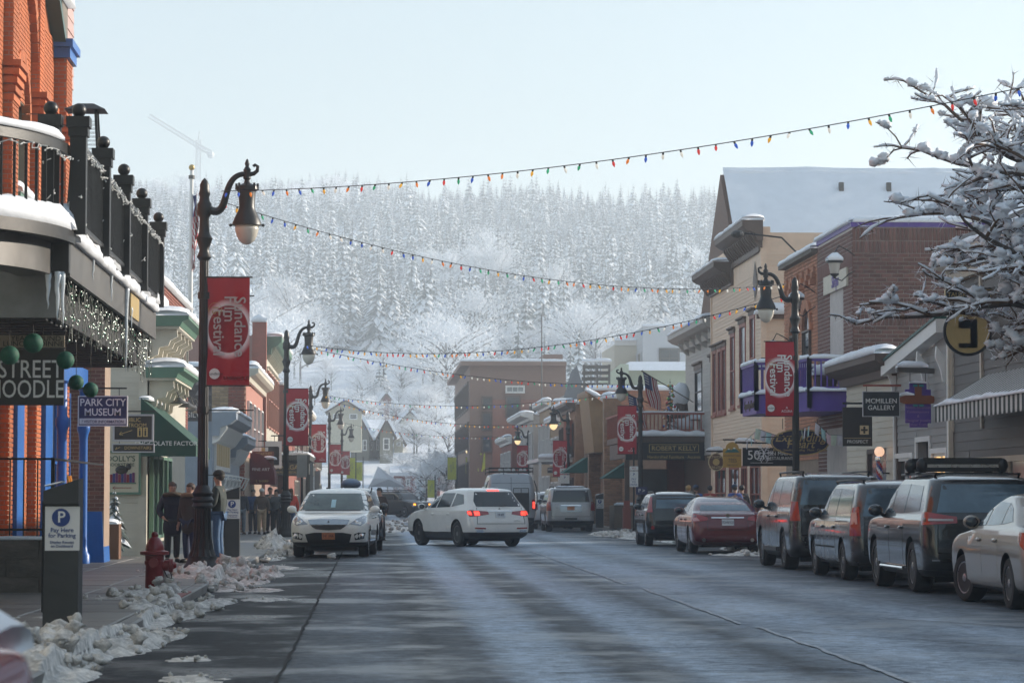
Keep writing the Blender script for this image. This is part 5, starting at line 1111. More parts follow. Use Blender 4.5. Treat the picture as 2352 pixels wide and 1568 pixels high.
MB().bar((xj0, yj + .05, 4.45), (xj1, yj + .05, 4.45), .08).build('rail', WHITE, jw, world=True)
for x in (xj0 + .1, (xj0 + xj1) / 2, xj1): MB().bar((x, yj + .1, .1), (x, yj + .1, 3.4), .14).build('post', WHITE, jw, world=True)
far_front('ochre_gable_shop', 'ochre board shop with snowy hood behind the lit globe lamp', 11.3, 174, 186, 7.4, MATS['ochre_clapboard'], WHITE, -1, 2, 3, seed=33)
far_front('white_trim_shop', 'white trimmed shop front near the far banners', 11.0, 188, 206, 7.0, LGRC, WHITE, -1, 2, 4, seed=34, cd=.9)
far_front('small_brick_shop', 'small red brick shop beside the big brown block', 10.5, 207, 224, 5.8, REDB, WHITE, -1, 2, 3, seed=35)
for i in range(3):
    p = at(1128 + i * 24, 1075 - i * 8, 216)
# big brown block on the corner, hill buildings
bb = bld('brown_block', 'big flat roofed brown block at the far end of the street', 11.5, 250)
BRB = M('brown_render', (.25, .15, .11), .75, var=.1); BRC = M('brown_brick_panel', (.30, .13, .09), .75, var=.12); XB = xat(1078, 232)
wbox(bb, 'wall', BRB, (XB, 232, .1), (xat(1300, 232), 272, 12.4)); wbox(bb, 'brick_panel', BRC, (xat(1130, 232), 231.9, .1), (xat(1290, 232), 231.98, 9.6)); Wbb = Wall((XB, 232, 0), (1, 0, 0), (0, -1, 0)); Wbl = Wall((XB, 232, 0), RU, RN)
for (px0, px1, py0, py1) in ((1160, 1205, 885, 903), (1160, 1195, 908, 960), (1105, 1130, 910, 940), (1105, 1130, 945, 990), (1215, 1255, 930, 985), (1105, 1130, 1000, 1040)): window(bb, Wall((0, 231.9, 0), (1, 0, 0), (0, -1, 0)), xat(px0, 232), xat(px1, 232), zat(py1, 232), zat(py0, 232), WHITE if py0 == 885 else TRIMB, SCRN if py0 == 885 else GLASS_W, cols=3 if py0 == 885 else 1, fw=.15, inset=-.08)
for i in range(8):
    for f in range(3): window(bb, Wbl, 2 + i * 4.7, 5 + i * 4.7, 2 + f * 3.4, 4.4 + f * 3.4, TRIMB, GLASS_W, fw=.15, inset=-.08)
wbox(bb, 'roof_slab', BRB, (XB - .8, 231.2, 12.4), (xat(1300, 232), 272.5, 12.75)); snow_cap(bb, [(XB - .8, 231.8, 12.75), (xat(1300, 232), 231.8, 12.75)], 1.2, .25, 9, lump=.1)
wbox(bb, 'penthouse', BRB, (xat(1255, 232), 236, 12.4), (xat(1300, 232), 245, 13.6)); MB().tube([(xat(1244, 228), 228, 5), (xat(1244, 228), 228, zat(722, 228))], .06, 6).build('mast', GREYM, bb, world=True)
wm = bld('white_block', 'white modern block with dark windows up the hill on the right', 24, 252)
WB = M('pale_render', (.52, .55, .58), .7, var=.05); z0 = 7
wbox(wm, 'wall', WB, (xat(1478, 250), 250, z0), (xat(1640, 250), 266, zat(748, 250))); Wwm = Wall((0, 250, 0), EX, EYm); window(wm, Wwm, xat(1515, 250), xat(1563, 250), zat(845, 250), zat(798, 250), GREYM, GLASS_W, cols=2, rows=2, fw=.15, inset=-.08)
Wwl = Wall((xat(1478, 250), 250, 0), RU, RN)
for i in range(3): window(wm, Wwl, 1 + i * 4, 4 + i * 4, zat(850, 250), zat(805, 250), WB, GLASS_W, fw=.12, inset=-.08)
wbox(wm, 'side_wing', M('cream_render', (.55, .52, .42), .7, var=.06), (xat(1412, 256), 256, z0), (xat(1474, 256), 270, zat(790, 256))); wbox(wm, 'wing_trim', WHITE, (xat(1412, 256), 255.9, zat(792, 256)), (xat(1474, 256), 255.98, zat(782, 256))); snow_cap(wm, [(xat(1412, 256), 256.3, zat(782, 256)), (xat(1474, 256), 256.3, zat(782, 256))], 1, .25, 4); snow_cap(wm, [(xat(1478, 250), 250.4, zat(748, 250)), (xat(1640, 250), 250.4, zat(748, 250))], 1, .25, 4, lump=.1)
pg = bld('green_block', 'pale green low block with thick snow on its hipped roof', 18, 205)
pgm = M('pale_green', (.36, .40, .30), .7, var=.08); Y = 205; wbox(pg, 'wall', pgm, (xat(1440, Y), Y, 3), (xat(1620, Y), Y + 12, zat(848, Y))); MB().hexa([(xat(1428, Y), Y - .5, zat(850, Y)), (xat(1625, Y), Y - .5, zat(850, Y)), (xat(1625, Y), Y + 12, zat(850, Y)), (xat(1428, Y), Y + 12, zat(850, Y)), (xat(1450, Y), Y + .8, zat(828, Y)), (xat(1620, Y), Y + .8, zat(828, Y)), (xat(1620, Y), Y + 10, zat(828, Y)), (xat(1450, Y), Y + 10, zat(828, Y))]).build('roof_snow', SNOW, pg, world=True)
MB().add([(xat(1320, Y - 6), Y - 6, zat(925, Y - 6)), (xat(1445, Y - 6), Y - 6, zat(925, Y - 6)), (xat(1445, Y), Y, zat(835, Y)), (xat(1425, Y), Y, zat(835, Y))], [(0, 1, 2, 3)]).build('sloping_roof', pgm, pg, world=True)
gs = bld('grey_roof_block', 'grey block with slatted roof screens behind the shop roofs', 14, 192); Y = 192
wbox(gs, 'wall', M('grey_render', (.27, .26, .25), .7, var=.1), (xat(1300, Y), Y, 3), (xat(1412, Y), Y + 10, zat(905, Y)))
for i in range(4): wbox(gs, 'screen_slat', GREYM, (xat(1338, Y), Y - .3 + i * .5, zat(838 + i * 13, Y) - .25), (xat(1400, Y), Y - .1 + i * .5, zat(838 + i * 13, Y)))
for px in (1340, 1370, 1398): wbox(gs, 'screen_post', GREYM, (xat(px, Y), Y + .1, zat(905, Y)), (xat(px, Y) + .15, Y + .25, zat(836, Y)))
MB().add([(xat(1290, Y), Y - 1, zat(920, Y)), (xat(1345, Y), Y - 1, zat(915, Y)), (xat(1335, Y), Y + 4, zat(832, Y)), (xat(1322, Y), Y + 4, zat(845, Y))], [(0, 1, 2, 3)]).build('sloping_roof', M('slate_roof', (.12, .12, .125), .7, var=.15), gs, world=True); snow_cap(gs, [(xat(1335, Y), Y - .2, zat(832, Y)), (xat(1405, Y), Y - .2, zat(830, Y))], .6, .25, 3)
# ---------------------------------------------------------------- houses at the foot of the hill, tent, crane
def house(label, px0, px1, py_base, py_eave, py_ridge, Y, mw_, depth=8, gable=True, name='house', win=2):
    x0, x1 = xat(px0, Y), xat(px1, Y); zb, ze, zr = zat(py_base, Y), zat(py_eave, Y), zat(py_ridge, Y); t = thing(name, label, 'house', ((x0 + x1) / 2, Y, zb)); xm_ = (x0 + x1) / 2
    wbox(t, 'wall', mw_, (x0, Y, zb - 3), (x1, Y + depth, ze)); W = Wall((x0, Y, 0), EX, EYm); L = x1 - x0
    if gable:
        MB().prism([(x0, ze), (x1, ze), (xm_, zr)], Y, Y + depth, axis='y').build('gable', mw_, t, world=True)
        for s_, xe in ((-1, x0), (1, x1)):
            o = .35; nrm = Vector((s_ * (zr - ze), 0, abs(xm_ - xe))).normalized() * .12; A = Vector((xe + s_ * o, 0, ze - o * (zr - ze) / abs(xm_ - xe))); B = Vector((xm_, 0, zr + .05))
            q = [A + Vector((0, Y - .5, 0)), B + Vector((0, Y - .5, 0)), B + Vector((0, Y + depth + .3, 0)), A + Vector((0, Y + depth + .3, 0))]
            MB().hexa(q + [p + nrm * 1.2 for p in q]).build('roof', TRIMB, t, world=True); MB().hexa([p + nrm * 1.25 for p in q] + [p + nrm * 4.2 for p in q]).build('roof_snow', SNOW, t, world=True)
    else:
        q = [Vector((x0 - .4, Y - .5, ze)), Vector((x1 + .4, Y - .5, ze)), Vector((x1 + .4, Y + depth * .6, zr)), Vector((x0 - .4, Y + depth * .6, zr))]; u = Vector((0, -.1, .35))
        MB().hexa(q + [p + u for p in q]).build('roof_snow', SNOW, t, world=True); MB().prism([(x0, ze), (x1, ze), (x1, ze + .1), (x0, ze + .1)], Y - .4, Y - .2, axis='y').build('eaves', WHITE, t, world=True)
    for i in range(win): window(t, W, L * (i + .25) / win, L * (i + .75) / win, zb + (ze - zb) * .3, zb + (ze - zb) * .8, WHITE, GLASS_W, fw=.12, inset=-.08, rows=2)
    return t
OLV = M('olive_wall', (.20, .19, .15), .7, var=.1); BARN = M('barn_red', (.24, .075, .055), .7, var=.12); CRW = M('pale_cream', (.52, .49, .38), .7, var=.06); SLW = M('slate_wall', (.17, .17, .18), .7, var=.1)
house('cream house with low snowy roof above the left shop fronts', 755, 830, 972, 945, 922, 300, CRW); house('red house with twin gables on the snowy slope', 862, 912, 968, 936, 906, 378, BARN)
house('second small red gable beside the twin gabled house', 938, 972, 962, 946, 926, 384, BARN, win=1); house('grey gabled house with broad snowy roof facing the street end', 806, 848, 1050, 1000, 962, 318, OLV); house('grey house wing with a bay window beside the gabled house', 872, 902, 1050, 995, 968, 314, OLV, win=1)
house('low snow roofed link between the two grey gables', 846, 874, 1050, 998, 968, 322, OLV, gable=False); house('pale house half hidden in frosted trees', 920, 962, 985, 968, 948, 352, CRW, win=1); house('wide low house with flat snowy roof at street end', 968, 1046, 985, 955, 930, 372, SLW, gable=False, win=3)
house('small dark gabled house below the wide low house', 985, 1040, 1010, 985, 962, 345, SLW, win=2); house('little white cottage behind the far banners', 905, 925, 1030, 1012, 995, 330, CRW, win=1); house('red brick hall with chimneys beyond the white tent', 905, 1010, 1125, 1093, 1078, 276, REDB, gable=False, win=5)
house('snow roofed shed right of the brick hall', 1005, 1042, 1125, 1070, 1045, 282, SLW, win=1)
tn2 = thing('tent', 'white peaked tent roof at the far end of the street', 'tent', (2.0, 247, 0)); Y = 247
ap = at(868, 1070, Y); 
MB().add([at(846, 1118, Y), at(930, 1118, Y), at(925, 1112, Y + 6), at(850, 1112, Y + 6), ap, at(893, 1100, Y - .5), at(858, 1098, Y - .3)], [(0, 1, 5, 6), (6, 5, 4), (1, 2, 4, 5), (2, 3, 4), (3, 0, 6, 4)]).build('canopy', SNOW, tn2, world=True)
for px in (848, 890, 927): p = at(px, 1118, Y + .3); MB().bar((p.x, p.y, 0), (p.x, p.y, p.z), .12).build('pole', WHITE, tn2, world=True)
cr = thing('tower_crane', 'faint pale tower crane above the ridge', 'crane', (xat(455, 1000), 1000, 90)); CRM = M('crane_pale', (.6, .6, .58), .6)
def lattice(name, a, c, wd, n):
    a, c = Vector(a), Vector(c); b = MB(); d = (c - a).normalized(); u = d.cross(Vector((0, 1, 0))).normalized() * wd / 2; v = Vector((0, wd / 2, 0))
    for q in (u + v, u - v, -u + v, -u - v): b.bar(a + q, c + q, .35)
    for i in range(n): p, q = a.lerp(c, i / n), a.lerp(c, (i + 1) / n); b.bar(p + u + v, q - u + v, .2).bar(p - u - v, q + u - v, .2)
    b.build(name, CRM, cr, world=True)
Y = 1000; lattice('mast', at(455, 420, Y), at(456, 322, Y), 1.6, 14); lattice('jib', at(470, 345, Y), at(342, 266, Y), 1.3, 22); lattice('counter_jib', at(452, 335, Y), at(486, 352, Y), 1.4, 6); MB().ball(at(484, 356, Y), 1.4, 6, 4).build('counterweight', CRM, cr, world=True); MB().bar(at(456, 322, Y), at(458, 302, Y), .4).build('apex', CRM, cr, world=True)

# --- shops beside the camera, unseen, added for shade and reflections
nb_ = bld('unseen_corner_shop', 'tall brown shop front added beside the camera outside the picture', 13.6, 38); wbox(nb_, 'wall', BRN2, (13.2, 28, .1), (20, 46.5, 7.6)); Wn = Wall((13.2, 28, 0), RU, RN); cornice(Wn, nb_, TRIMB, 7.2, .5, 0, 18.5, .5, .2, 3)  # unseen block put in to shade the near road
for i in range(5): window(nb_, Wn, .8 + i * 3.6, 3.2 + i * 3.6, 4.2, 6.2, WHITE, GLASS_W, inset=-.08, rows=2); window(nb_, Wn, .8 + i * 3.6, 3.2 + i * 3.6, .7, 2.9, TRIMB, GLASS_W, inset=-.08, cols=2, name='shop_window')
nb2 = bld('unseen_stone_shop', 'stone shop front added opposite the red car outside the picture', 13.6, 15); wbox(nb2, 'wall', STONE, (13.2, 4, .1), (20, 25.5, 8.4)); Wn2 = Wall((13.2, 4, 0), RU, RN); cornice(Wn2, nb2, CREAM, 8.0, .5, 0, 21, .5, .2, 3)  # unseen as well, set with a gap that lets sun streaks through
for i in range(5): window(nb2, Wn2, .8 + i * 4, 3.4 + i * 4, 4.2, 6.6, WHITE, GLASS_W, inset=-.08, rows=2); window(nb2, Wn2, .8 + i * 4, 3.4 + i * 4, .7, 2.9, TRIMB, GLASS_W, inset=-.08, cols=2, name='shop_window')
nb3 = bld('noodle_house', 'cream noodle house front behind the near end of the balcony', -7, 30); wbox(nb3, 'wall', CREAM, (-12, 8, .1), (-6.15, 39.9, 9.5)); Wn3 = Wall((-6.15, 8, 0), LWU, LWN); cornice(Wn3, nb3, TEAL, 9.2, .5, 0, 31.5, .5, .2, 3)  # unseen front, coloured cream for the reflections in the parked cars
for i in range(7): window(nb3, Wn3, .8 + i * 4.4, 3.6 + i * 4.4, 5.0, 7.6, WHITE, GLASS_W, inset=-.08, rows=2); window(nb3, Wn3, .8 + i * 4.4, 3.6 + i * 4.4, .7, 2.9, TRIMB, GLASS_W, inset=-.08, cols=2, name='shop_window')
# ---------------------------------------------------------------- street lamps, banners, light strings
LGLASS = M('lamp_globe', (.62, .58, .50), .25, var=.1, emit=.0)
LGLIT = M('lamp_globe_lit', (.8, .65, .4), .3, var=.05, emit=.55, ecol=(1, .72, .36))
def lamp_mesh():
    P = {}
    b = MB().lathe([(.34, 0), (.34, .10), (.30, .16), (.27, .22), (.255, .30)], 20); P['base'] = (b.mesh('base', BLACK, smooth=True), None)
    b = MB().lathe([(.25, .30), (.20, .42), (.165, .62), (.15, .9), (.148, 1.15)], 28, flute=.10); P['fluted_shaft'] = (b.mesh('fluted_shaft', BLACK), None)
    b = MB().lathe([(.15, 1.15), (.19, 1.19), (.165, 1.25), (.20, 1.30), (.165, 1.36), (.19, 1.42), (.15, 1.47), (.13, 1.52), (.105, 1.56)], 20); P['collar'] = (b.mesh('collar', BLACK, smooth=True), None)
    b = MB().lathe([(.098, 1.55), (.08, 5.6)], 24, flute=.12); P['pole'] = (b.mesh('pole', BLACK), None)
    b = MB().lathe([(.085, 5.58), (.135, 5.64), (.10, 5.72), (.085, 5.78), (.15, 5.98), (.11, 6.04), (.095, 6.10), (.085, 6.35), (.13, 6.42), (.13, 6.60), (.10, 6.64), (.085, 6.72), (.105, 6.78), (.085, 6.86), (.085, 6.94), (.05, 7.02), (.0, 7.07)], 18); P['capital'] = (b.mesh('capital', BLACK, smooth=True), None)
    A = []   # S-curved arm towards +x
    for i in range(25):
        t = i / 24; p0, p1, p2, p3 = (.08, 6.50), (.52, 6.28), (.22, 7.22), (.80, 7.14)
        A.append(((1 - t) ** 3 * p0[0] + 3 * t * (1 - t) ** 2 * p1[0] + 3 * t * t * (1 - t) * p2[0] + t ** 3 * p3[0], 0, (1 - t) ** 3 * p0[1] + 3 * t * (1 - t) ** 2 * p1[1] + 3 * t * t * (1 - t) * p2[1] + t ** 3 * p3[1]))
    b = MB().tube(A, [.075 - .03 * i / 24 for i in range(25)], 8)
    c = [(.80, 0, 7.14), (.88, 0, 7.15), (.94, 0, 7.20), (.95, 0, 7.28), (.90, 0, 7.31), (.87, 0, 7.28)]; b.tube(c, [.045, .04, .035, .03, .028, .03], 8)
    b.lathe([(.03, 7.02), (.07, 7.06), (.06, 7.18), (.07, 7.22), (.03, 7.28), (.045, 7.33), (.02, 7.40), (0, 7.42)], 12, (.76, 0, 0)); P['arm'] = (b.mesh('arm', BLACK, smooth=True), None)
    o = (.76, 0, 0)
    b = MB().lathe([(.04, 7.04), (.06, 6.98), (.19, 6.92), (.20, 6.86), (.155, 6.82), (.14, 6.55), (.16, 6.48), (.22, 6.36), (.26, 6.26), (.265, 6.22), (.25, 6.215)], 20, o)
    for i in range(8): a = math.pi * i / 4; b.box((.76 + .19 * math.cos(a) - .02, .19 * math.sin(a) - .02, 6.86), (.76 + .19 * math.cos(a) + .02, .19 * math.sin(a) + .02, 6.97))
    for a in (0, math.pi): b.ball((.76 + .29 * math.cos(a), 0, 6.22), .03, 8, 6)
    P['lantern_hood'] = (b.mesh('lantern_hood', BLACK, smooth=True), None)
    b = MB().lathe([(.215, 6.215), (.21, 6.13), (.185, 6.03), (.135, 5.94), (.07, 5.885), (.0, 5.865)], 22, o); P['glass'] = (b.mesh('glass', LGLASS, smooth='all'), None)
    for z in (2.9, 4.95): P['banner_arm%d' % z] = (MB().bar((.05, 0, z), (.9, 0, z), .022).lathe([(.11, z - .06), (.11, z + .06)], 12).mesh('banner_arm', BLACK), None)
    return P
LP = lamp_mesh()
GLIT = LP['glass'][0].copy(); GLIT.materials[0] = LGLIT
def lamp(label, x, y, side=1, H=7.07, lit=False, banner=True):
    t = thing('street_lamp', label, 'street lamp', (x, y, .10), 0, 'street lamps along Main street'.replace('Main', 'the')); s_ = H / 7.07
    for k, (me, _) in LP.items():
        o = link(k.rstrip('0123456789'), GLIT if (k == 'glass' and lit) else me, t); o.scale = (side, 1, s_)
    return t
def banner_mat():
    m = bpy.data.materials.new('festival_banner'); m.use_nodes = True; n = m.node_tree.nodes; l = m.node_tree.links; b = n['Principled BSDF']; b.inputs['Roughness'].default_value = .75
    tc = n.new('ShaderNodeTexCoord'); sp = n.new('ShaderNodeSeparateXYZ'); l.new(tc.outputs['Object'], sp.inputs[0])
    def mt(op, a, c):
        q = n.new('ShaderNodeMath'); q.operation = op
        for i, x in enumerate((a, c)):
            if isinstance(x, (int, float)): q.inputs[i].default_value = x
            else: l.new(x, q.inputs[i])
        return q.outputs[0]
    dx = sp.outputs[0]; dz = mt('MULTIPLY', mt('SUBTRACT', sp.outputs[2], -.92), .84)
    r = mt('SQRT', mt('ADD', mt('POWER', dx, 2), mt('POWER', dz, 2)), 0)
    cr = n.new('ShaderNodeValToRGB'); e = cr.color_ramp; e.elements[0].position = 0; e.elements[0].color = (.33, .018, .03, 1); e.elements[1].position = 1; e.elements[1].color = (.42, .022, .035, 1)
    for p_, c in ((.352, (.33, .018, .03, 1)), (.362, (.85, .80, .80, 1)), (.395, (.80, .62, .62, 1)), (.46, (.42, .022, .035, 1))): q = e.elements.new(p_); q.color = c
    l.new(r, cr.inputs[0]); nz = n.new('ShaderNodeTexNoise'); nz.inputs['Scale'].default_value = 3; l.new(tc.outputs['Object'], nz.inputs['Vector'])
    hs = n.new('ShaderNodeHueSaturation'); mr = n.new('ShaderNodeMapRange'); mr.inputs[3].default_value = .88; mr.inputs[4].default_value = 1.12; l.new(nz.outputs[0], mr.inputs[0]); l.new(mr.outputs[0], hs.inputs['Value']); l.new(cr.outputs[0], hs.inputs['Color']); l.new(hs.outputs[0], b.inputs['Base Color'])
    return m
BANM = banner_mat(); BANY = M('lime_banner', (.50, .52, .05), .75, var=.1); GREYL = M('grey_lettering', (.12, .14, .14), .6, var=0)
BW, BH = .76, 1.92
def cloth(m, sag=.03):
    b = MB(); nx, nz = 10, 22; vs = []
    for j in range(nz + 1):
        for i in range(nx + 1):
            u, v = i / nx, j / nz; vs.append(((u - .5) * BW, sag * math.sin(v * 3.1) * math.sin(u * 4 + .5) + .012 * math.sin(u * 11 + v * 5), -v * BH))
    b.add(vs, [(j * (nx + 1) + i, j * (nx + 1) + i + 1, (j + 1) * (nx + 1) + i + 1, (j + 1) * (nx + 1) + i) for j in range(nz) for i in range(nx)]); return b.mesh('cloth', m, smooth='all')
CLR, CLY = cloth(BANM), cloth(BANY)
DOWN, RGT = Vector((0, 0, -1)), Vector((1, 0, 0))
def bt(s_, x, z, size, m, **k):     # rotated a quarter turn clockwise: text runs down the banner
    vs, fs = text_geo(s_, size, .002, **k); return [(x + yv, -.035, z - xv) for xv, yv, zv in vs], fs
def banner_letters():
    out = []
    for i, (s_, x, z, sz) in enumerate([('Sundance', .20, -.88, .285), ('Film', .02, -.56, .285), ('Festival', -.175, -.98, .285)]):
        v, f = bt(s_, x - .0, z, sz, None, offset=.012); out.append((MB().add(v, f).mesh('lettering', LETW), 'lettering'))
    v, f = bt('15', -.235, -.58, .17, None, offset=.006); out.append((MB().add(v, f).mesh('lettering', GOLD), 'lettering'))
    c = MB()
    for i in range(24): a0, a1 = 2 * math.pi * i / 24, 2 * math.pi * (i + 1) / 24; c.bar((-.235 + .115 * math.cos(a0), -.035, -.58 + .13 * math.sin(a0)), (-.235 + .115 * math.cos(a1), -.035, -.58 + .13 * math.sin(a1)), .012, .004)
    out.append((c.mesh('gold_ring', GOLD), 'gold_ring'))
    c = MB().lathe([(.095, 0), (.095, .004)], 24, (-.24, -.035, -1.72), axis='y'); out.append((c.mesh('white_disc', LETW), 'white_disc'))
    vs, fs = text_geo('sundance', .07, .002); out.append((MB().add([(-.22 + x, -.042, -1.72 + y) for x, y, z in vs], fs).mesh('lettering', DKSIGN), 'lettering')); return out
BL = banner_letters()
vs, fs = text_geo('SUNDANCE TV', .085, .002, .006); SP_TV = MB().add([(.15 + x * .8, -.035, -1.80 + y) for x, y, z in vs], fs).mesh('lettering', LETW)
vs, fs = text_geo('ACURA', .085, .002, .006); SP_AC = MB().add([(.17 + x, -.035, -1.80 + y) for x, y, z in vs], fs).mesh('lettering', LETW)
vs, fs = text_geo('A', .09, .002, .0); SP_A2 = MB().add([(.17 + x, -.035, -1.71 + y) for x, y, z in vs], fs).mesh('lettering', LETW)
YL = []
for s_, x, z in (('Live PC', .12, -.72), ('Give PC', -.08, -.95)): v, f = bt(s_, x, z, .2, None, offset=.006); YL.append(MB().add(v, f).mesh('lettering', GREYL))
def banner(label, x, y, ztop, yel=False, sp=None, sc=1.0, rz=0):
    t = thing('banner', label, 'banner', (x, y, ztop), rz, 'festival banners on the lamp poles' if not yel else 'lime green banners down the street'); t.scale = (sc,) * 3
    link('cloth', CLY if yel else CLR, t)
    for me in (YL if yel else [q[0] for q in BL] + ([SP_TV] if sp == 'tv' else [SP_AC, SP_A2] if sp == 'ac' else [])): link(me.name.split('.')[0], me, t)
    MB().tube([(-BW / 2 - .04, 0, .012), (BW / 2 + .05, 0, .012)], .014, 6).build('rod', BLACK, t); MB().tube([(-BW / 2 - .04, 0, -BH - .012), (BW / 2 + .03, 0, -BH - .012)], .012, 6).build('rod', BLACK, t)
LL = [(-3.0, 49.8), (-2.9, 95), (-3.1, 142.6), (-2.8, 187), (-2.4, 229)]
nmL = ['tall black street lamp rising from the snow pile beside the man in a cap', 'black street lamp by the pub with the second red banner', 'third black street lamp on the left pavement', 'fourth street lamp on the left pavement, before the grey gabled house', 'farthest street lamp on the left pavement']
for i, ((x, y), lb) in enumerate(zip(LL, nmL)): lamp(lb, x, y, 1)
lamp('street lamp holding the end of the highest light string', 11.0, 31, -1)
RL = [(11.0, 71.5, 7.07), (10.8, 111, 6.25), (10.3, 145, 5.85), (10.95, 193, 6.0), (10.9, 240, 5.6)]
nmR = ['black street lamp in front of the purple balcony', 'black street lamp beside the two flags', 'street lamp with lit globe beside the jeweller balcony', 'street lamp with lit globe above the grey van', 'farthest lit street lamp before the brown block']
for i, ((x, y, H), lb) in enumerate(zip(RL, nmR)): lamp(lb, x, y, -1, H, lit=i >= 2)
for i, (px, py, Y, lb, sp) in enumerate([(525, 638, 49.75, 'large red festival banner on the nearest lamp pole, left', 'tv'), (683, 893, 94.9, 'red festival banner on the second left lamp pole', None), (732.5, 975, 142.5, 'red festival banner on the third left lamp pole', 'ac'), (770, 1021, 186.9, 'red festival banner on the fourth left lamp pole, overlapping the fifth', None), (793, 1036, 228.9, 'farthest red festival banner on the left side', None),
        (1791, 785, 71.45, 'red festival banner in front of the purple balcony', 'ac'), (1440, 932, 110.9, 'red festival banner under the two flags', 'ac'), (1286, 1012, 144.9, 'red festival banner above the silver SUV', None), (1200, 1023, 192.9, 'red festival banner just above the grey van', None), (1146, 1031, 239, 'red festival banner left of the grey van roof', None)]):
    p = at(px, py, Y); banner(lb, p.x, Y, p.z, False, sp, 1.0 if i not in (7,) else .97, 0)
for i, (px, py, Y, sc, lb) in enumerate([(806, 1051, 250, 1.0, 'lime banner right of the last left red banner'), (824, 1061, 262, .9, 'second lime banner on the left pavement'), (1038, 1050, 236, .98, 'tall lime banner left of the brown block doorway'), (1077, 1050, 238, .72, 'lime banner below the small lit globe'), (1106, 1040, 232, .80, 'lime banner nearest the grey van'), (990, 1102, 262, .85, 'lime banner low behind the white crossover')]):
    p = at(px, py, Y); banner(lb, p.x, Y, p.z, True, None, sc); bp0 = thing('banner_post', 'thin dark post carrying the ' + lb, 'post', (p.x + .45 * sc, Y + .05, 0)); MB().tube([(0, 0, 0), (0, 0, p.z + .5)], .05, 8).build('shaft', BLACK, bp0); MB().bar((0, 0, p.z), (-.85 * sc, 0, p.z), .03).build('arm', BLACK, bp0)
    if i == 3: MB().ball((-.3, 0, p.z + .55), .3, 12, 8).build('globe', LGLIT, bp0, smooth='all')
BULB = [M('bulb_%d' % i, c, .25, var=0, coat=1, emit=.35) for i, c in enumerate([(.55, .02, .015), (.015, .08, .42), (.70, .35, .02), (.02, .30, .14), (.65, .62, .55), (.65, .18, .02)])]
SOCK = M('bulb_socket', (.015, .02, .018), .5, var=0); WIRE = M('light_wire', (.02, .02, .025), .6, var=0)
def bulb_mesh(m): return MB().lathe([(.012, 0), (.022, -.005), (.024, -.05), (.022, -.052)], 8).lathe([(.021, -.052), (.034, -.085), (.030, -.12), (.012, -.165), (0, -.175)], 8, mi=1).mesh('bulb', [SOCK, m], smooth=True)
BM = [bulb_mesh(m) for m in BULB]
def string_lights(label, P0, Pm, P1, n, seed, dens=.27):
    """wire through three seen points: catenary-like parabola"""
    P0, Pm, P1 = Vector(P0), Vector(Pm), Vector(P1); t = thing('light_string', label, 'string lights', P0, 0, 'coloured light strings over the street'); rg = random.Random(seed)
    tm = (Pm - P0).dot(P1 - P0) / (P1 - P0).length_squared; lm = P0.lerp(P1, tm).z; k = (lm - Pm.z) / (tm * (1 - tm))
    def f(u): p = P0.lerp(P1, u); p.z -= k * u * (1 - u); return p - P0
    MB().tube([f(i / 60) for i in range(61)], .007 + .003 * (P0.y > 80), 4).build('wire', WIRE, t)
    for i in range(n):
        o = link('bulb', BM[(i * 7 + rg.randrange(0, 4)) % 6], t, f((i + .5) / n)); o.rotation_euler = (rg.uniform(-.5, .5), rg.uniform(-.5, .5), 0); s_ = .68 if P0.y < 60 else .85; o.scale = (s_,) * 3
def P(px, py, Y): return at(px, py, Y)
string_lights('highest string of coloured bulbs rising to the right edge', (-2.7, 49.8, zat(440, 49.8)), P(1500, 357, 40.6), (11, 31, 6.95), 62, 1)
string_lights('light string sagging from the near left lamp to the lamp by purple balcony', (-2.75, 50, zat(462, 50)), P(1230, 652, 62), (10.75, 71.3, zat(648, 71.3)), 66, 2)
string_lights('light string from the purple balcony lamp down to the second left lamp', (-2.3, 94.9, zat(792, 94.9)), P(1150, 806, 84), (10.75, 71.6, zat(675, 71.6)), 72, 3)
string_lights('light string from the second left lamp to the flag side lamp', (-2.3, 95.1, zat(797, 95.1)), P(1050, 860, 102), (10.4, 111, zat(882, 111)), 56, 4)
string_lights('light string below it, from the flag side lamp to third left lamp', (-2.4, 142.5, zat(908, 142.5)), P(1050, 932, 128), (10.4, 111.2, zat(898, 111)), 56, 5)
string_lights('lower far light string ending at the jeweller lamp', (-2.5, 142.8, zat(915, 142.8)), P(1040, 972, 143.5), (10.0, 145, zat(968, 145)), 50, 6)
string_lights('farthest light string, above the grey van', (-2.3, 187, zat(968, 187)), P(1040, 1002, 190), (10.6, 193, zat(1000, 193)), 44, 7)
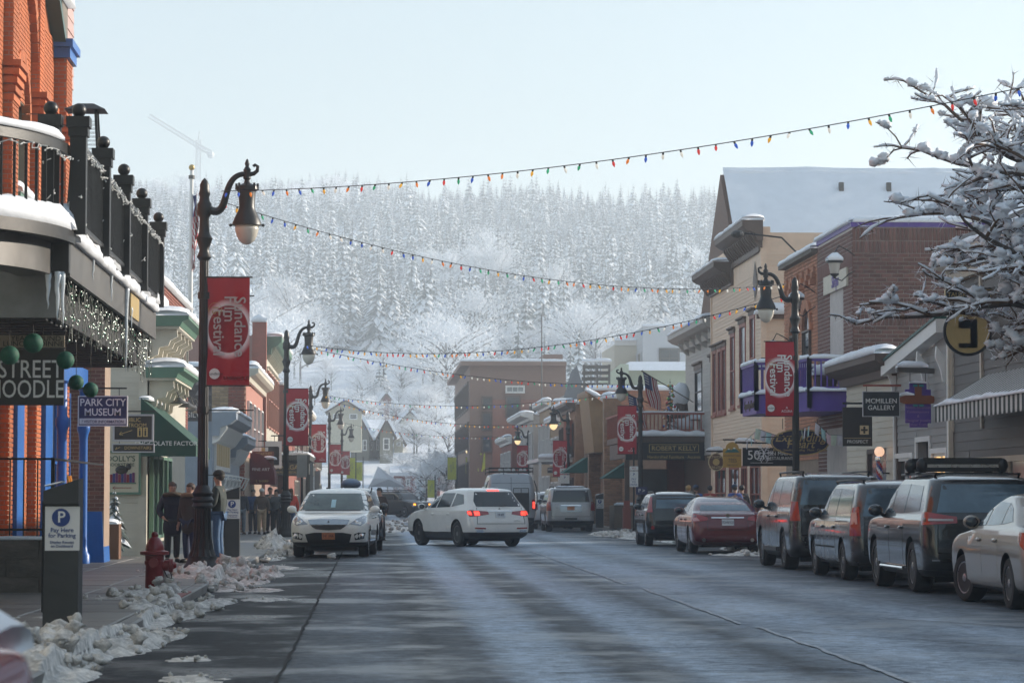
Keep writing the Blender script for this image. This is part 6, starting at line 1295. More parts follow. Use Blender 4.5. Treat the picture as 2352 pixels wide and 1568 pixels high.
# ---------------------------------------------------------------- small street furniture
def pay_station(label, x, y, H=1.45, rz=0):
    t = thing('pay_station', label, 'pay station', (x, y, .12), rz); w_, d_ = .165, .2; s_ = H / 1.45
    b = MB().hexa([(-w_, -d_, 0), (w_, -d_, 0), (w_, d_, 0), (-w_, d_, 0), (-w_, -d_ + .02, 1.22 * s_), (w_, -d_ + .02, 1.22 * s_), (w_, d_, 1.22 * s_), (-w_, d_, 1.22 * s_)]); b.build('body', M('charcoal_metal', (.035, .038, .04), .45, var=.2, dirt=.2), t)
    MB().hexa([(-w_, -d_ - .03, 1.22 * s_), (w_, -d_ - .03, 1.22 * s_), (w_, d_, 1.22 * s_), (-w_, d_, 1.22 * s_), (-w_, -d_ - .03, 1.34 * s_), (w_, -d_ - .03, H), (w_, d_, H + .01), (-w_, d_, 1.36 * s_)]).build('cap', MATS['charcoal_metal'], t)
    MB().box((-w_ - .012, -d_ - .005, .25), (-w_ - .002, d_ - .08, 1.25 * s_)).build('side_seam', BLACK, t)
    MB().box((-w_ + .015, -d_ + .006, .80 * s_), (w_ + .01, -d_ + .014, 1.20 * s_)).build('notice', WHITE, t); Y = -d_ + .003
    PB = M('parking_blue', (.015, .05, .22), .4, var=.05); MB().lathe([(.085, Y - .004), (.085, Y)], 28, (0.0, 0, 1.10 * s_), axis='y').build('blue_disc', PB, t)
    letters(t, 'P', .003, 1.10 * s_, .15, LETW, d=Y - .006, offset=.012)
    for s2, z, sz in (('Pay Here', .985, .058), ('for Parking', .935, .058), ('Display Receipt', .875, .036), ('on Dashboard', .84, .036)): letters(t, s2, .01, z * s_, sz, PB, d=Y, offset=.004)
    snow_strip([(-w_, 0, H - .07), (0, 0, H - .03)], .3, .03, None, 4).build('snow_cap', SNOW, t, smooth='all')
    return t
pay_station('near dark parking pay station behind the front snow pile', -2.92, 26.6, 1.50); pay_station('second pay station standing behind the man in a cap', -3.05, 61.5, 1.55); pay_station('far pay station right of the large silver SUV', 10.05, 122, 1.5)
hy = thing('fire_hydrant', 'red fire hydrant standing in dirty snow at the kerb', 'hydrant', (-2.98, 38.6, .11)); HR = M('hydrant_red', (.22, .015, .018), .4, var=.25, vs=8, coat=.3, dirt=.15)
MB().lathe([(.17, 0), (.17, .05), (.13, .06), (.125, .40), (.14, .42), (.14, .46), (.13, .47), (.13, .54), (.20, .55), (.20, .59), (.13, .61), (.125, .66), (.10, .73), (.06, .78), (.045, .79), (.045, .82), (.05, .83), (.03, .86), (0, .86)], 24).build('barrel', HR, hy, smooth=True)
MB().lathe([(.075, 0), (.075, .19), (.095, .20), (.095, .25), (.05, .26), (.03, .30)], 16, (0, 0, .40), axis='x').build('outlet', HR, hy, smooth=True); MB().lathe([(.05, -.2), (.05, 0)], 12, (0, 0, .44), axis='y').lathe([(.065, -.22), (.065, -.18)], 12, (0, 0, .44), axis='y').build('outlet', HR, hy, smooth=True)
MB().tube([(.22, -.02, .34), (.24, -.03, .22), (.18, -.06, .24), (.13, -.05, .34)], .008, 5).build('chain', BLACK, hy)
def sign_post(label, px, pyb, Y, H, boards, r=.035, x=None, m=BLACK, sq=False):
    p = at(px, pyb, Y); t = thing('sign_post', label, 'sign', (p.x if x is None else x, Y, .1)); MB().tube([(0, 0, 0), (0, 0, H)], r, 8).build('post', m, t)
    for i, (w_, h_, z, mm, txt, ink) in enumerate(boards):
        q = MB().box((-w_ / 2, -.05, z), (w_ / 2, -.04, z + h_)).build('plate', mm, t)
        for j, (s_, vz, sz) in enumerate(txt): put_text(b := MB(), s_, (0, -.052, z + vz), EX, EZ, sz, extrude=.002); b.build('lettering', ink, t)
    return t
INKR = M('ink_red', (.4, .03, .03), .5, var=0); INKG = M('ink_green', (.02, .2, .08), .5, var=0); SGB = M('sign_back', (.28, .27, .25), .5, metal=.3, var=.15); PBL = MATS['parking_blue']
sign_post('white PAY TO PARK sign on a pole right of the red banner', 1456, 1220, 109, 3.3, [(.34, .62, 1.75, WHITE, [('P', .48, .17), ('PAY', .30, .11), ('TO', .19, .11), ('PARK', .08, .11)], PBL), (.34, .16, 2.40, WHITE, [('NO', .08, .1)], INKR)])
sign_post('small blue parking arrow sign low beside the PAY TO PARK sign', 1473, 1220, 108.5, 1.9, [(.45, .30, 1.45, NAVY, [('P >', .15, .2)], LETW)], x=xat(1474, 108.5))
sign_post('parking sign post in front of the jeweller shop', 1297, 1200, 144, 3.2, [(.5, .45, 2.05, WHITE, [('P', .3, .2)], PBL), (.5, .3, 2.55, WHITE, [('NO', .15, .2)], INKR)])
sign_post('grey sign back on a slim post right of the second left lamp', 693, 1222, 92, 2.75, [(.34, .75, 2.0, SGB, [], LETW)]); sign_post('narrow sign seen edge on beside the left parked cars', 715, 1215, 100, 2.6, [(.12, 1.2, 1.4, SGB, [], LETW)]); sign_post('thin leaning post further behind the white parked crossover', 728, 1205, 112, 2.4, [(.2, .9, 1.5, SGB, [], LETW)], m=SGB)
# flagpole
fp = thing('flagpole', 'white flagpole with a limp striped flag above the cream building', 'flagpole', (xat(437, 80), 80, 6.7)); zt = zat(392, 80)
MB().tube([(0, 0, -.3), (.02, 0, zt - 6.7)], [.075, .05], 12).build('pole', WHITE, fp, smooth=True); MB().ball((.02, 0, zt - 6.62), .09, 12, 8).build('ball', GOLD, fp, smooth='all'); MB().lathe([(.09, zt - 6.95), (.09, zt - 6.85)], 12, (.02, 0, 0)).build('truck', GREYM, fp)
b = MB(); nu, nv = 8, 26; V = []
for j in range(nv + 1):
    for i in range(nu + 1):
        u, v = i / nu, j / nv; V.append((.06 + .16 * u * (1 - .4 * v) + .05 * math.sin(v * 9 + u * 4), .22 * math.sin(u * 9 + v * 2) * u - .05, zt - 6.7 - .75 - v * 2.2 + u * .12))
for j in range(nv):
    for i in range(nu): b.add([V[j * (nu + 1) + i], V[j * (nu + 1) + i + 1], V[(j + 1) * (nu + 1) + i + 1], V[(j + 1) * (nu + 1) + i]], [(0, 1, 2, 3)], 2 if v < -1 or (j < 8 and i < 5) else ((j // 2 + i) % 2))
b.build('flag', [FR, FW_, FB], fp, smooth='all')
# ---------------------------------------------------------------- hanging signs on the right
def arm(t, w_, h_, ext=.5, up=.12, m=BLACK, hang=2):
    MB().bar((-w_ / 2, .02, h_ + up), (w_ / 2 + ext, .02, h_ + up), .05).build('bracket', m, t)
    for i in range(hang): x = -w_ * .4 + i * w_ * .8 / max(1, hang - 1); MB().bar((x, .02, h_), (x, .02, h_ + up), .015).build('hanger', BLACK, t)
CHARB = M('charcoal_board', (.028, .032, .036), .5, var=.2); IVORY = M('ivory_panel', (.62, .50, .30), .5, var=.08)
t, w_, h_ = sign_board('gallery_sign', 'black hanging sign reading McMILLEN GALLERY', 1983, 900, 2065, 955, 67.5, CHARB, .05, M('grey_frame', (.45, .44, .46)), .015); letters(t, 'MCMILLEN', 0, h_ * .62, .165, LETW, offset=.004); letters(t, 'GALLERY', 0, h_ * .34, .165, LETW, offset=.004); arm(t, w_, h_, 1.0, .16, RBRN)
t, w_, h_ = sign_board('prospect_sign', 'tall dark hanging sign with a cream cross panel reading PROSPECT', 1936, 935, 2003, 1024, 69.5, M('dark_brown_board', (.035, .03, .028), .5, var=.2), .05); letters(t, 'PROSPECT', 0, h_ * .11, .115, LETW); MB().box((-w_ / 2 + .03, -.004, h_ * .20), (w_ / 2 - .03, 0, h_ * .21)).build('rule', IVORY, t); MB().box((w_ * .08, -.006, h_ * .30), (w_ * .38, 0, h_ * .53)).build('panel', IVORY, t); q = w_ * .23; MB().box((q - .025, -.012, h_ * .325), (q + .025, -.006, h_ * .505)).box((q - .085, -.0115, h_ * .39), (q + .085, -.0065, h_ * .44)).build('cross', MATS['dark_brown_board'], t); arm(t, w_, h_, .7, .1)
t = thing('cross_sign', 'stepped purple sign with a brown cross hanging before the grey shop', 'sign', (xat(2118, 63.5), 63.5, zat(980, 63.5))); s_ = 6370 / 63.5; u = lambda px: (px - 2118) / s_; v_ = lambda py: (980 - py) / s_
MB().prism([(u(2098), v_(980)), (u(2140), v_(980)), (u(2140), v_(970)), (u(2148), v_(970)), (u(2148), v_(892)), (u(2138), v_(892)), (u(2138), v_(878)), (u(2098), v_(878)), (u(2098), v_(892)), (u(2088), v_(892)), (u(2088), v_(970)), (u(2098), v_(970))], 0, .05, axis='y').build('board', PURP, t)
TERC = M('terracotta', (.22, .075, .035), .6, var=.2); MB().prism([(u(2075), v_(922)), (u(2088), v_(926)), (u(2148), v_(926)), (u(2160), v_(922)), (u(2160), v_(910)), (u(2148), v_(906)), (u(2126), v_(906)), (u(2126), v_(880)), (u(2110), v_(880)), (u(2110), v_(906)), (u(2088), v_(906)), (u(2075), v_(910))], -.03, .0, axis='y').build('cross', TERC, t)
for i, s2 in enumerate(('Native American', 'Contemporary', '&', 'Designer Jewelry', 'Ethnic Crafts')): letters(t, s2, 0, v_(934 + i * 10), .085, M('lilac_lettering', (.35, .22, .45), .5), d=-.004)
for px in (2111, 2125): MB().box((u(px) - .05, -.05, v_(886)), (u(px) + .05, -.03, v_(881))).build('turquoise', M('turquoise', (.03, .25, .28), .4), t); MB().box((u(px) - .05, -.05, v_(932)), (u(px) + .05, -.03, v_(927))).build('turquoise', MATS['turquoise'], t)
MB().bar((u(2068), .03, v_(846)), (u(2175), .03, v_(850)), .2, .12).build('beam', GREYM, t); 
for px in (2100, 2136): MB().bar((u(px), .03, v_(878)), (u(px), .03, v_(850)), .015).build('hanger', BLACK, t)
snow_strip([(u(2068), 0, v_(842)), (u(2140), 0, v_(842))], .3, .14, None, 4).build('snow_cap', SNOW, t, smooth='all'); snow_strip([(u(2076), 0, v_(906)), (u(2108), 0, v_(906))], .16, .09, None, 5).build('snow_cap', SNOW, t, smooth='all'); snow_strip([(u(2098), 0, v_(878)), (u(2138), 0, v_(878))], .14, .07, None, 6).build('snow_cap', SNOW, t, smooth='all')
t, w_, h_ = sign_board('talisker_sign', 'narrow black sign reading TALISKER above the round sign', 2172, 666, 2305, 688, 57.5, DKSIGN, .06, GOLD, .012); letters(t, 'TALISKER ON MAIN', 0, h_ * .5, .13, GOLD); snow_strip([(-w_ / 2, .03, h_), (-w_ * .1, .03, h_)], .16, .07, None, 4).build('snow_cap', SNOW, t, smooth='all'); MB().bar((0, .03, h_), (.9, .03, h_ + .1), .04).build('bracket', BLACK, t)
t = thing('round_sign', 'round black sign with gold rim hanging behind the snowy branches', 'sign', (xat(2236, 57.5), 57.5, zat(757, 57.5))); MB().lathe([(.52, 0), (.52, .06)], 40, axis='y').build('disc', DKSIGN, t); MB().lathe([(.40, -.012), (.46, -.02), (.46, 0), (.40, 0)], 40, axis='y').build('rim', GOLD, t, smooth=True); MB().box((-.20, -.012, .06), (.05, 0, .26)).box((.05, -.012, -.35), (.2, 0, .26)).box((-.2, -.012, -.35), (.05, 0, -.25)).build('monogram', GOLD, t)
for x in (-.3, .3): MB().tube([(x, .03, .42), (x, .03, .62)], .02, 6).build('chain', BLACK, t)
def oval(label, px0, px1, py0, py1, Y, m, rim, name='oval_sign'):
    cx, cy = (px0 + px1) / 2, (py0 + py1) / 2; t = thing(name, label, 'sign', at(cx, cy, Y)); a, c = (px1 - px0) / 2 * Y / F_PX, (py1 - py0) / 2 * Y / F_PX; n = 40
    MB().prism([(a * math.cos(2 * math.pi * i / n), c * math.sin(2 * math.pi * i / n)) for i in range(n)], 0, .06, axis='y').build('board', m, t)
    b = MB()
    for i in range(n): p0, p1 = [Vector((a * .97 * math.cos(2 * math.pi * k / n), -.01, c * .96 * math.sin(2 * math.pi * k / n))) for k in (i, i + 1)]; b.bar(p0, p1, .03, .03)
    b.build('rim', rim, t); return t, a, c
t, a, c = oval('dark blue oval sign with gold script reading Expanding Heart', 1770, 1906, 985, 1046, 79, M('oval_blue', (.025, .022, .06), .5, var=.15), GOLD)
letters(t, 'Expanding', 0, c * .35, .36, GOLD, shear=.3, offset=.006); letters(t, 'Heart', 0, -c * .15, .34, GOLD, shear=.3, offset=.006); letters(t, 'Books · Jewelry · Healing · Music · Crystals', 0, -c * .58, .09, GOLD); MB().bar((-.5, .03, c), (-.5, .03, c + .3), .02).bar((.5, .03, c), (.5, .03, c + .3), .02).build('hanger', BLACK, t)
t, w_, h_ = sign_board('restaurant_sign', 'long black hanging sign reading 501 On Main Restaurant', 1706, 1028, 1822, 1070, 88, DKSIGN, .06); letters(t, '501', -w_ * .22, h_ * .58, .42, LETW); letters(t, 'ON MAIN', w_ * .22, h_ * .68, .17, LETW); letters(t, 'RESTAURANT', w_ * .24, h_ * .42, .15, LETW, sx=.9); MB().box((-w_ * .35, -.004, h_ * .17), (w_ * .1, 0, h_ * .19)).build('rule', LETW, t); arm(t, w_, h_, .4, .15)
t = thing('snowflake', 'large white snowflake ornament hanging before the restaurant sign', 'ornament', at(1755, 1040, 86)); b = MB()
for i in range(6):
    a = math.pi * i / 3; e = Vector((math.cos(a), 0, math.sin(a))); b.bar((0, 0, 0), e * .27, .02)
    for k in (.10, .17, .23):
        for s2 in (1, -1): d = Vector((math.cos(a + s2 * .9), 0, math.sin(a + s2 * .9))); b.bar(e * k, e * k + d * .10, .016)
b.build('arms', M('snowflake_white', (.75, .75, .78), .5), t)
t, w_, h_ = sign_board('tee_shop_sign', 'ochre shop sign with mountain picture and arched top', 1661, 1030, 1703, 1073, 97, M('ochre_sign', (.42, .25, .045), .5, var=.1), .06); b = MB(); n = 12; b.prism([(w_ * .36 * math.cos(math.pi * i / n), h_ + w_ * .36 * math.sin(math.pi * i / n)) for i in range(n + 1)], 0, .06, axis='y'); b.build('arched_top', MATS['ochre_sign'], t)
MB().prism([(-w_ * .42, h_ * .80), (-w_ * .2, h_ * 1.02), (-w_ * .05, h_ * .92), (w_ * .1, h_ * 1.08), (w_ * .42, h_ * .80)], -.008, 0, axis='y').build('mountain', M('mountain_teal', (.03, .14, .15), .5), t); MB().prism([(-w_ * .26, h_ * .95), (-w_ * .2, h_ * 1.02), (-w_ * .12, h_ * .95)], -.014, -.008, axis='y').prism([(w_ * .02, h_ * 1.0), (w_ * .1, h_ * 1.08), (w_ * .2, h_ * .99)], -.014, -.008, axis='y').build('snow_peak', LETW, t)
for s2, z, sz in (('BACKSCRATCHERS', .62, .085), ('TEES', .36, .19), ('PARK CITY UT', .12, .07)): letters(t, s2, 0, h_ * z, sz, TRIMB, sx=.8, offset=.008)
arm(t, w_, h_ + w_ * .36, .5, .08)
t, a, c = oval('round wooden sign reading ARTWORKS GALLERY left of ochre sign', 1627, 1663, 1040, 1081, 105, M('oval_brown', (.13, .06, .035), .6, var=.2), IVORY); letters(t, 'ARTWORKS', 0, c * .55, .13, IVORY); letters(t, 'GALLERY', 0, -c * .6, .13, IVORY); MB().lathe([(.13, -.012), (.13, 0)], 20, axis='y').build('centre', GOLD, t); MB().bar((0, .03, c), (.5, .03, c + .1), .03).build('bracket', BLACK, t)
for i, (px, py, Y) in enumerate([(1640, 1036, 104), (1708, 1016, 96)]):
    p = at(px, py, Y); q = thing('snowy_sign_arm', ['snow covered sign arm above the round wooden sign', 'snow covered spotlight arm above the ochre sign'][i], 'bracket', p); MB().bar((-.3, 0, 0), (13.4 - p.x, 0, 0), .06).build('arm', BLACK, q); snow_strip([(-.3, 0, .03), (.35, 0, .03)], .16, .14, None, i).build('snow_cap', SNOW, q, smooth='all')
PF = [M('prayer_%d' % i, c, .85, var=.15) for i, c in enumerate([(.50, .48, .52), (.30, .46, .46), (.55, .40, .44), (.44, .50, .40)])]
for k, (pts, lb) in enumerate([([(1712, 1012, 82.5), (1742, 985, 79.8), (1785, 1000, 79.6), (1832, 990, 79.4), (1862, 976, 78)], 'string of faded prayer flags under the left part of purple balcony'), ([(1872, 968, 77.3), (1905, 998, 77.2), (1940, 1000, 77.2), (1968, 985, 77.2)], 'string of faded prayer flags under the right part of purple balcony')]):
    Q = [at(*p) for p in pts]; t = thing('prayer_flags', lb, 'bunting', Q[0]); MB().tube([q - Q[0] for q in Q], .008, 4).build('cord', WIRE, t); n = 14 if k == 0 else 8
    for i in range(n):
        f = (i + .5) / n * (len(Q) - 1); j = min(int(f), len(Q) - 2); p = Q[j].lerp(Q[j + 1], f - j) - Q[0]; d = (Q[j + 1] - Q[j]).normalized() * .085; dn = Vector((0, 0, -.30)) + Vector((random.uniform(-.05, .05), random.uniform(-.04, .04), 0))
        MB().add([p - d, p + d, p + d * .9 + dn, p - d * .9 + dn, p + dn * .5 + Vector((0, -.03, 0))], [(0, 1, 4), (1, 2, 4), (2, 3, 4), (3, 0, 4)]).build('flag', PF[i % 4], t)
t = thing('gallery_board', 'white framed dark board behind the brown gallery sign', 'sign', at(628, 1045, 118)); MB().box((-.35, 0, -.55), (.35, .05, .6)).build('frame', WHITE, t); MB().box((-.22, -.01, -.42), (.24, 0, .35)).build('panel', DKSIGN, t); MB().bar((-.7, .02, .6), (-.3, .02, .6), .04).build('bracket', BLACK, t)
# ---------------------------------------------------------------- vehicles
RUBBER = M('tyre_rubber', (.014, .014, .015), .75, var=.4, vs=12, bump=.2, bs=60)
SEAM = M('panel_gap', (.006, .006, .006), .8, var=0)
REDL = M('tail_lens', (.30, .012, .015), .12, var=.2, vs=12, coat=1)
REDLIT = M('tail_lens_lit', (.5, .02, .02), .15, var=.1, vs=12, coat=1, emit=1.5, ecol=(1, .05, .03))
AMBER = M('amber_lamp_lit', (.9, .35, .03), .15, var=0, coat=1, emit=1.6, ecol=(1, .35, .03))
CLEARL = M('lamp_lens', (.28, .30, .33), .08, metal=.3, var=.4, vs=14, coat=1)
PLATE = M('plate_white', (.62, .64, .66), .4, var=.1)
PLATE_O = M('plate_orange', (.55, .20, .09), .4, var=.3, vs=14)
PINK = M('plate_ink', (.03, .04, .09), .5, var=0)
def paint(name, col, metal=0.0, rough=.34):
    return M(name, col, rough, metal=metal * .6, var=.07, vs=2.2, coat=1.0, dirt=.07)
KEYS = ('z', 'yf', 'yr', 'w', 'rxf', 'ryf', 'rxr', 'ryr')
class Shell:
    """car body as a stack of rounded plan outlines, one per height"""
    def __init__(s, keys, sub=5):
        K = [tuple(k) + (.30, .42, .22, .26)[len(k) - 4:] if len(k) < 8 else tuple(k) for k in keys]
        K = np.array(K, float); n = len(K); out = []
        for i in range(n - 1):
            p0, p1, p2, p3 = K[max(i - 1, 0)], K[i], K[i + 1], K[min(i + 2, n - 1)]
            for t in np.arange(sub) / sub:
                # monotone-ish hermite
                m1 = np.where((p1 - p0) * (p2 - p1) > 0, (p2 - p0) / 2, 0); m2 = np.where((p2 - p1) * (p3 - p2) > 0, (p3 - p1) / 2, 0)
                lim = 3 * np.abs(p2 - p1); m1 = np.clip(m1, -lim, lim); m2 = np.clip(m2, -lim, lim)
                t2, t3 = t * t, t * t * t
                out.append((2 * t3 - 3 * t2 + 1) * p1 + (t3 - 2 * t2 + t) * m1 + (-2 * t3 + 3 * t2) * p2 + (t3 - t2) * m2)
        out.append(K[-1]); s.R = np.array(out)
        z = s.R[:, 0]
        for i in range(1, len(z)): z[i] = max(z[i], z[i - 1] + 1e-4)
    def at(s, z): return [float(np.interp(z, s.R[:, 0], s.R[:, k])) for k in range(1, 8)]
    def half(s, r, nA=6, nB=7, nC=26):
        _, yf, yr, w, rxf, ryf, rxr, ryr = r; P = []
        rxf, rxr = min(rxf, w * .95), min(rxr, w * .95); L = yf - yr
        ryf = min(ryf, L * .49); ryr = min(ryr, L * .49)
        for i in range(nA): P.append(((w - rxr) * i / nA, yr))
        for i in range(nB): a = math.pi / 2 * i / nB; P.append((w - rxr + rxr * math.sin(a), yr + ryr - ryr * math.cos(a)))
        for i in range(nC): P.append((w, yr + ryr + (L - ryr - ryf) * i / nC))
        for i in range(nB): a = math.pi / 2 * i / nB; P.append((w - rxf + rxf * math.cos(a), yf - ryf + ryf * math.sin(a)))
        for i in range(nA + 1): P.append(((w - rxf) * (1 - i / nA), yf))
        return P
    def mesh(s, zclad=0):
        vs = []; n = None
        for r in s.R:
            h = s.half(r); ring = h + [(-x, y) for x, y in reversed(h[1:-1])]; n = len(ring)
            bow = (0.02 if r[0] > 0 else 0)
            vs += [(x, y, r[0]) for x, y in ring]
        k = len(s.R); fs = []; mi = []
        for i in range(k - 1):
            for j in range(n):
                fs.append((i * n + j, i * n + (j + 1) % n, (i + 1) * n + (j + 1) % n, (i + 1) * n + j)); mi.append(1 if s.R[i][0] < zclad - .01 else 0)
        fs += [tuple(range(n - 1, -1, -1)), tuple((k - 1) * n + j for j in range(n))]; mi += [1, 0]
        return vs, fs, mi
    # surface maps
    def side(s, sg):
        def f(y, z):
            yf, yr, w, rxf, ryf, rxr, ryr = s.at(z); x = w
            if y > yf - ryf: k = min(1, (y - yf + ryf) / ryf); x = w - rxf * (1 - math.sqrt(max(0, 1 - k * k)))
            elif y < yr + ryr: k = min(1, (yr + ryr - y) / ryr); x = w - rxr * (1 - math.sqrt(max(0, 1 - k * k)))
            return Vector((sg * x, y, z))
        return f
    def end(s, front):
        def f(u, z):
            yf, yr, w, rxf, ryf, rxr, ryr = s.at(z); sg = 1 if u >= 0 else -1; a = abs(u)
            rx, ry = (rxf, ryf) if front else (rxr, ryr); e = yf if front else yr; dr = -1 if front else 1
            if a <= w - rx: return Vector((u, e, z))
            t = (a - (w - rx)) / ((rx + ry) / 2)
            if t <= math.pi / 2: return Vector((sg * (w - rx + rx * math.sin(t)), e + dr * (ry - ry * math.cos(t)), z))
            return Vector((sg * w, e + dr * (ry + (t - math.pi / 2) * (rx + ry) / 2), z))
        return f
def patch(poly, fmap, off=.006, th=.02, step=.10, mb=None, mi=0, flip=None):
    """polygon in surface coordinates laid on a curved surface, with a rim"""
    mb = mb or MB(); bm = bmesh.new()
    vs = [bm.verts.new((a, b, 0)) for a, b in poly]; bm.faces.new(vs)
    for ax in (0, 1):
        lo, hi = min(p[ax] for p in poly), max(p[ax] for p in poly); k = max(1, int((hi - lo) / step))
        for i in range(1, k):
            c = [0, 0, 0]; c[ax] = lo + (hi - lo) * i / k; nrm = [0, 0, 0]; nrm[ax] = 1
            bmesh.ops.bisect_plane(bm, geom=bm.verts[:] + bm.edges[:] + bm.faces[:], plane_co=c, plane_no=nrm, dist=1e-5)
    bm.verts.index_update(); bm.verts.ensure_lookup_table()
    P = []; Q = []; e = .004
    for v in bm.verts:
        a, b = v.co.x, v.co.y; p = fmap(a, b)
        n = (fmap(a + e, b) - fmap(a - e, b)).cross(fmap(a, b + e) - fmap(a, b - e))
        n = n.normalized() if n.length > 1e-12 else Vector((0, 0, 1))
        if n.dot(Vector((p.x, p.y * .3, 0))) < 0: n = -n
        P.append(p + n * off); Q.append(p + n * (off - th))
    F = [tuple(v.index for v in f.verts) for f in bm.faces]; B = [(ed.verts[0].index, ed.verts[1].index) for ed in bm.edges if len(ed.link_faces) == 1]
    bm.free(); k = len(P)
    mb.add(P + Q, F + [(a, b, b + k, a + k) for a, b in B], mi); return mb
def mir(poly): return [(-a, b) for a, b in reversed(poly)]
def wheel(parent, x, y, R, wd, rim=.66, spokes=5, mrim=None, sg=1, split=False, steer=0):
    """tyre with rim and spokes; the face looks along +x (sg=1) or -x"""
    t = MB(); h = wd / 2; r = R * rim
    t.lathe([(r, -h * .8), (r * 1.03, -h), (R * .93, -h), (R * .985, -h * .75), (R, -h * .5), (R, h * .5), (R * .985, h * .75), (R * .93, h), (r * 1.03, h), (r, h * .8)], 36, axis='x')
    w_ = t.build('wheel', RUBBER, parent, smooth=True, loc=(x, y, R)); w_.rotation_euler = (0, 0, steer)
    d = MB(); o = sg * h
    d.lathe([(r * 1.0, o * .86), (r * .93, o * .8), (r * .9, o * .2), (r * .3, o * .15)], 32, axis='x', mi=1)
    d.lathe([(r * 1.01, o * .80), (r * 1.01, o * .90), (r * .92, o * .88), (r * .92, o * .78)], 32, axis='x')
    for i in range(spokes):
        for q in ((-.13, .13) if split else (0,)):
            a = 2 * math.pi * i / spokes + .3 + q; wv = r * (.11 if split else .2)
            c, s_ = math.cos(a), math.sin(a); 
            def P(rr, tt, dx): return (o * dx, rr * c - tt * s_, rr * s_ + tt * c)
            d.hexa([P(r * .15, -wv * .8, .5), P(r * .95, -wv * .55, .5), P(r * .95, wv * .55, .5), P(r * .15, wv * .8, .5), P(r * .15, -wv * .7, .86), P(r * .95, -wv * .45, .84), P(r * .95, wv * .45, .84), P(r * .15, wv * .7, .86)])
    d.lathe([(r * .26, o * .45), (r * .25, o * .9), (r * .14, o * .96)], 14, axis='x')
    d.build('rim', [mrim or ALLOY, TRIM], w_, smooth=True, angle=30)
    return w_
def car(name, label, keys, pnt, x, y, head=0, wb=2.8, R=.36, tw=.24, track=None, ax=None, zclad=.0, windows=(), doors=(), rearwin=None, shield=None, spokes=5, split=False, mirror=(.9, 1.0),
        arch=.055, glass=None, steer=0, seams=(), rails=None, mrim=None, gap=.004, plain=False, zoff=0, group=None, cat='car'):
    t = thing(name, label, cat, (x, y, zoff), head, group)
    S = Shell(keys); vs, fs, mi = S.mesh(zclad); W2 = max(k[3] for k in keys)
    me = bpy.data.meshes.new('body'); me.from_pydata(vs, [], fs); me.materials.append(pnt); me.materials.append(TRIM)
    me.polygons.foreach_set('material_index', mi); me.polygons.foreach_set('use_smooth', [True] * len(fs))
    ya, yb = ax if ax else (wb / 2, -wb / 2)
    body = link('body', me, t)
    cut = MB(); RA = R + arch
    for yy in (ya, yb):
        for sg in (1, -1): cut.lathe([(RA, sg * (W2 - .34)), (RA, sg * (W2 + .2))] if sg > 0 else [(RA, sg * (W2 + .2)), (RA, sg * (W2 - .34))], 40, (0, yy, R + .01), axis='x')
    cme = cut.mesh('cutter', [TRIM, TRIM]); co = bpy.data.objects.new('cutter', cme); COL.objects.link(co); co.parent = t
    md = body.modifiers.new('arches', 'BOOLEAN'); md.operation = 'DIFFERENCE'; md.object = co; md.solver = 'EXACT'
    try: md.material_mode = 'TRANSFER'
    except Exception: pass
    bpy.context.view_layer.update()
    dg = bpy.context.evaluated_depsgraph_get()
    nm = bpy.data.meshes.new_from_object(body.evaluated_get(dg)); body.modifiers.clear(); body.data = nm
    nm.polygons.foreach_set('use_smooth', [True] * len(nm.polygons)); nm.set_sharp_from_angle(angle=rad(38))
    bpy.data.objects.remove(co)
    ht = (track or (W2 * 2 - tw - .05)) / 2
    for yy, st in ((ya, steer), (yb, 0)):
        for sg in (1, -1): wheel(t, sg * ht, yy, R, tw, spokes=spokes, sg=sg, split=split, steer=st, mrim=mrim)
    MB().box((-W2 + .32, yb - .3, .16), (W2 - .32, ya + .3, .42)).build('underbody', TRIM, t)
    MB().tube([(-ht, yb, R), (ht, yb, R)], .06, 8).build('axle', TRIM, t)
    gl = glass or GLASS_D
    for sg in (1, -1):
        f = S.side(sg)
        for p in doors:
            d = patch(p, f, .003, .03).build('door', pnt, t, smooth=True, angle=30)
            b = MB(); hy = min(q[0] for q in p) + .13; hz = max(q[1] for q in p) - .14
            c = f(hy, hz); b.ball((c.x + sg * .02, hy + .02, hz), .035, 8, 6, sc=(.7, 3.0, .8)); b.build('handle', pnt, d, smooth='all')
        for p in windows: patch(p, f, .005, .02).build('window', gl, t, smooth=True, angle=30)
        for p in seams:
            patch(p, f, .0045, .01).build('panel_gap', SEAM, t)
        if mirror:
            my, mz = mirror; c = f(my, mz); b = MB()
            b.ball((sg * (abs(c.x) + .15), my, mz + .07), .12, 14, 10, sc=(1.0, .62, .78)); b.bar((c.x, my + .02, mz - .02), (sg * (abs(c.x) + .12), my, mz + .04), .06, .05)
            m_ = b.build('mirror', pnt, t, smooth='all')
            MB().ball((sg * (abs(c.x) + .155), my - .045, mz + .07), .1, 12, 8, sc=(.95, .35, .7)).build('mirror_glass', GLASS_D, m_, smooth='all')
    if rearwin: patch(rearwin, S.end(False), .005, .02).build('rear_window', gl, t, smooth=True, angle=30)
    if shield: patch(shield, S.end(True), .005, .02).build('windscreen', gl, t, smooth=True, angle=30)
    if rails:
        rx, y0, y1, z0, z1 = rails
        for sg in (1, -1): MB().tube([(sg * rx, y0, z0), (sg * rx, y0 + .12, z1), (sg * rx, (y0 + y1) / 2, z1 + .015), (sg * rx, y1 - .12, z1), (sg * rx, y1, z0)], .02, 8).build('roof_rail', TRIM if pnt.name != 'x' else ALLOY, t, smooth='all')
    return t, S
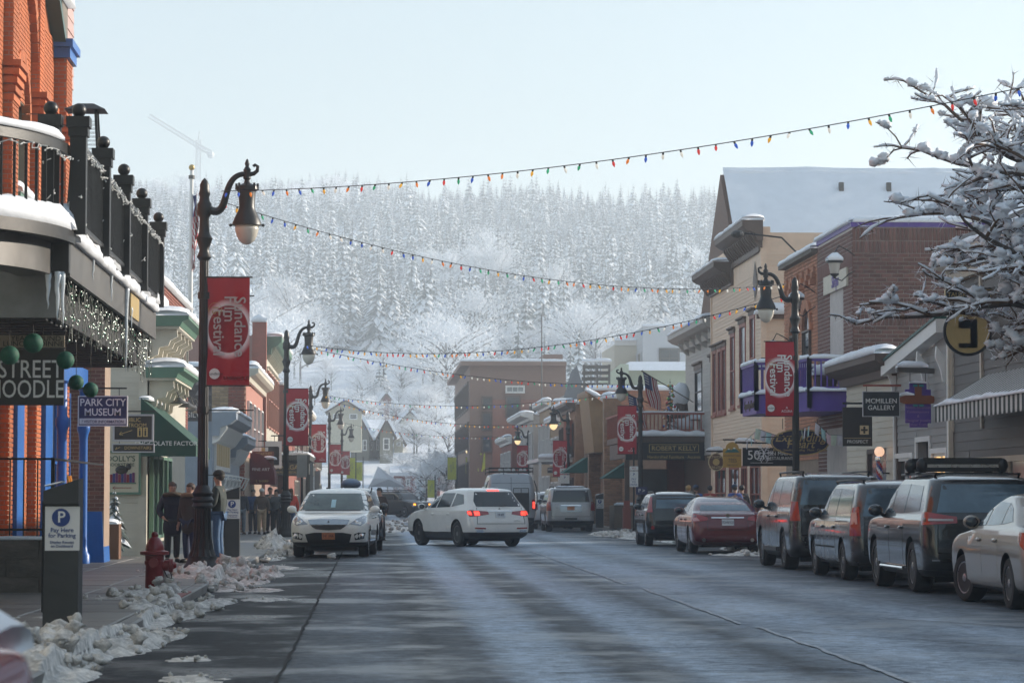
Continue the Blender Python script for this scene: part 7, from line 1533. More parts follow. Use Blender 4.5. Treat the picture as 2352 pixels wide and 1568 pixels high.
def on_end(t, S, front, polys, m, name, off=.012, both=True, th=.03):
    """lamps, vents and plates on the front or rear"""
    out = []
    for p in polys:
        for q in ((p, mir(p)) if both else (p,)): out.append(patch(q, S.end(front), off, th).build(name, m, t, smooth=True, angle=30))
    return out
def plate(t, S, front, z, w_=.31, h=.155, txt=None, m=PLATE, ink=None, u=0):
    o = on_end(t, S, front, [[(u - w_ / 2, z - h / 2), (u + w_ / 2, z - h / 2), (u + w_ / 2, z + h / 2), (u - w_ / 2, z + h / 2)]], m, 'number_plate', .022, False, .02)[0]
    if txt:
        yf, yr = S.at(z)[:2]; y = (yf + .027) if front else (yr - .027)
        U = (-1, 0, 0) if front else (1, 0, 0)
        put_text(b := MB(), txt, (u, y, z), U, (0, 0, 1), h * .62, extrude=.002, sx=.8, offset=.01); b.build('plate_lettering', ink or PINK, o)
    return o
def badge(t, S, front, s_, u, z, size, m=CHROME, **k):
    yf, yr = S.at(z)[:2]; y = (yf + .012) if front else (yr - .012)
    put_text(b := MB(), s_, (u, y, z), (-1, 0, 0) if front else (1, 0, 0), (0, 0, 1), size, extrude=.004, **k); b.build('badge_lettering', m, t)
def rect(a0, a1, b0, b1): return [(a0, b0), (a1, b0), (a1, b1), (a0, b1)]

# --- white crossover crossing the street, tail lamps lit
PEARL = paint('pearl_white', (.78, .76, .72), 0, .3)
mdx_keys = [(.24, 2.22, -2.2, .86), (.34, 2.40, -2.40, .93), (.50, 2.46, -2.46, .965), (.70, 2.46, -2.44, .98), (.86, 2.38, -2.40, .975), (.97, 2.16, -2.37, .96), (1.05, 1.72, -2.34, .945), (1.11, 1.22, -2.30, .92),
            (1.36, .74, -2.10, .82, .30, .3, .30, .34), (1.57, .30, -1.93, .735, .3, .3, .3, .34), (1.66, .02, -1.80, .66, .3, .3, .3, .3), (1.715, -.35, -1.35, .42, .25, .3, .25, .3)]
t, S = car('white_crossover', 'white crossover turning across the street with red tail lamps lit', mdx_keys, PEARL, 2.86, 83.2, rad(22.5), wb=2.82, R=.375, tw=.245, zclad=.42,
    windows=[[(1.02, 1.12), (.22, 1.14), (.10, 1.55), (.40, 1.55)], [(.14, 1.14), (-.80, 1.16), (-.86, 1.57), (.02, 1.57)], [(-.90, 1.17), (-1.72, 1.25), (-1.48, 1.52), (-.96, 1.56)]],
    doors=[[(1.03, .44), (.16, .42), (.18, 1.08), (1.06, 1.06)], [(.13, .42), (-.72, .44), (-.95, .72), (-.84, 1.09), (.15, 1.08)]], mirror=(.92, 1.10), rails=None, mrim=M('dark_alloy', (.22, .21, .20), .3, metal=.8, var=.1),
    shield=[(-.76, 1.15), (.76, 1.15), (.62, 1.58), (-.62, 1.58)], rearwin=[(-.72, 1.17), (.72, 1.17), (.74, 1.34), (.62, 1.60), (-.62, 1.60), (-.74, 1.34)])
on_end(t, S, False, [[(.36, .95), (.70, .90), (.98, .88), (1.12, 1.02), (.95, 1.07), (.40, 1.03)]], REDL, 'tail_lamp')
on_end(t, S, False, [[(.66, .92), (.82, .91), (.84, 1.03), (.68, 1.03)], [(.90, .93), (1.02, .94), (1.05, 1.03), (.93, 1.03)]], REDLIT, 'brake_lamp', .020)
on_end(t, S, False, [[(-.19, 1.625), (.19, 1.625), (.18, 1.655), (-.18, 1.655)]], REDLIT, 'high_brake_lamp', .012, False)
on_end(t, S, False, [rect(-.40, .40, 1.03, 1.055)], CHROME, 'tailgate_trim', .02, False)
on_end(t, S, False, [[(-.78, .68), (.78, .68), (.77, .67), (-.77, .67)]], SEAM, 'panel_gap', .006, False)
on_end(t, S, False, [[(.76, .68), (.775, .68), (.73, 1.14), (.715, 1.14)]], SEAM, 'panel_gap', .006)
on_end(t, S, False, [[(.55, .43), (.78, .43), (.82, .50), (.60, .50)]], CHROME, 'exhaust_trim', .02)
on_end(t, S, False, [[(.5, .52), (.85, .53), (.85, .57), (.5, .56)]], REDL, 'reflector', .01)
plate(t, S, False, .93, txt='Z4 J07')
badge(t, S, False, 'A', 0, 1.105, .11, offset=.004); badge(t, S, False, 'SH-AWD', .52, .76, .045)
MB().tube([(0, -2.30, 1.19), (.30, -2.28, 1.22)], .012, 6).build('wiper', TRIM, t)
MB().ball((0, -1.2, 1.72), .06, 10, 6, sc=(.5, 1.4, .7)).build('aerial', PEARL, t, smooth='all')

# --- white crossover parked on the left, seen from the front
rdx_keys = [(.25, 2.02, -2.1, .82), (.34, 2.19, -2.24, .90), (.50, 2.29, -2.31, .925), (.68, 2.31, -2.31, .935), (.80, 2.28, -2.28, .935), (.90, 2.16, -2.24, .93, .32, .55, .22, .26), (.99, 1.86, -2.22, .915, .3, .6, .22, .26), (1.05, 1.45, -2.2, .90, .28, .5, .22, .26), (1.10, 1.10, -2.18, .885),
            (1.34, .66, -2.02, .80, .28, .3, .3, .34), (1.53, .26, -1.87, .72, .28, .3, .3, .3), (1.61, 0, -1.7, .64, .28, .3, .3, .3), (1.655, -.3, -1.3, .42, .25, .3, .25, .3)]
t, S = car('white_crossover', 'white parked crossover facing the camera beside the slushy kerb', rdx_keys, PEARL, -.86, 69.3, math.pi + rad(-4), wb=2.65, R=.36, tw=.235, zclad=.36,
    windows=[[(.95, 1.12), (.18, 1.14), (.12, 1.50), (.34, 1.50)], [(.10, 1.14), (-.75, 1.16), (-.78, 1.52), (.04, 1.52)], [(-.84, 1.17), (-1.5, 1.24), (-1.3, 1.47), (-.86, 1.51)]],
    doors=[[(1.0, .44), (.12, .42), (.14, 1.08), (1.0, 1.06)], [(.09, .42), (-.66, .44), (-.88, .7), (-.76, 1.09), (.11, 1.08)]], mirror=(.88, 1.08),
    shield=[(-.80, 1.13), (.80, 1.13), (.66, 1.54), (-.66, 1.54)], rearwin=[(-.68, 1.15), (.68, 1.15), (.58, 1.53), (-.58, 1.53)], glass=M('screen_glass', (.05, .075, .07), .04, var=.6, vs=2.2, spec=.8))
on_end(t, S, True, [[(.50, .80), (.80, .76), (1.02, .86), (1.06, .97), (.92, 1.0), (.66, .91)]], CLEARL, 'headlamp', .012)
for sg in (1, -1): MB().ball((sg * .67, 2.21, .845), .055, 10, 8, sc=(1, .5, 1)).build('headlamp_bulb', CHROME, t, smooth='all')
on_end(t, S, True, [[(-.40, .74), (-.30, .68), (0, .655), (.30, .68), (.40, .74), (.42, .77), (-.42, .77)]], TRIM, 'grille', .02, False)
on_end(t, S, True, [[(-.45, .78), (.45, .78), (.50, .885), (.2, .90), (-.2, .90), (-.50, .885)]], M('satin_silver', (.42, .46, .50), .25, metal=.7, var=.1), 'grille_bar', .028, False)
badge(t, S, True, 'A', 0, .835, .13, m=TRIM, offset=.012)
on_end(t, S, True, [[(-.50, .36), (.50, .36), (.56, .56), (.34, .60), (-.34, .60), (-.56, .56)]], TRIM, 'lower_grille', .010, False)
on_end(t, S, True, [[(.64, .42), (.92, .46), (.98, .60), (.74, .60), (.62, .56)]], TRIM, 'fog_lamp_recess', .008)
for sg in (1, -1): MB().lathe([(.06, 0), (.062, .02), (.045, .03)], 14, (sg * .80, 2.215, .52), axis='y').build('fog_lamp', CHROME, t, smooth=True)
plate(t, S, True, .52, txt='161 64A', m=PLATE_O, ink=M('plate_dark_ink', (.12, .03, .03), .5, var=0))
on_end(t, S, True, [rect(-.05, .06, 1.19, 1.38)], M('blue_tag', (.36, .55, .62), .5, var=.1), 'parking_tag', .012, False, .004)
on_end(t, S, True, [[(-.7, 1.115), (.7, 1.115), (.7, 1.135), (-.7, 1.135)]], TRIM, 'wiper_cowl', .010, False)
def generic_suv(L, W, H, hood=1.02, belt=1.12, sq=0.0, rear=.10, nose=0, clad=.4):
    """keys for an upright SUV or van body; sq raises how boxy it is"""
    h = L / 2; w_ = W / 2; rr = (.22, .26)
    return [(.26, h - .25, -h + .22, w_ - .10), (.36, h - .07, -h + .06, w_ - .03), (.52, h, -h, w_ - .012), (.74, h, -h + .01, w_), (hood - .12, h - .06, -h + .03, w_ - .005), (hood, h - .24 + nose, -h + .05, w_ - .015), (hood + .05, h - .72 + nose, -h + .06, w_ - .03), (belt, h - 1.18, -h + .08, w_ - .05),
            (belt + (H - belt) * .45, h - 1.68 + sq * .15, -h + .08 + rear * .6, w_ - .13 + sq * .03, .28, .3, .24, .26), (H - .14, h - 2.10 + sq * .25, -h + .12 + rear * 1.3, w_ - .20 + sq * .05, .26, .3, .24, .26), (H - .06, h - 2.35 + sq * .25, -h + .24 + rear * 1.6, w_ - .26 + sq * .04, .26, .3, .26, .3), (H, h - 2.75, -h + .75 + rear, w_ - .48, .24, .3, .24, .3)]
def suv_glass(L, H, belt, A, B, C, D, top=None):
    """side windows split at lengthwise stations A>B>C>D"""
    z0, z1 = belt + .03, top or H - .15
    return [[(A, z0), (B + .03, z0), (B + .02, z1), (A - .62, z1)], [(B - .03, z0), (C + .03, z0), (C + .03, z1), (B - .04, z1)], [(C - .03, z0 + .01), (D, z0 + .04), (D + .14, z1 - .03), (C - .03, z1)]]
def suv_doors(A, B, C, z0, z1, yb, R):
    return [[(A, z0), (B + .012, z0), (B + .012, z1), (A + .02, z1)], [(B - .012, z0), (max(C, yb + R + .10), z0), (C - .02, z0 + .35), (C, z1), (B - .012, z1)]]
def rear_seam(t, S, hw, z0, z1):
    on_end(t, S, False, [[(hw, z0), (hw + .012, z0), (hw + .012 - .02, z1), (hw - .02, z1)]], SEAM, 'panel_gap', .006)
    on_end(t, S, False, [rect(-hw, hw, z0 - .012, z0)], SEAM, 'panel_gap', .006, False)
# --- dark cars parked in a row along the right-hand kerb
ARM = paint('dark_bronze', (.030, .032, .034), .5, .28)
k = generic_suv(5.27, 2.0, 1.93, 1.14, 1.24, .6, .06)
t, S = car('dark_suv', 'large dark SUV with long silver roof rails, between red sedan and minivan', k, ARM, 9.28, 57.2, 0, wb=3.13, R=.40, tw=.27, zclad=.42, spokes=6, split=True, ax=(1.62, -1.51),
    windows=suv_glass(5.27, 1.93, 1.24, 1.30, .30, -.72, -2.15), doors=suv_doors(1.36, .28, -.78, .48, 1.20, -1.51, .40), mirror=(1.16, 1.24), glass=M('tinted_blue_glass', (.10, .15, .19), .08, metal=.35, var=.5, vs=1.2, spec=.8),
    rearwin=[(-.80, 1.30), (.80, 1.30), (.70, 1.78), (-.70, 1.78)], rails=(.66, .9, -2.05, 1.88, 1.95))
on_end(t, S, False, [[(.80, .98), (1.04, .98), (1.04, 1.36), (.84, 1.36)]], REDL, 'tail_lamp', .015)
on_end(t, S, False, [rect(-.5, .5, 1.15, 1.21)], CHROME, 'tailgate_trim', .02, False); rear_seam(t, S, .78, .70, 1.25)
MB().box((-1.04, -.95, .36), (-.9, 1.0, .44)).build('running_board', TRIM, t)
TCM = paint('granite_grey', (.055, .055, .058), .5, .28)
k = generic_suv(5.15, 2.0, 1.75, 1.0, 1.10, .3, .12)
t, S = car('grey_minivan', 'dark grey minivan with tall narrow red tail lamps parked at kerb', k, TCM, 9.26, 50.0, 0, wb=3.08, R=.345, tw=.235, zclad=.30, spokes=9, ax=(1.65, -1.43),
    windows=suv_glass(5.15, 1.75, 1.10, 1.35, .42, -.62, -2.05), doors=suv_doors(1.45, .40, -.75, .36, 1.06, -1.43, .345), mirror=(1.28, 1.10), glass=MATS['tinted_blue_glass'],
    rearwin=[(-.80, 1.12), (.80, 1.12), (.68, 1.60), (-.68, 1.60)], rails=(.68, .7, -1.9, 1.69, 1.735), seams=[rect(-2.0, -.70, 1.02, 1.032), rect(-.70, 1.4, .55, .58)])
on_end(t, S, False, [[(.84, .78), (1.10, .78), (1.08, 1.26), (.86, 1.28)]], REDL, 'tail_lamp', .018)
on_end(t, S, False, [[(.90, .98), (1.04, .98), (1.04, 1.18), (.91, 1.18)]], M('pale_lens', (.55, .25, .24), .1, var=.2, coat=1), 'reversing_lamp', .024)
on_end(t, S, False, [rect(-.62, .62, 1.02, 1.05)], CHROME, 'tailgate_trim', .02, False); rear_seam(t, S, .78, .46, 1.1)
DUR = paint('deep_black', (.014, .015, .017), .3, .22)
k = generic_suv(5.11, 1.93, 1.80, 1.08, 1.16, .2, .16)
t, S = car('black_suv', 'black SUV with a ski carrier on its roof bars', k, DUR, 9.20, 43.6, 0, wb=3.04, R=.395, tw=.27, zclad=.36, spokes=5, ax=(1.60, -1.44),
    windows=suv_glass(5.11, 1.80, 1.17, 1.25, .32, -.70, -1.85), doors=suv_doors(1.35, .30, -.80, .42, 1.12, -1.44, .395), mirror=(1.15, 1.17), glass=MATS['tinted_blue_glass'],
    rearwin=[(-.76, 1.22), (.76, 1.22), (.64, 1.64), (-.64, 1.64)], rails=(.64, .7, -1.75, 1.75, 1.80))
on_end(t, S, False, [[(.46, 1.06), (1.06, 1.03), (1.16, 1.22), (.90, 1.22), (.46, 1.15)]], REDL, 'tail_lamp', .018)
on_end(t, S, False, [[(.52, 1.09), (.90, 1.09), (.90, 1.12), (.52, 1.12)]], M('pale_lens2', (.5, .42, .42), .1, var=.2, coat=1), 'reversing_lamp', .024); rear_seam(t, S, .76, .62, 1.2)
MB().tube([(-.98, -.95, .36), (-.985, .9, .36)], .025, 6).build('sill_strip', CHROME, t)
on_end(t, S, False, [rect(-.85, .85, .50, .52)], CHROME, 'bumper_strip', .02, False)
# the ski carrier: a thing of its own on the roof
sk = thing('ski_carrier', 'black ski carrier clamped to the roof bars of the black SUV', 'ski carrier', (9.20, 43.3, 1.86))
for yy in (.45, -.45):
    MB().bar((-.72, yy, -.04), (.72, yy, -.04), .04, .03).build('crossbar', TRIM, sk)
    b = MB().box((-.62, yy - .06, .10), (.62, yy + .06, .20)).box((-.62, yy - .06, -.01), (.62, yy + .06, .05)); b.ball((-.62, yy, .08), .12, 10, 8, sc=(.9, .7, 1)).ball((.62, yy, .08), .12, 10, 8, sc=(.9, .7, 1))
    b.build('clamp', TRIM, sk, smooth=True); MB().box((-.56, yy - .062, .052), (.56, yy + .062, .098)).build('clamp_strip', ALLOY, sk)
LEG = paint('warm_silver', (.34, .29, .24), .55, .3)
def sedan(L, W, H, hood=.92, belt=1.02, deck=1.06, dl=.55):
    h = L / 2; w_ = W / 2
    return [(.22, h - .22, -h + .2, w_ - .09), (.32, h - .05, -h + .05, w_ - .03), (.48, h, -h, w_ - .01), (.66, h, -h + .01, w_), (hood - .1, h - .08, -h + .04, w_ - .005), (hood, h - .36, -h + .08, w_ - .02), (hood + .05, h - .85, -h + .10, w_ - .03), (belt, h - 1.32, -h + .14, w_ - .045, .3, .4, .25, .3),
            (deck, h - 1.42, -h + .30, w_ - .07, .3, .4, .25, .3), (deck + .025, h - 1.47, -h + dl, w_ - .085, .3, .4, .3, .3), (deck + (H - deck) * .5, h - 1.85, -h + dl + .42, w_ - .18, .28, .3, .3, .3), (H - .09, h - 2.2, -h + dl + .85, w_ - .27, .26, .3, .3, .3), (H - .03, h - 2.45, -h + dl + 1.15, w_ - .34, .26, .3, .3, .3), (H, h - 2.8, -h + dl + 1.55, w_ - .52, .24, .3, .24, .3)]
t, S = car('silver_sedan', 'champagne silver sedan at the right edge of the picture', sedan(4.80, 1.86, 1.50), LEG, 9.15, 37.0, 0, wb=2.75, R=.335, tw=.225, zclad=.26, spokes=5, split=True, ax=(1.42, -1.33), steer=rad(14),
    windows=[[(.98, 1.05), (.18, 1.07), (.14, 1.38), (.36, 1.39)], [(.10, 1.07), (-.72, 1.09), (-.66, 1.37), (.06, 1.39)], [(-.77, 1.09), (-1.30, 1.13), (-.98, 1.30), (-.72, 1.36)]],
    doors=suv_doors(1.12, .14, -.78, .32, 1.02, -1.33, .335), mirror=(.95, 1.04), glass=MATS['tinted_blue_glass'],
    rearwin=[(-.62, 1.11), (.62, 1.11), (.54, 1.38), (-.54, 1.38)], shield=[(-.7, 1.05), (.7, 1.05), (.58, 1.4), (-.58, 1.4)])
on_end(t, S, False, [[(.56, .80), (.96, .78), (1.15, .90), (1.08, 1.0), (.60, .96)]], REDL, 'tail_lamp', .016); rear_seam(t, S, .56, .62, 1.0)
ALT = paint('dark_red', (.13, .012, .018), .4, .26)
t, S = car('red_sedan', 'dark red sedan with a white number plate parked at kerb', sedan(4.86, 1.83, 1.47, .9, 1.0, 1.06, .50), ALT, 9.12, 73.1, 0, wb=2.78, R=.335, tw=.22, zclad=.22, spokes=8, ax=(1.42, -1.36),
    windows=[[(.98, 1.04), (.18, 1.06), (.14, 1.35), (.36, 1.36)], [(.10, 1.06), (-.72, 1.08), (-.70, 1.34), (.06, 1.36)]],
    doors=suv_doors(1.12, .14, -.78, .32, 1.01, -1.36, .335), mirror=(.95, 1.03), glass=MATS['tinted_blue_glass'],
    rearwin=[(-.66, 1.10), (.66, 1.10), (.56, 1.36), (-.56, 1.36)], shield=[(-.7, 1.05), (.7, 1.05), (.58, 1.38), (-.58, 1.38)])
on_end(t, S, False, [[(.50, .86), (.86, .80), (1.10, .90), (1.05, 1.0), (.88, 1.02), (.52, .93)]], REDL, 'tail_lamp', .016)
on_end(t, S, False, [[(.72, .84), (.90, .83), (.98, .90), (.80, .93)]], M('pale_lens', (.5, .3, .3)), 'reversing_lamp', .022)
on_end(t, S, False, [rect(-.42, .42, .905, .935)], CHROME, 'boot_strip', .02, False); plate(t, S, False, .80, txt='7DHV131'); badge(t, S, False, 'ALTIMA', -.50, .975, .05); rear_seam(t, S, .52, .62, .98)
MB().lathe([(.05, 0), (.05, .02)], 16, (0, -2.385, .985), axis='y').build('badge', CHROME, t)
for sg in (1, -1): MB().lathe([(.05, 0), (.055, .1)], 12, (sg * .62, -2.44, .36), axis='y').build('exhaust', CHROME, t, smooth=True)
SOUL = paint('black_paint', (.012, .014, .016), .2, .22)
k = generic_suv(4.14, 1.80, 1.61, 1.02, 1.10, .9, .06)
t, S = car('black_hatchback', 'boxy black hatchback with upright red tail lamps, in front of red sedan', k, SOUL, 9.05, 84.0, 0, wb=2.57, R=.34, tw=.225, zclad=.38, spokes=5, ax=(1.28, -1.29),
    windows=suv_glass(4.14, 1.61, 1.10, .95, .10, -.75, -1.50), doors=suv_doors(1.02, .08, -.80, .44, 1.06, -1.29, .34), mirror=(.86, 1.09), glass=MATS['tinted_blue_glass'],
    rearwin=[(-.62, 1.12), (.62, 1.12), (.58, 1.46), (-.58, 1.46)], rails=(.60, .3, -1.5, 1.56, 1.595))
on_end(t, S, False, [[(.72, 1.0), (.92, 1.0), (.86, 1.46), (.74, 1.44)]], REDL, 'tail_lamp', .016)
for sg in (1, -1): MB().lathe([(.055, 0), (.05, .03)], 14, (sg * .72, -2.09, .55), axis='y').build('reflector', REDL, t)
badge(t, S, False, 'KIA', 0, .98, .07); rear_seam(t, S, .68, .62, 1.1)
SIL = paint('silver', (.40, .40, .41), .5, .3)
k = generic_suv(5.18, 2.04, 1.89, 1.14, 1.22, .8, .05)
t, S = car('silver_suv', 'large silver SUV parked before the brick pillar, orange number plate', k, SIL, 8.42, 119.4, 0, wb=2.95, R=.40, tw=.27, zclad=.44, ax=(1.60, -1.35), spokes=6,
    windows=suv_glass(5.18, 1.89, 1.22, 1.3, .30, -.72, -2.1), doors=suv_doors(1.36, .28, -.8, .5, 1.18, -1.35, .4), mirror=(1.2, 1.22),
    rearwin=[(-.80, 1.24), (.80, 1.24), (.72, 1.74), (-.72, 1.74)], rails=(.7, .6, -1.9, 1.84, 1.88))
on_end(t, S, False, [[(.84, .88), (1.10, .88), (1.08, 1.24), (.86, 1.24)]], REDL, 'tail_lamp', .018)
on_end(t, S, False, [[(-.46, .82), (.46, .82), (.46, 1.12), (-.46, 1.12)]], M('satin_silver', (.42, .46, .50)), 'plate_recess', .012, False)
plate(t, S, False, .98, m=PLATE_O); on_end(t, S, False, [rect(-.42, .42, 1.08, 1.12)], CHROME, 'tailgate_trim', .03, False); on_end(t, S, False, [rect(-.26, .26, .50, .58)], TRIM, 'tow_recess', .012, False); rear_seam(t, S, .82, .64, 1.22)
snow_strip([(-.6, -1.9, 1.87), (.6, -1.9, 1.87)], .6, .05, None, 3, side=(0, 1, 0)).build('snow_cap', SNOW, t, smooth='all')
# --- conversion van ahead in the lane
VAN = paint('van_grey', (.36, .38, .42), .3, .3)
h = 2.95
vk = [(.34, h - .3, -h + .1, .86), (.46, h - .08, -h + .02, .95), (.7, h, -h, .99), (.95, h - .05, -h + .005, .995), (1.15, h - .28, -h + .01, .99), (1.3, h - .75, -h + .015, .98), (1.7, h - 1.15, -h + .05, .95, .3, .3, .18, .18), (2.1, h - 1.6, -h + .10, .88, .3, .3, .18, .18), (2.33, h - 1.95, -h + .16, .80, .3, .3, .2, .2), (2.40, h - 2.3, -h + .35, .62, .25, .3, .2, .2)]
t, S = car('grey_van', 'tall grey van with black roof rack and rear box ahead', vk, VAN, 5.62, 114.2, 0, wb=3.6, R=.39, tw=.26, zclad=.5, ax=(1.95, -1.65), mirror=(1.55, 1.5), cat='van',
    windows=[[(1.75, 1.4), (1.0, 1.4), (1.0, 1.95), (1.45, 1.95)], [(.8, 1.4), (-.5, 1.4), (-.5, 1.98), (.8, 1.98)]])
on_end(t, S, False, [rect(-.008, .008, .75, 2.25), rect(-.78, .78, 2.0, 2.012)], SEAM, 'panel_gap', .006, False)
on_end(t, S, False, [rect(.84, 1.0, .95, 1.35)], REDL, 'tail_lamp', .018); on_end(t, S, False, [rect(.88, .97, 1.0, 1.26)], REDLIT, 'brake_lamp', .026)
b = MB().box((.05, -h - .34, .78), (.70, -h - .02, 1.62)).box((-.9, -h - .12, .45), (.9, -h, .62)); b.build('rear_box', TRIM, t)
b = MB()
for xx in (.07, .68): b.bar((xx, -h - .30, 1.60), (xx, -h - .30, 1.80), .03)
b.bar((.07, -h - .30, 1.80), (.68, -h - .30, 1.80), .03); b.bar((.38, -h - .30, 1.60), (.38, -h - .30, 1.80), .03); b.build('box_rail', TRIM, t)
b = MB()
for z in (2.48, 2.62):
    b.tube([(-.88, -h + .2, z), (.88, -h + .2, z), (.88, .8, z), (-.88, .8, z), (-.88, -h + .2, z)], .022, 6)
for xx in (-.88, -.3, .3, .88):
    b.bar((xx, -h + .2, 2.36), (xx, -h + .2, 2.62), .03); b.bar((xx, .8, 2.36), (xx, .8, 2.62), .03)
for yy in np.arange(-2.6, .8, .35): b.bar((-.88, yy, 2.46), (.88, yy, 2.46), .03, .02)
b.build('roof_rack', TRIM, t)
for i, xx in enumerate((-.45, -.28, -.1, .1, .4, .55)):
    MB().lathe([(.07, 0), (.065, .06), (.03, .09)], 12, (xx, -h + .22, 2.53), axis='y').build('spot_lamp', PLATE, t, smooth=True)
for sg in (1, -1): MB().tube([(sg * .92, -h + .02, 2.1), (sg * 1.02, -h - .06, 1.8), (sg * 1.04, -h - .05, 1.3), (sg * .98, -h, .9)], .025, 6).build('ladder_rail', TRIM, t, smooth='all')
plate(t, S, False, .74, u=.55)
# --- cars behind the parked white crossover and down the street
k = generic_suv(4.7, 1.88, 1.70, 1.0, 1.10, .3, .12)
def simple(name, label, k, p, x, y, hd, H, belt, hl=True, cat='car', R=.36, zc=.4):
    L2 = k[3][1]
    t, S = car(name, label, k, p, x, y, hd, wb=2.75, R=R, tw=.235, zclad=zc, windows=suv_glass(4.7, H, belt, L2 - 1.15, .10, -.80, -L2 + .5), doors=suv_doors(L2 - 1.08, .08, -.84, .46, belt - .04, -1.37, R), mirror=(L2 - 1.35, belt + .02), cat=cat,
        rearwin=[(-.68, belt + .03), (.68, belt + .03), (.6, H - .16), (-.6, H - .16)], shield=[(-.74, belt + .03), (.74, belt + .03), (.62, H - .16), (-.62, H - .16)], rails=(.62, .4, -1.6, H - .05, H - .01))
    on_end(t, S, False, [[(.72, .88), (.98, .88), (.96, 1.12), (.74, 1.12)]], REDL, 'tail_lamp', .016); plate(t, S, False, .85)
    on_end(t, S, True, [[(.55, .78), (.9, .76), (1.0, .92), (.62, .9)]], CLEARL, 'headlamp', .014)
    on_end(t, S, True, [rect(-.45, .45, .62, .82)], TRIM, 'grille', .012, False)
    return t, S
t, S = simple('black_car', 'black parked car half hidden behind the white crossover, amber lamp lit', k, SOUL, -.60, 77.5, math.pi, 1.70, 1.10)
on_end(t, S, True, [rect(.62, .82, .62, .70)], AMBER, 'turn_signal', .02)
simple('blue_car', 'blue grey parked car further behind the black car', k, paint('slate_blue', (.06, .09, .13), .4, .3), -.75, 90, math.pi, 1.70, 1.10)
t, S = simple('grey_wagon', 'grey parked car carrying a blue roof box', k, paint('mid_grey', (.12, .13, .14), .4, .3), -.75, 104, math.pi, 1.70, 1.10)
rb = MB().ball((0, 0, .22), .5, 16, 10, sc=(.75, 1.7, .42)).build('roof_box', M('blue_cover', (.09, .14, .22), .5, var=.2), None, smooth='all', loc=(-.75, 104.2, 1.72)); tag(rb, 'rounded blue cargo box strapped on a parked car roof', 'roof box')
simple('silver_car', 'silver car parked just ahead of the large silver SUV', k, SIL, 8.25, 127.5, 0, 1.70, 1.10)
simple('dark_car', 'dark parked car ahead of the silver one near the van', k, DUR, 8.3, 136, 0, 1.75, 1.10)
FJ = paint('dark_green_grey', (.035, .036, .036), .2, .35)
k = generic_suv(4.67, 1.90, 1.83, 1.12, 1.24, .95, .02)
t, S = simple('boxy_four_wheel_drive', 'boxy dark four wheel drive with pale roof turning far down the street', k, FJ, 2.25, 201, math.pi + rad(38), 1.83, 1.24, cat='car', R=.42)
on_end(t, S, True, [rect(.60, .80, .86, .98)], AMBER, 'turn_signal', .03); on_end(t, S, True, [rect(-.5, .5, .84, .96)], CHROME, 'grille_bar', .02, False)
MB().box((-.62, -1.6, 1.80), (.62, .2, 1.845)).build('roof_panel', WHITE, t)
b = MB()
for sg in (1, -1): b.tube([(sg * .6, -1.5, 1.94), (sg * .6, .3, 1.94)], .03, 6)
for yy in (-1.5, -.9, -.3, .3): b.bar((-.6, yy, 1.94), (.6, yy, 1.94), .03); b.bar((-.6, yy, 1.80), (-.6, yy, 1.94), .03); b.bar((.6, yy, 1.80), (.6, yy, 1.94), .03)
b.build('roof_rack', TRIM, t)
# --- the red car close to the camera, its snowy front wing out of focus
RED = paint('bright_red', (.45, .025, .03), .1, .3)
t, S = car('red_car', 'blurred red car with snow on its bonnet at the bottom corner', generic_suv(4.5, 1.82, 1.62, 1.00, 1.08, .3, .1), RED, -1.87, 6.3, 0, wb=2.65, R=.34, tw=.22, zclad=.3, ax=(1.40, -1.25), mirror=None,
    windows=suv_glass(4.5, 1.62, 1.08, 1.0, .1, -.8, -1.7), doors=suv_doors(1.1, .1, -.8, .4, 1.02, -1.25, .34), shield=[(-.7, 1.1), (.7, 1.1), (.6, 1.46), (-.6, 1.46)])
on_end(t, S, True, [[(.50, .78), (.9, .74), (1.08, .9), (.62, .92)]], CLEARL, 'headlamp', .014)
snow_strip([(-.75, 1.6, 1.0), (.86, 1.6, 1.0)], 1.1, .16, None, 8, side=(0, 1, 0)).build('snow_cap', SNOW, t, smooth='all')
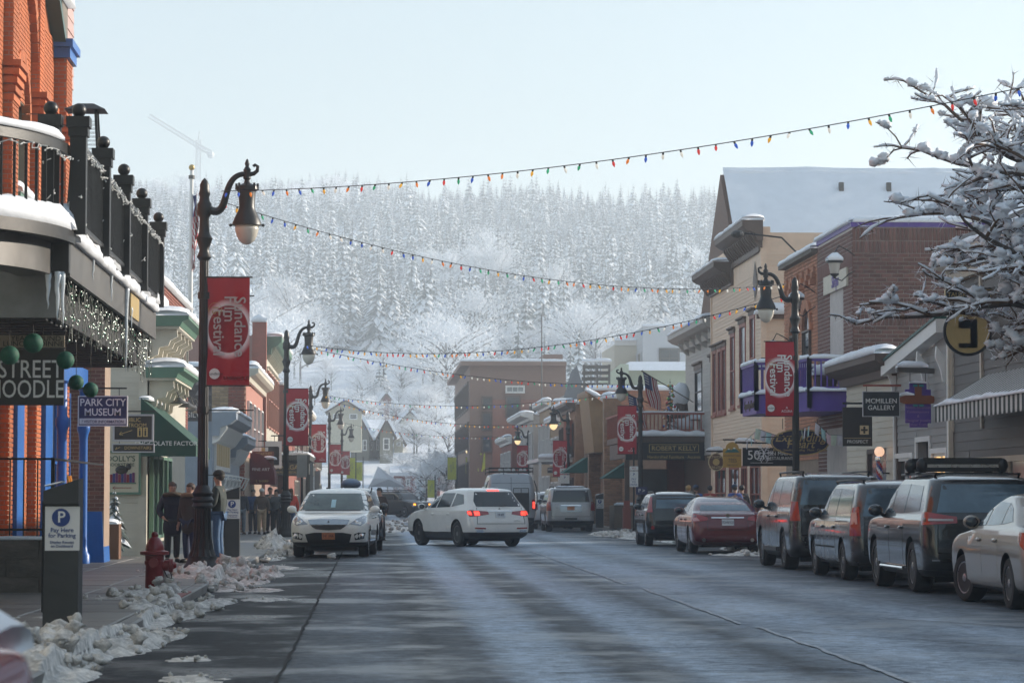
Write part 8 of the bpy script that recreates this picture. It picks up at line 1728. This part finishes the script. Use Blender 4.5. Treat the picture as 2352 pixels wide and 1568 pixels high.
# ---------------------------------------------------------------- people
PEND = []
def skin_obj(edges, rads, mat, name, parent, root=0, lv=2):
    """rads: joint -> (position, rx, ry); edges: pairs of joints"""
    ks = list(rads); me = bpy.data.meshes.new(name); me.from_pydata([rads[k][0] for k in ks], [(ks.index(a), ks.index(b)) for a, b in edges], [])
    o = link(name, me, parent); o.modifiers.new('skin', 'SKIN'); sd = o.modifiers.new('sub', 'SUBSURF'); sd.levels = lv; sd.render_levels = lv
    for i, k in enumerate(ks): v = me.skin_vertices[0].data[i]; v.radius = rads[k][1:3]; v.use_root = i == root
    PEND.append((o, mat)); return o
SKINM = M('skin', (.42, .24, .17), .55, var=.08); EYE = M('eye', (.02, .015, .012), .2, var=0); HAIRS = {}
def person(label, x, y, rz, H=1.7, jac=(.03, .03, .035), tro=(.03, .035, .05), hair=(.05, .03, .02), long=False, coat=.0, hat=None, arms='down', stride=.0, hood=None, fat=1.0, bag=None, detail=2):
    t = thing('person', label, 'person', (x, y, .13), rz); s_ = H / 1.75; f = fat
    def V(a, b, c): return (a * s_, b * s_, c * s_)
    J = {'pel': (V(0, 0, .95), .13, .10), 'sp': (V(0, 0, 1.12), .12, .09), 'ch': (V(0, .0, 1.34), .145, .10), 'nk': (V(0, .01, 1.50), .05, .05), 'hd': (V(0, .025, 1.60), .068, .082), 'tp': (V(0, .015, 1.69), .062, .078), 'ns': (V(0, .112, 1.605), .012, .014), 'e1': (V(.078, .01, 1.61), .010, .016), 'e2': (V(-.078, .01, 1.61), .010, .016)}
    E = [('pel', 'sp'), ('sp', 'ch'), ('ch', 'nk'), ('nk', 'hd'), ('hd', 'tp'), ('hd', 'ns'), ('hd', 'e1'), ('hd', 'e2')]
    for i, g in ((1, 1), (2, -1)):
        st = stride * g
        J[f'h{i}'] = (V(g * .09, 0, .90), .085, .085); J[f'k{i}'] = (V(g * .10, st * .5 + .02, .50), .06, .06); J[f'a{i}'] = (V(g * .10, st - .02, .08), .04, .045); J[f't{i}'] = (V(g * .12, st + .13, .03), .035, .03)
        if arms == 'pocket': el, wr, hn = (g * .29, -.06, 1.12), (g * .22, .08, .98), (g * .19, .13, .95)
        elif arms == 'hold' and g < 0: el, wr, hn = (g * .25, .02, 1.12), (g * .20, .22, 1.02), (g * .16, .31, 1.01)
        else: el, wr, hn = (g * .265, -.03, 1.12), (g * .27, .05, .88), (g * .27, .08, .80)
        J[f's{i}'] = (V(g * .19, 0, 1.40), .062, .062); J[f'l{i}'] = (V(*el), .045, .045); J[f'w{i}'] = (V(*wr), .03, .03); J[f'p{i}'] = (V(*hn), .03, .02)
        E += [('pel', f'h{i}'), (f'h{i}', f'k{i}'), (f'k{i}', f'a{i}'), (f'a{i}', f't{i}'), ('ch', f's{i}'), (f's{i}', f'l{i}'), (f'l{i}', f'w{i}'), (f'w{i}', f'p{i}')]
        d = (Vector(hn) - Vector(wr)).normalized()
        for q in range(5):
            if detail < 2: break
            if q < 4: b0 = Vector(hn) + d * .05 + Vector((0, (q - 1.5) * .019, 0)) + Vector((0, 0, 0)); L = (.045, .055, .05, .038)[q]; e0 = b0 + d * L + Vector((-g * .012, 0, 0)); 
            else: b0 = Vector(wr) + d * .04 + Vector((0, .03, 0)); e0 = b0 + d * .04 + Vector((0, .035, 0))
            J[f'f{i}{q}'] = (V(*b0), .009, .009); J[f'g{i}{q}'] = (V(*e0), .008, .008); E += [(f'p{i}' if q < 4 else f'w{i}', f'f{i}{q}'), (f'f{i}{q}', f'g{i}{q}')]
    body = skin_obj(E, J, SKINM, 'body', t, 0, 2 if detail > 1 else 1)
    jac = tuple(min(.7, c * 1.7 + .004) for c in jac); tro = tuple(min(.7, c * 1.6 + .004) for c in tro)
    jm = M('cloth_' + label[:18], jac, .85, var=.25, vs=9, bump=.3, bs=30); tm = M('trouser_' + label[:16], tro, .85, var=.25, vs=9, bump=.3, bs=30)
    K = {}; zb = .88 - coat
    K['b'] = (V(0, 0, zb), (.165 + coat * .10) * f, (.125 + coat * .1) * f); K['m'] = (V(0, 0, 1.08), .165 * f, .13 * f); K['c'] = (V(0, 0, 1.33), .185 * f, .135 * f); K['n'] = (V(0, .0, 1.475), .075, .075)
    EK = [('b', 'm'), ('m', 'c'), ('c', 'n')]
    for i in (1, 2):
        for a, rr in (('s', .082), ('l', .066), ('w', .05)): K[a + str(i)] = (J[a + str(i)][0], rr * f, rr * f)
        EK += [('c', f's{i}'), (f's{i}', f'l{i}'), (f'l{i}', f'w{i}')]
    skin_obj(EK, K, jm, 'jacket', t, 1)
    T = {'p': (V(0, 0, .96), .15, .115)}; ET = []
    for i in (1, 2):
        for a, rr in (('h', .10), ('k', .078), ('a', .066)): T[a + str(i)] = (J[a + str(i)][0], rr, rr)
        ET += [('p', f'h{i}'), (f'h{i}', f'k{i}'), (f'k{i}', f'a{i}')]
    skin_obj(ET, T, tm, 'trousers', t, 0)
    for i in (1, 2):
        a, c = Vector(J[f'a{i}'][0]), Vector(J[f't{i}'][0]); MB().ball((a.lerp(c, .45) * 1.0 + Vector((0, .01, -.005))), .07, 10, 8, sc=(.75, 1.9, .62)).box((a.x - .05, a.y - .075, -.005), (a.x + .05, c.y + .05, .02)).build('shoe', M('dark_shoe', (.02, .016, .014), .6), t, smooth=True)
    hm = M('hair_%d' % int(hair[0] * 1000), hair, .6, var=.3, vs=30, bump=.5, bs=60); hb = MB().ball(V(0, -.012, 1.665), .105 * s_, 14, 10, sc=(.92, 1.0, .92), jit=.15)
    if long: hb.ball(V(0, -.06, 1.50), .11 * s_, 12, 8, sc=(.9, .6, 1.7), jit=.3).ball(V(0, -.07, 1.36), .09 * s_, 10, 8, sc=(.9, .5, 1.5), jit=.3)
    hb.build('hair', hm, t, smooth='all')
    for g in (1, -1): MB().ball(V(g * .03, .098, 1.628), .010 * s_, 6, 5).build('eye', EYE, t)
    MB().ball(V(0, .098, 1.562), .02 * s_, 8, 5, sc=(1.1, .4, .3)).build('mouth', M('lips', (.3, .1, .09), .5, var=0), t)
    if hat: hmt = M('hat_' + label[:14], hat[1], .85, var=.2, vs=20); b = MB().ball(V(0, 0.0, 1.70), .112 * s_, 14, 10, sc=(.95, 1.05, .78)); (b.box(V(-.07, .06, 1.675), V(.07, .20, 1.69)) if hat[0] == 'cap' else b.ball(V(0, 0, 1.83 if hat[0] == 'pom' else 1.77), .035, 8, 6)); b.build('hat', hmt, t, smooth=True)
    if hood: MB().tube([V(.17 * math.cos(a), .02 + .13 * math.sin(a), 1.475 + .02 * math.sin(a)) for a in [k * .45 for k in range(15)]], .045, 7).build('fur_collar', M('fur_%d' % int(hood[0] * 100), hood, .95, var=.5, vs=40, bump=1, bs=60), t, smooth='all')
    if bag: MB().ball(V(.22, .0, .9), .13, 10, 8, sc=(.5, 1, 1.1)).build('bag', M('bag_' + label[:12], bag, .7), t, smooth='all')
    return t
W_, S_, E_ = math.pi, 0, 0
person('person in a long dark navy hooded coat standing by the shop windows', -4.02, 56.6, math.pi + .25, 1.62, (.012, .013, .022), (.012, .012, .014), (.06, .03, .02), coat=.34, hood=(.10, .075, .05), arms='pocket', fat=1.15)
person('person in a brown fur collared coat half hidden behind the lamp base', -3.62, 56.0, math.pi - .6, 1.60, (.03, .022, .018), (.015, .02, .045), (.07, .04, .025), coat=.28, hood=(.24, .15, .09), fat=1.12)
man = person('person in black cap, dark green jacket and blue jeans holding papers', -3.10, 56.9, math.pi / 2 - .25, 1.84, (.018, .024, .021), (.045, .085, .15), (.05, .04, .03), hat=('cap', (.02, .018, .016)), arms='hold', fat=1.08)
pp = thing('papers', 'pale folded papers held by the person in a cap', 'paper', (-3.10 - .34, 56.9 - .16, 1.18)); MB().box((-.10, -.003, -.06), (.10, .003, .07)).build('sheet', M('paper', (.55, .50, .54), .8), pp).rotation_euler = (0, .5, .3)
G = [(556, 'person with a mustard bag at the edge of the far sidewalk group', (.015, .02, .03), (.10, .12, .14), None, (.35, .20, .02), 1.62), (583, 'person in a blue and black jacket in the sidewalk group', (.02, .05, .13), (.02, .02, .03), None, None, 1.60), (603, 'person in white knit hat, brown jacket and tan trousers', (.07, .05, .04), (.30, .22, .14), ('knit', (.6, .6, .58)), None, 1.60), (622, 'person in a dark green jacket at the back of the group', (.015, .03, .022), (.015, .015, .02), None, None, 1.68), (636, 'person in a grey patterned jacket at the right of the group', (.06, .065, .07), (.02, .02, .025), None, None, 1.60)]
for i, (px, lb, jc, tr, ht, bg_, h_) in enumerate(G): Y = (99, 100.5, 99.5, 102, 101)[i]; person(lb, xat(px, Y), Y, math.pi + (.3, -.2, .1, .4, -.5)[i], h_, jc, tr, (.04, .025, .02), hat=ht, bag=bg_, arms='pocket' if i % 2 else 'down', detail=1)
person('person in a red orange jacket with long hair beside the white crossover', xat(669, 98), 98, 0.3, 1.62, (.45, .05, .03), (.06, .10, .18), (.10, .045, .02), long=True, detail=1); person('bearded person in a white shirt behind the red orange jacket', xat(653, 101), 101, math.pi, 1.7, (.55, .53, .52), (.04, .04, .05), (.03, .02, .02), detail=1)
person('dark dressed person walking beside the black parked car', xat(871, 85), 85, math.pi - .4, 1.6, (.03, .018, .015), (.02, .02, .025), (.03, .02, .02), stride=.15, detail=1); person('worker in a lime vest far down the street', xat(937, 226), 226, math.pi, 1.7, (.45, .6, .05), (.05, .05, .08), (.05, .03, .02), detail=1)
for px, Y, lb, jc, hr, ht in [(1582, 95, 'fair haired person behind the black hatchback', (.03, .07, .2), (.4, .25, .1), None), (1600, 97, 'person in a blue hood beside the fair haired one', (.03, .08, .25), (.04, .03, .02), ('knit', (.03, .05, .1))), (1632, 96, 'person in a dark red jacket at the tan shop window', (.16, .02, .02), (.02, .015, .012), None), (1690, 91, 'person in a blue bobble hat behind the red sedan', (.03, .06, .2), (.04, .03, .02), ('pom', (.08, .14, .35))), (1706, 92, 'dark haired person next to the blue bobble hat', (.02, .02, .025), (.015, .012, .01), None)]: person(lb, xat(px, Y), Y, .2, 1.72, jc, (.03, .03, .04), hr, hat=ht, detail=1)
bpy.context.view_layer.update(); dg = bpy.context.evaluated_depsgraph_get()
_done = [(o, m_, bpy.data.meshes.new_from_object(o.evaluated_get(dg))) for o, m_ in PEND]
for o, m_, me in _done:
    o.modifiers.clear(); o.data = me; me.materials.clear(); me.materials.append(m_); me.polygons.foreach_set('use_smooth', [True] * len(me.polygons))
# ---------------------------------------------------------------- snow piles
PILE = M('ploughed_snow', (.64, .61, .57), .65, var=.6, vs=8, bump=1, bs=30, dirt=.9, spec=.3); SLUSH = M('slush', (.40, .38, .36), .35, var=.35, vs=2, bump=.6, bs=25, dirt=.6)
def snow_pile(label, blobs, lumps, seed=0, res=.055, m=PILE, lump_r=(.03, .11), name='snow_pile'):
    x0 = min(b[0] - b[2] for b in blobs); x1 = max(b[0] + b[2] for b in blobs); y0 = min(b[1] - b[3] for b in blobs); y1 = max(b[1] + b[3] for b in blobs)
    nx = max(6, int((x1 - x0) / res)); ny = max(6, int((y1 - y0) / (res * 1.6))); nx, ny = min(nx, 120), min(ny, 190); rg = random.Random(seed); b = MB(); zb = lambda x: .0 if (x > KL and x < KR) else .125
    Hh = {}; vs = []; idx = {}
    for j in range(ny + 1):
        for i in range(nx + 1):
            x, y = x0 + (x1 - x0) * i / nx, y0 + (y1 - y0) * j / ny; h = 0
            for (cx, cy, rx, ry, hh) in blobs:
                d = ((x - cx) / rx) ** 2 + ((y - cy) / ry) ** 2
                if d < 1: h = max(h, hh * (.74 if seed < 5 else 1) * (1 - d) ** .8)
            n1 = mnoise.fractal(Vector((x * 2.2, y * 1.6, seed)), 1, 2, 4); n2 = mnoise.turbulence(Vector((x * 6, y * 4, seed + 3)), 3, False)
            h = h * (1 + .55 * n1) + (n2 - .45) * .09 * min(1, h * 8) + .026 * mnoise.noise(Vector((x * 14, y * 10, seed))) * min(1, h * 8) - .012
            if h > 0: idx[(i, j)] = len(vs); vs.append((x, y, zb(x) + h))
            else: idx[(i, j)] = len(vs); vs.append((x, y, zb(x) - .03)); Hh[(i, j)] = 1
    fs = [(idx[i, j], idx[i + 1, j], idx[i + 1, j + 1], idx[i, j + 1]) for j in range(ny) for i in range(nx) if not all(q in Hh for q in ((i, j), (i + 1, j), (i + 1, j + 1), (i, j + 1)))]
    b.add(vs, fs)
    for k in range(lumps):
        c = rg.choice(blobs); a = rg.uniform(0, 6.28); r = rg.random() ** .5 * 1.05; x, y = c[0] + c[2] * r * math.cos(a), c[1] + c[3] * r * math.sin(a); q = lump_r[0] + (lump_r[1] - lump_r[0]) * rg.random() ** 2.2
        z = zb(x) + max(0, c[4] * (1 - min(1, r * r)) ** .8) * .85; b.ball((x, y, z + q * .25), q, 8, 6, sc=(rg.uniform(.8, 1.3), rg.uniform(.8, 1.3), rg.uniform(.6, .95)), jit=.8, seed=k + seed * 31)
    me = b.mesh(name, m, smooth='all'); o = link(name, me); return tag(o, label, 'snow pile')
snow_pile('near heap of dirty ploughed snow at the foot of the pay station', [(-2.85, 25.2, .55, 1.8, .22), (-2.35, 27.3, .36, 2.0, .18), (-2.65, 22.6, .5, 1.3, .17), (-2.75, 23.9, .45, 1.1, .15), (-2.15, 29.2, .25, 1.3, .10)], 70, 1, .032, lump_r=(.02, .09))
snow_pile('ragged strip of snow along the kerb before the hydrant', [(-2.45, 32.2, .22, 1.6, .12), (-2.3, 34.6, .25, 1.9, .13), (-2.75, 33.6, .22, .9, .14), (-2.2, 36.8, .3, 1.6, .12), (-2.1, 38.6, .3, 1.4, .08)], 40, 2, .035, lump_r=(.02, .08))
snow_pile('grey snow lumps around the fire hydrant', [(-3.1, 37.4, .45, .9, .14), (-2.7, 36.4, .3, .9, .12), (-2.85, 38.6, .3, .6, .24), (-3.4, 36.6, .3, .8, .06)], 40, 3, .035, lump_r=(.02, .085))
snow_pile('tall snow pile around the near street lamp', [(-2.75, 46.8, .62, 1.8, .26), (-2.35, 49.5, .45, 2.0, .36), (-2.05, 47.6, .36, 1.8, .14), (-1.95, 51.5, .38, 1.6, .18), (-2.3, 44.2, .4, 1.6, .12)], 80, 4, .04)
snow_pile('snow pile beside the second pay station', [(-2.5, 74, .55, 2.2, .40), (-2.1, 71, .35, 2.0, .16), (-2.25, 66, .25, 3.0, .12)], 80, 5)
snow_pile('low snow bank along the right kerb near the red sedan', [(10.1, 66, .45, 3.0, .18), (9.6, 69.2, 1.2, 1.2, .10), (10.1, 75, .45, 4, .18), (10.1, 58, .4, 4.5, .16), (10.05, 50, .35, 4.5, .14), (10.1, 43, .35, 3.5, .14)], 160, 6, .07)
snow_pile('snow bank on the right kerb behind the black hatchback', [(9.6, 98, .9, 5, .20), (9.9, 90, .5, 5, .22), (9.3, 106, 1.0, 4, .18), (8.8, 104, .5, 3, .08)], 120, 7, .07)
snow_pile('churned slush beside the far four wheel drive', [(.9, 128, 1.2, 14, .10), (.2, 150, 1.6, 18, .14), (2.5, 166, 2.4, 8, .08), (-.5, 118, .8, 10, .14)], 160, 8, .12, SLUSH, (.04, .14))
for i, (x, y, rx, ry) in enumerate([(-1.75, 43.5, .5, 1.2), (-1.5, 39.5, .45, 1.0), (-1.9, 57.5, .5, 2.2), (-1.35, 22.3, .4, 1.0), (-1.6, 25.0, .3, .5), (-3.6, 30.6, .25, .5), (-3.9, 50.5, .35, .9)]): snow_pile(['thin snow patch on asphalt beside the lamp pile', 'thin snow patch on asphalt level with the hydrant', 'thin frosted patch before the parked white crossover', 'flat snow scrap at the bottom picture edge', 'small snow scrap beside the near heap', 'snow patch behind the near pay station', 'thin snow streaks on the pavement by the blue pier'][i], [(x, y, rx, ry, .035)], 5, 20 + i, .04, lump_r=(.01, .03))
for i, (px, py) in enumerate([(764, 1281), (588, 1332), (612, 1290)]): Y = 9236 / (py - 1141); o = MB().ball((0, 0, .05), .1, 10, 8, sc=(1.1, .8, .75), jit=.5, seed=i).build('snow_chunk', PILE, None, smooth='all', loc=(xat(px, Y), Y, 0)); tag(o, ['lone white snow chunk on the road before the crossover', 'brown snow chunk near the lamp pile', 'pale snow chunk behind the lamp pile'][i], 'snow chunk')
# ---------------------------------------------------------------- trees
def snow_tree():
    t = thing('snowy_tree', 'bare street tree loaded with clumps of snow at the right edge', 'tree', (12.55, 42.6, .1)); t.scale = (1.16, 1.16, 1.17); rg = random.Random(19); wood = MB(); snow = MB(); tw = MB()
    def grow(p, d, L, r, lv):
        n = 4 if lv < 3 else 3; P_ = [p]; q = p.copy(); dd = d.copy()
        for i in range(n):
            dd = (dd + Vector((rg.uniform(-1, 1), rg.uniform(-1, 1), rg.uniform(-.6, .7))) * (.16 + .05 * lv)).normalized()
            if lv >= 3: dd = (dd + Vector((0, 0, -.10))).normalized()
            q = q + dd * L / n; P_.append(q.copy())
        (wood if lv < 3 else tw).tube(P_, [r * (1 - .5 * i / n) for i in range(n + 1)], 7 if lv < 2 else 4, caps=False)
        if lv >= 2 and rg.random() < .8:
            k0 = r * .6 + .008; Q_ = [P_[0].lerp(P_[1], .3)]
            for a_, c_ in zip(P_, P_[1:]): Q_ += [a_.lerp(c_, .5), c_]
            snow.tube([q_ + Vector((0, 0, k0)) for q_ in Q_], [rg.choice((.008, .016, .026, .036)) * (1 if lv < 4 else .7) for _ in Q_], 5)
        if lv >= 1 and abs(dd.z) < .95:
            for i in range(1, n + 1):
                if rg.random() < (.3, .45, .5, .36, .26)[min(lv, 4)]:
                    ax = (P_[i] - P_[i - 1]); sz = rg.uniform(.035, .095) * (1.4 if rg.random() < .15 else 1) * (1 if lv < 4 else .7); f0 = rg.random()
                    for b_ in range(3):
                        c = P_[i - 1] + ax * min(1.1, f0 + b_ * sz * .9 / max(ax.length, .05)); q = sz * rg.uniform(.6, 1.05); snow.ball(c + Vector((rg.uniform(-.3, .3) * sz, rg.uniform(-.3, .3) * sz, r + q * .4)), q, 9, 7, sc=(1.15, 1.15, .8), jit=.7, seed=rg.randrange(999))
        if lv >= 3:
            for k in range(9):
                a_ = P_[rg.randrange(n)].lerp(P_[n], rg.random()); e_ = Vector((rg.uniform(-1, 1), rg.uniform(-1, 1), rg.uniform(-.9, .8))).normalized() * rg.uniform(.07, .22); s_ = e_.cross(Vector((rg.uniform(-1, 1), rg.uniform(-1, 1), rg.uniform(-1, 1)))).normalized() * rg.uniform(.004, .009); (snow if rg.random() < .68 else tw).add([a_ - s_, a_ + s_, a_ + e_], [(0, 1, 2)])
        if lv < 4:
            for k in range((5, 6, 6, 5)[lv]):
                j = rg.randint(1 if lv else 2, n); b0 = P_[j]; a = rg.uniform(0, 6.28); u = Vector((math.cos(a), math.sin(a), rg.uniform(-.15, .75)))
                nd = (dd * (.55 if lv else .75) + u * .8).normalized(); grow(b0, nd, L * rg.uniform(.42, .66), r * .55, lv + 1)
    wood.tube([(0, 0, 0), (.05, 0, 1.6), (0, .05, 3.3)], [.17, .13, .12], 10)
    for a, up, L in ((2.4, .8, 2.7), (3.3, .55, 2.6), (3.9, 1.0, 2.8), (2.9, 1.6, 3.2), (3.4, 2.4, 3.1), (.3, .9, 2.6), (1.4, 1.0, 2.6), (4.9, .9, 2.6), (3.0, .30, 2.4), (3.6, .2, 2.2)): grow(Vector((0, .03, 3.0 + (.3 if up > 1 else 0))), Vector((math.cos(a), math.sin(a) * .8, up)).normalized(), L, .085, 1)
    wood.build('trunk', BARK, t, smooth='all'); tag(tw.build('twigs', M('twig_brown', (.11, .065, .04), .8, var=.3), t), kind='stuff'); tag(snow.build('snow_clumps', SNOW, t, smooth='all'), kind='stuff')
snow_tree()
rg = random.Random(21)
def plant_frost(x, y, h, k, lb='bare tree white with frost among the houses at the hill foot', gp='frosted trees at the foot of the hill'):
    t = thing('frosted_tree', lb, 'tree', (x, y, hill_z(x, y) - .1 if y > 255 else 0), rg.uniform(0, 6.28), gp); link('trunk', FROST[k % 3][0], t); link('crown', FROST[k % 3][1], t)['kind'] = 'stuff'; t.scale = (h / 7 * rg.uniform(.9, 1.3), h / 7 * rg.uniform(.9, 1.3), h / 7)
for i in range(62):
    Y = rg.uniform(325, 460); px = rg.uniform(600, 1075) if i % 4 else rg.uniform(300, 1500); plant_frost(xat(px, Y), Y, rg.uniform(2.4, 4.2) * (1.5 if Y > 400 else 1), i)
for i in range(26):
    Y = rg.uniform(326, 400); px = rg.uniform(775, 1048); plant_frost(xat(px, Y), Y, rg.uniform(3.4, 5.6), i, 'frost covered tree growing between the cottages at the street end', 'frosted trees between the cottages')
for px, Y, h in ((905, 282, 3.0), (925, 290, 3.4), (1045, 275, 4.4), (915, 270, 2.6), (978, 264, 5.0), (1000, 270, 5.5), (1025, 266, 5.5), (955, 280, 3.6), (1030, 300, 6.5), (1000, 335, 6), (1025, 395, 14), (995, 420, 14), (1045, 410, 13), (640, 430, 12), (600, 450, 14), (690, 445, 10)): plant_frost(xat(px, Y), Y, h, int(h * 10))
for i, (px, Y, s2) in enumerate([(1500, 330, 1.1), (1525, 345, 1.0), (1330, 420, 1.2), (1310, 400, 1.1), (880, 400, .9), (870, 395, .8), (1070, 430, 1.2), (1120, 420, 1.1), (1190, 440, 1.3), (965, 268, .5), (600, 470, 1.2), (560, 460, 1.3), (480, 455, 1.3), (430, 440, 1.2), (1250, 410, 1.2), (1420, 420, 1.2), (1150, 380, 1.0), (1220, 370, 1.0), (1290, 360, 1.0), (1380, 380, 1.1), (1450, 390, 1.1), (1570, 380, 1.2), (1620, 400, 1.2), (380, 430, 1.2), (330, 420, 1.2)]):
    x = xat(px, Y); t = thing('snowy_conifer', 'snow laden conifer standing in front of the forest', 'tree', (x, Y, hill_z(x, Y) - .2), i, 'conifers in front of the forest'); t.scale = (s2 * 1.1, s2 * 1.1, s2); link('crown', VAR[i % 5], t)['kind'] = 'stuff'
# ---------------------------------------------------------------- haze: the air of the valley
hz = bpy.data.materials.new('valley_haze'); hz.use_nodes = True
hn = hz.node_tree.nodes; hn.clear()
pv = hn.new('ShaderNodeVolumePrincipled'); ho = hn.new('ShaderNodeOutputMaterial')
pv.inputs['Color'].default_value = (.84, .92, 1, 1); pv.inputs['Density'].default_value = HAZE; pv.inputs['Anisotropy'].default_value = .2
hz.node_tree.links.new(pv.outputs[0], ho.inputs['Volume'])
tag(MB().box((-450, -40, -2), (720, 1510, 150)).build('haze', hz), 'pale winter haze filling the valley', 'haze', kind='stuff')
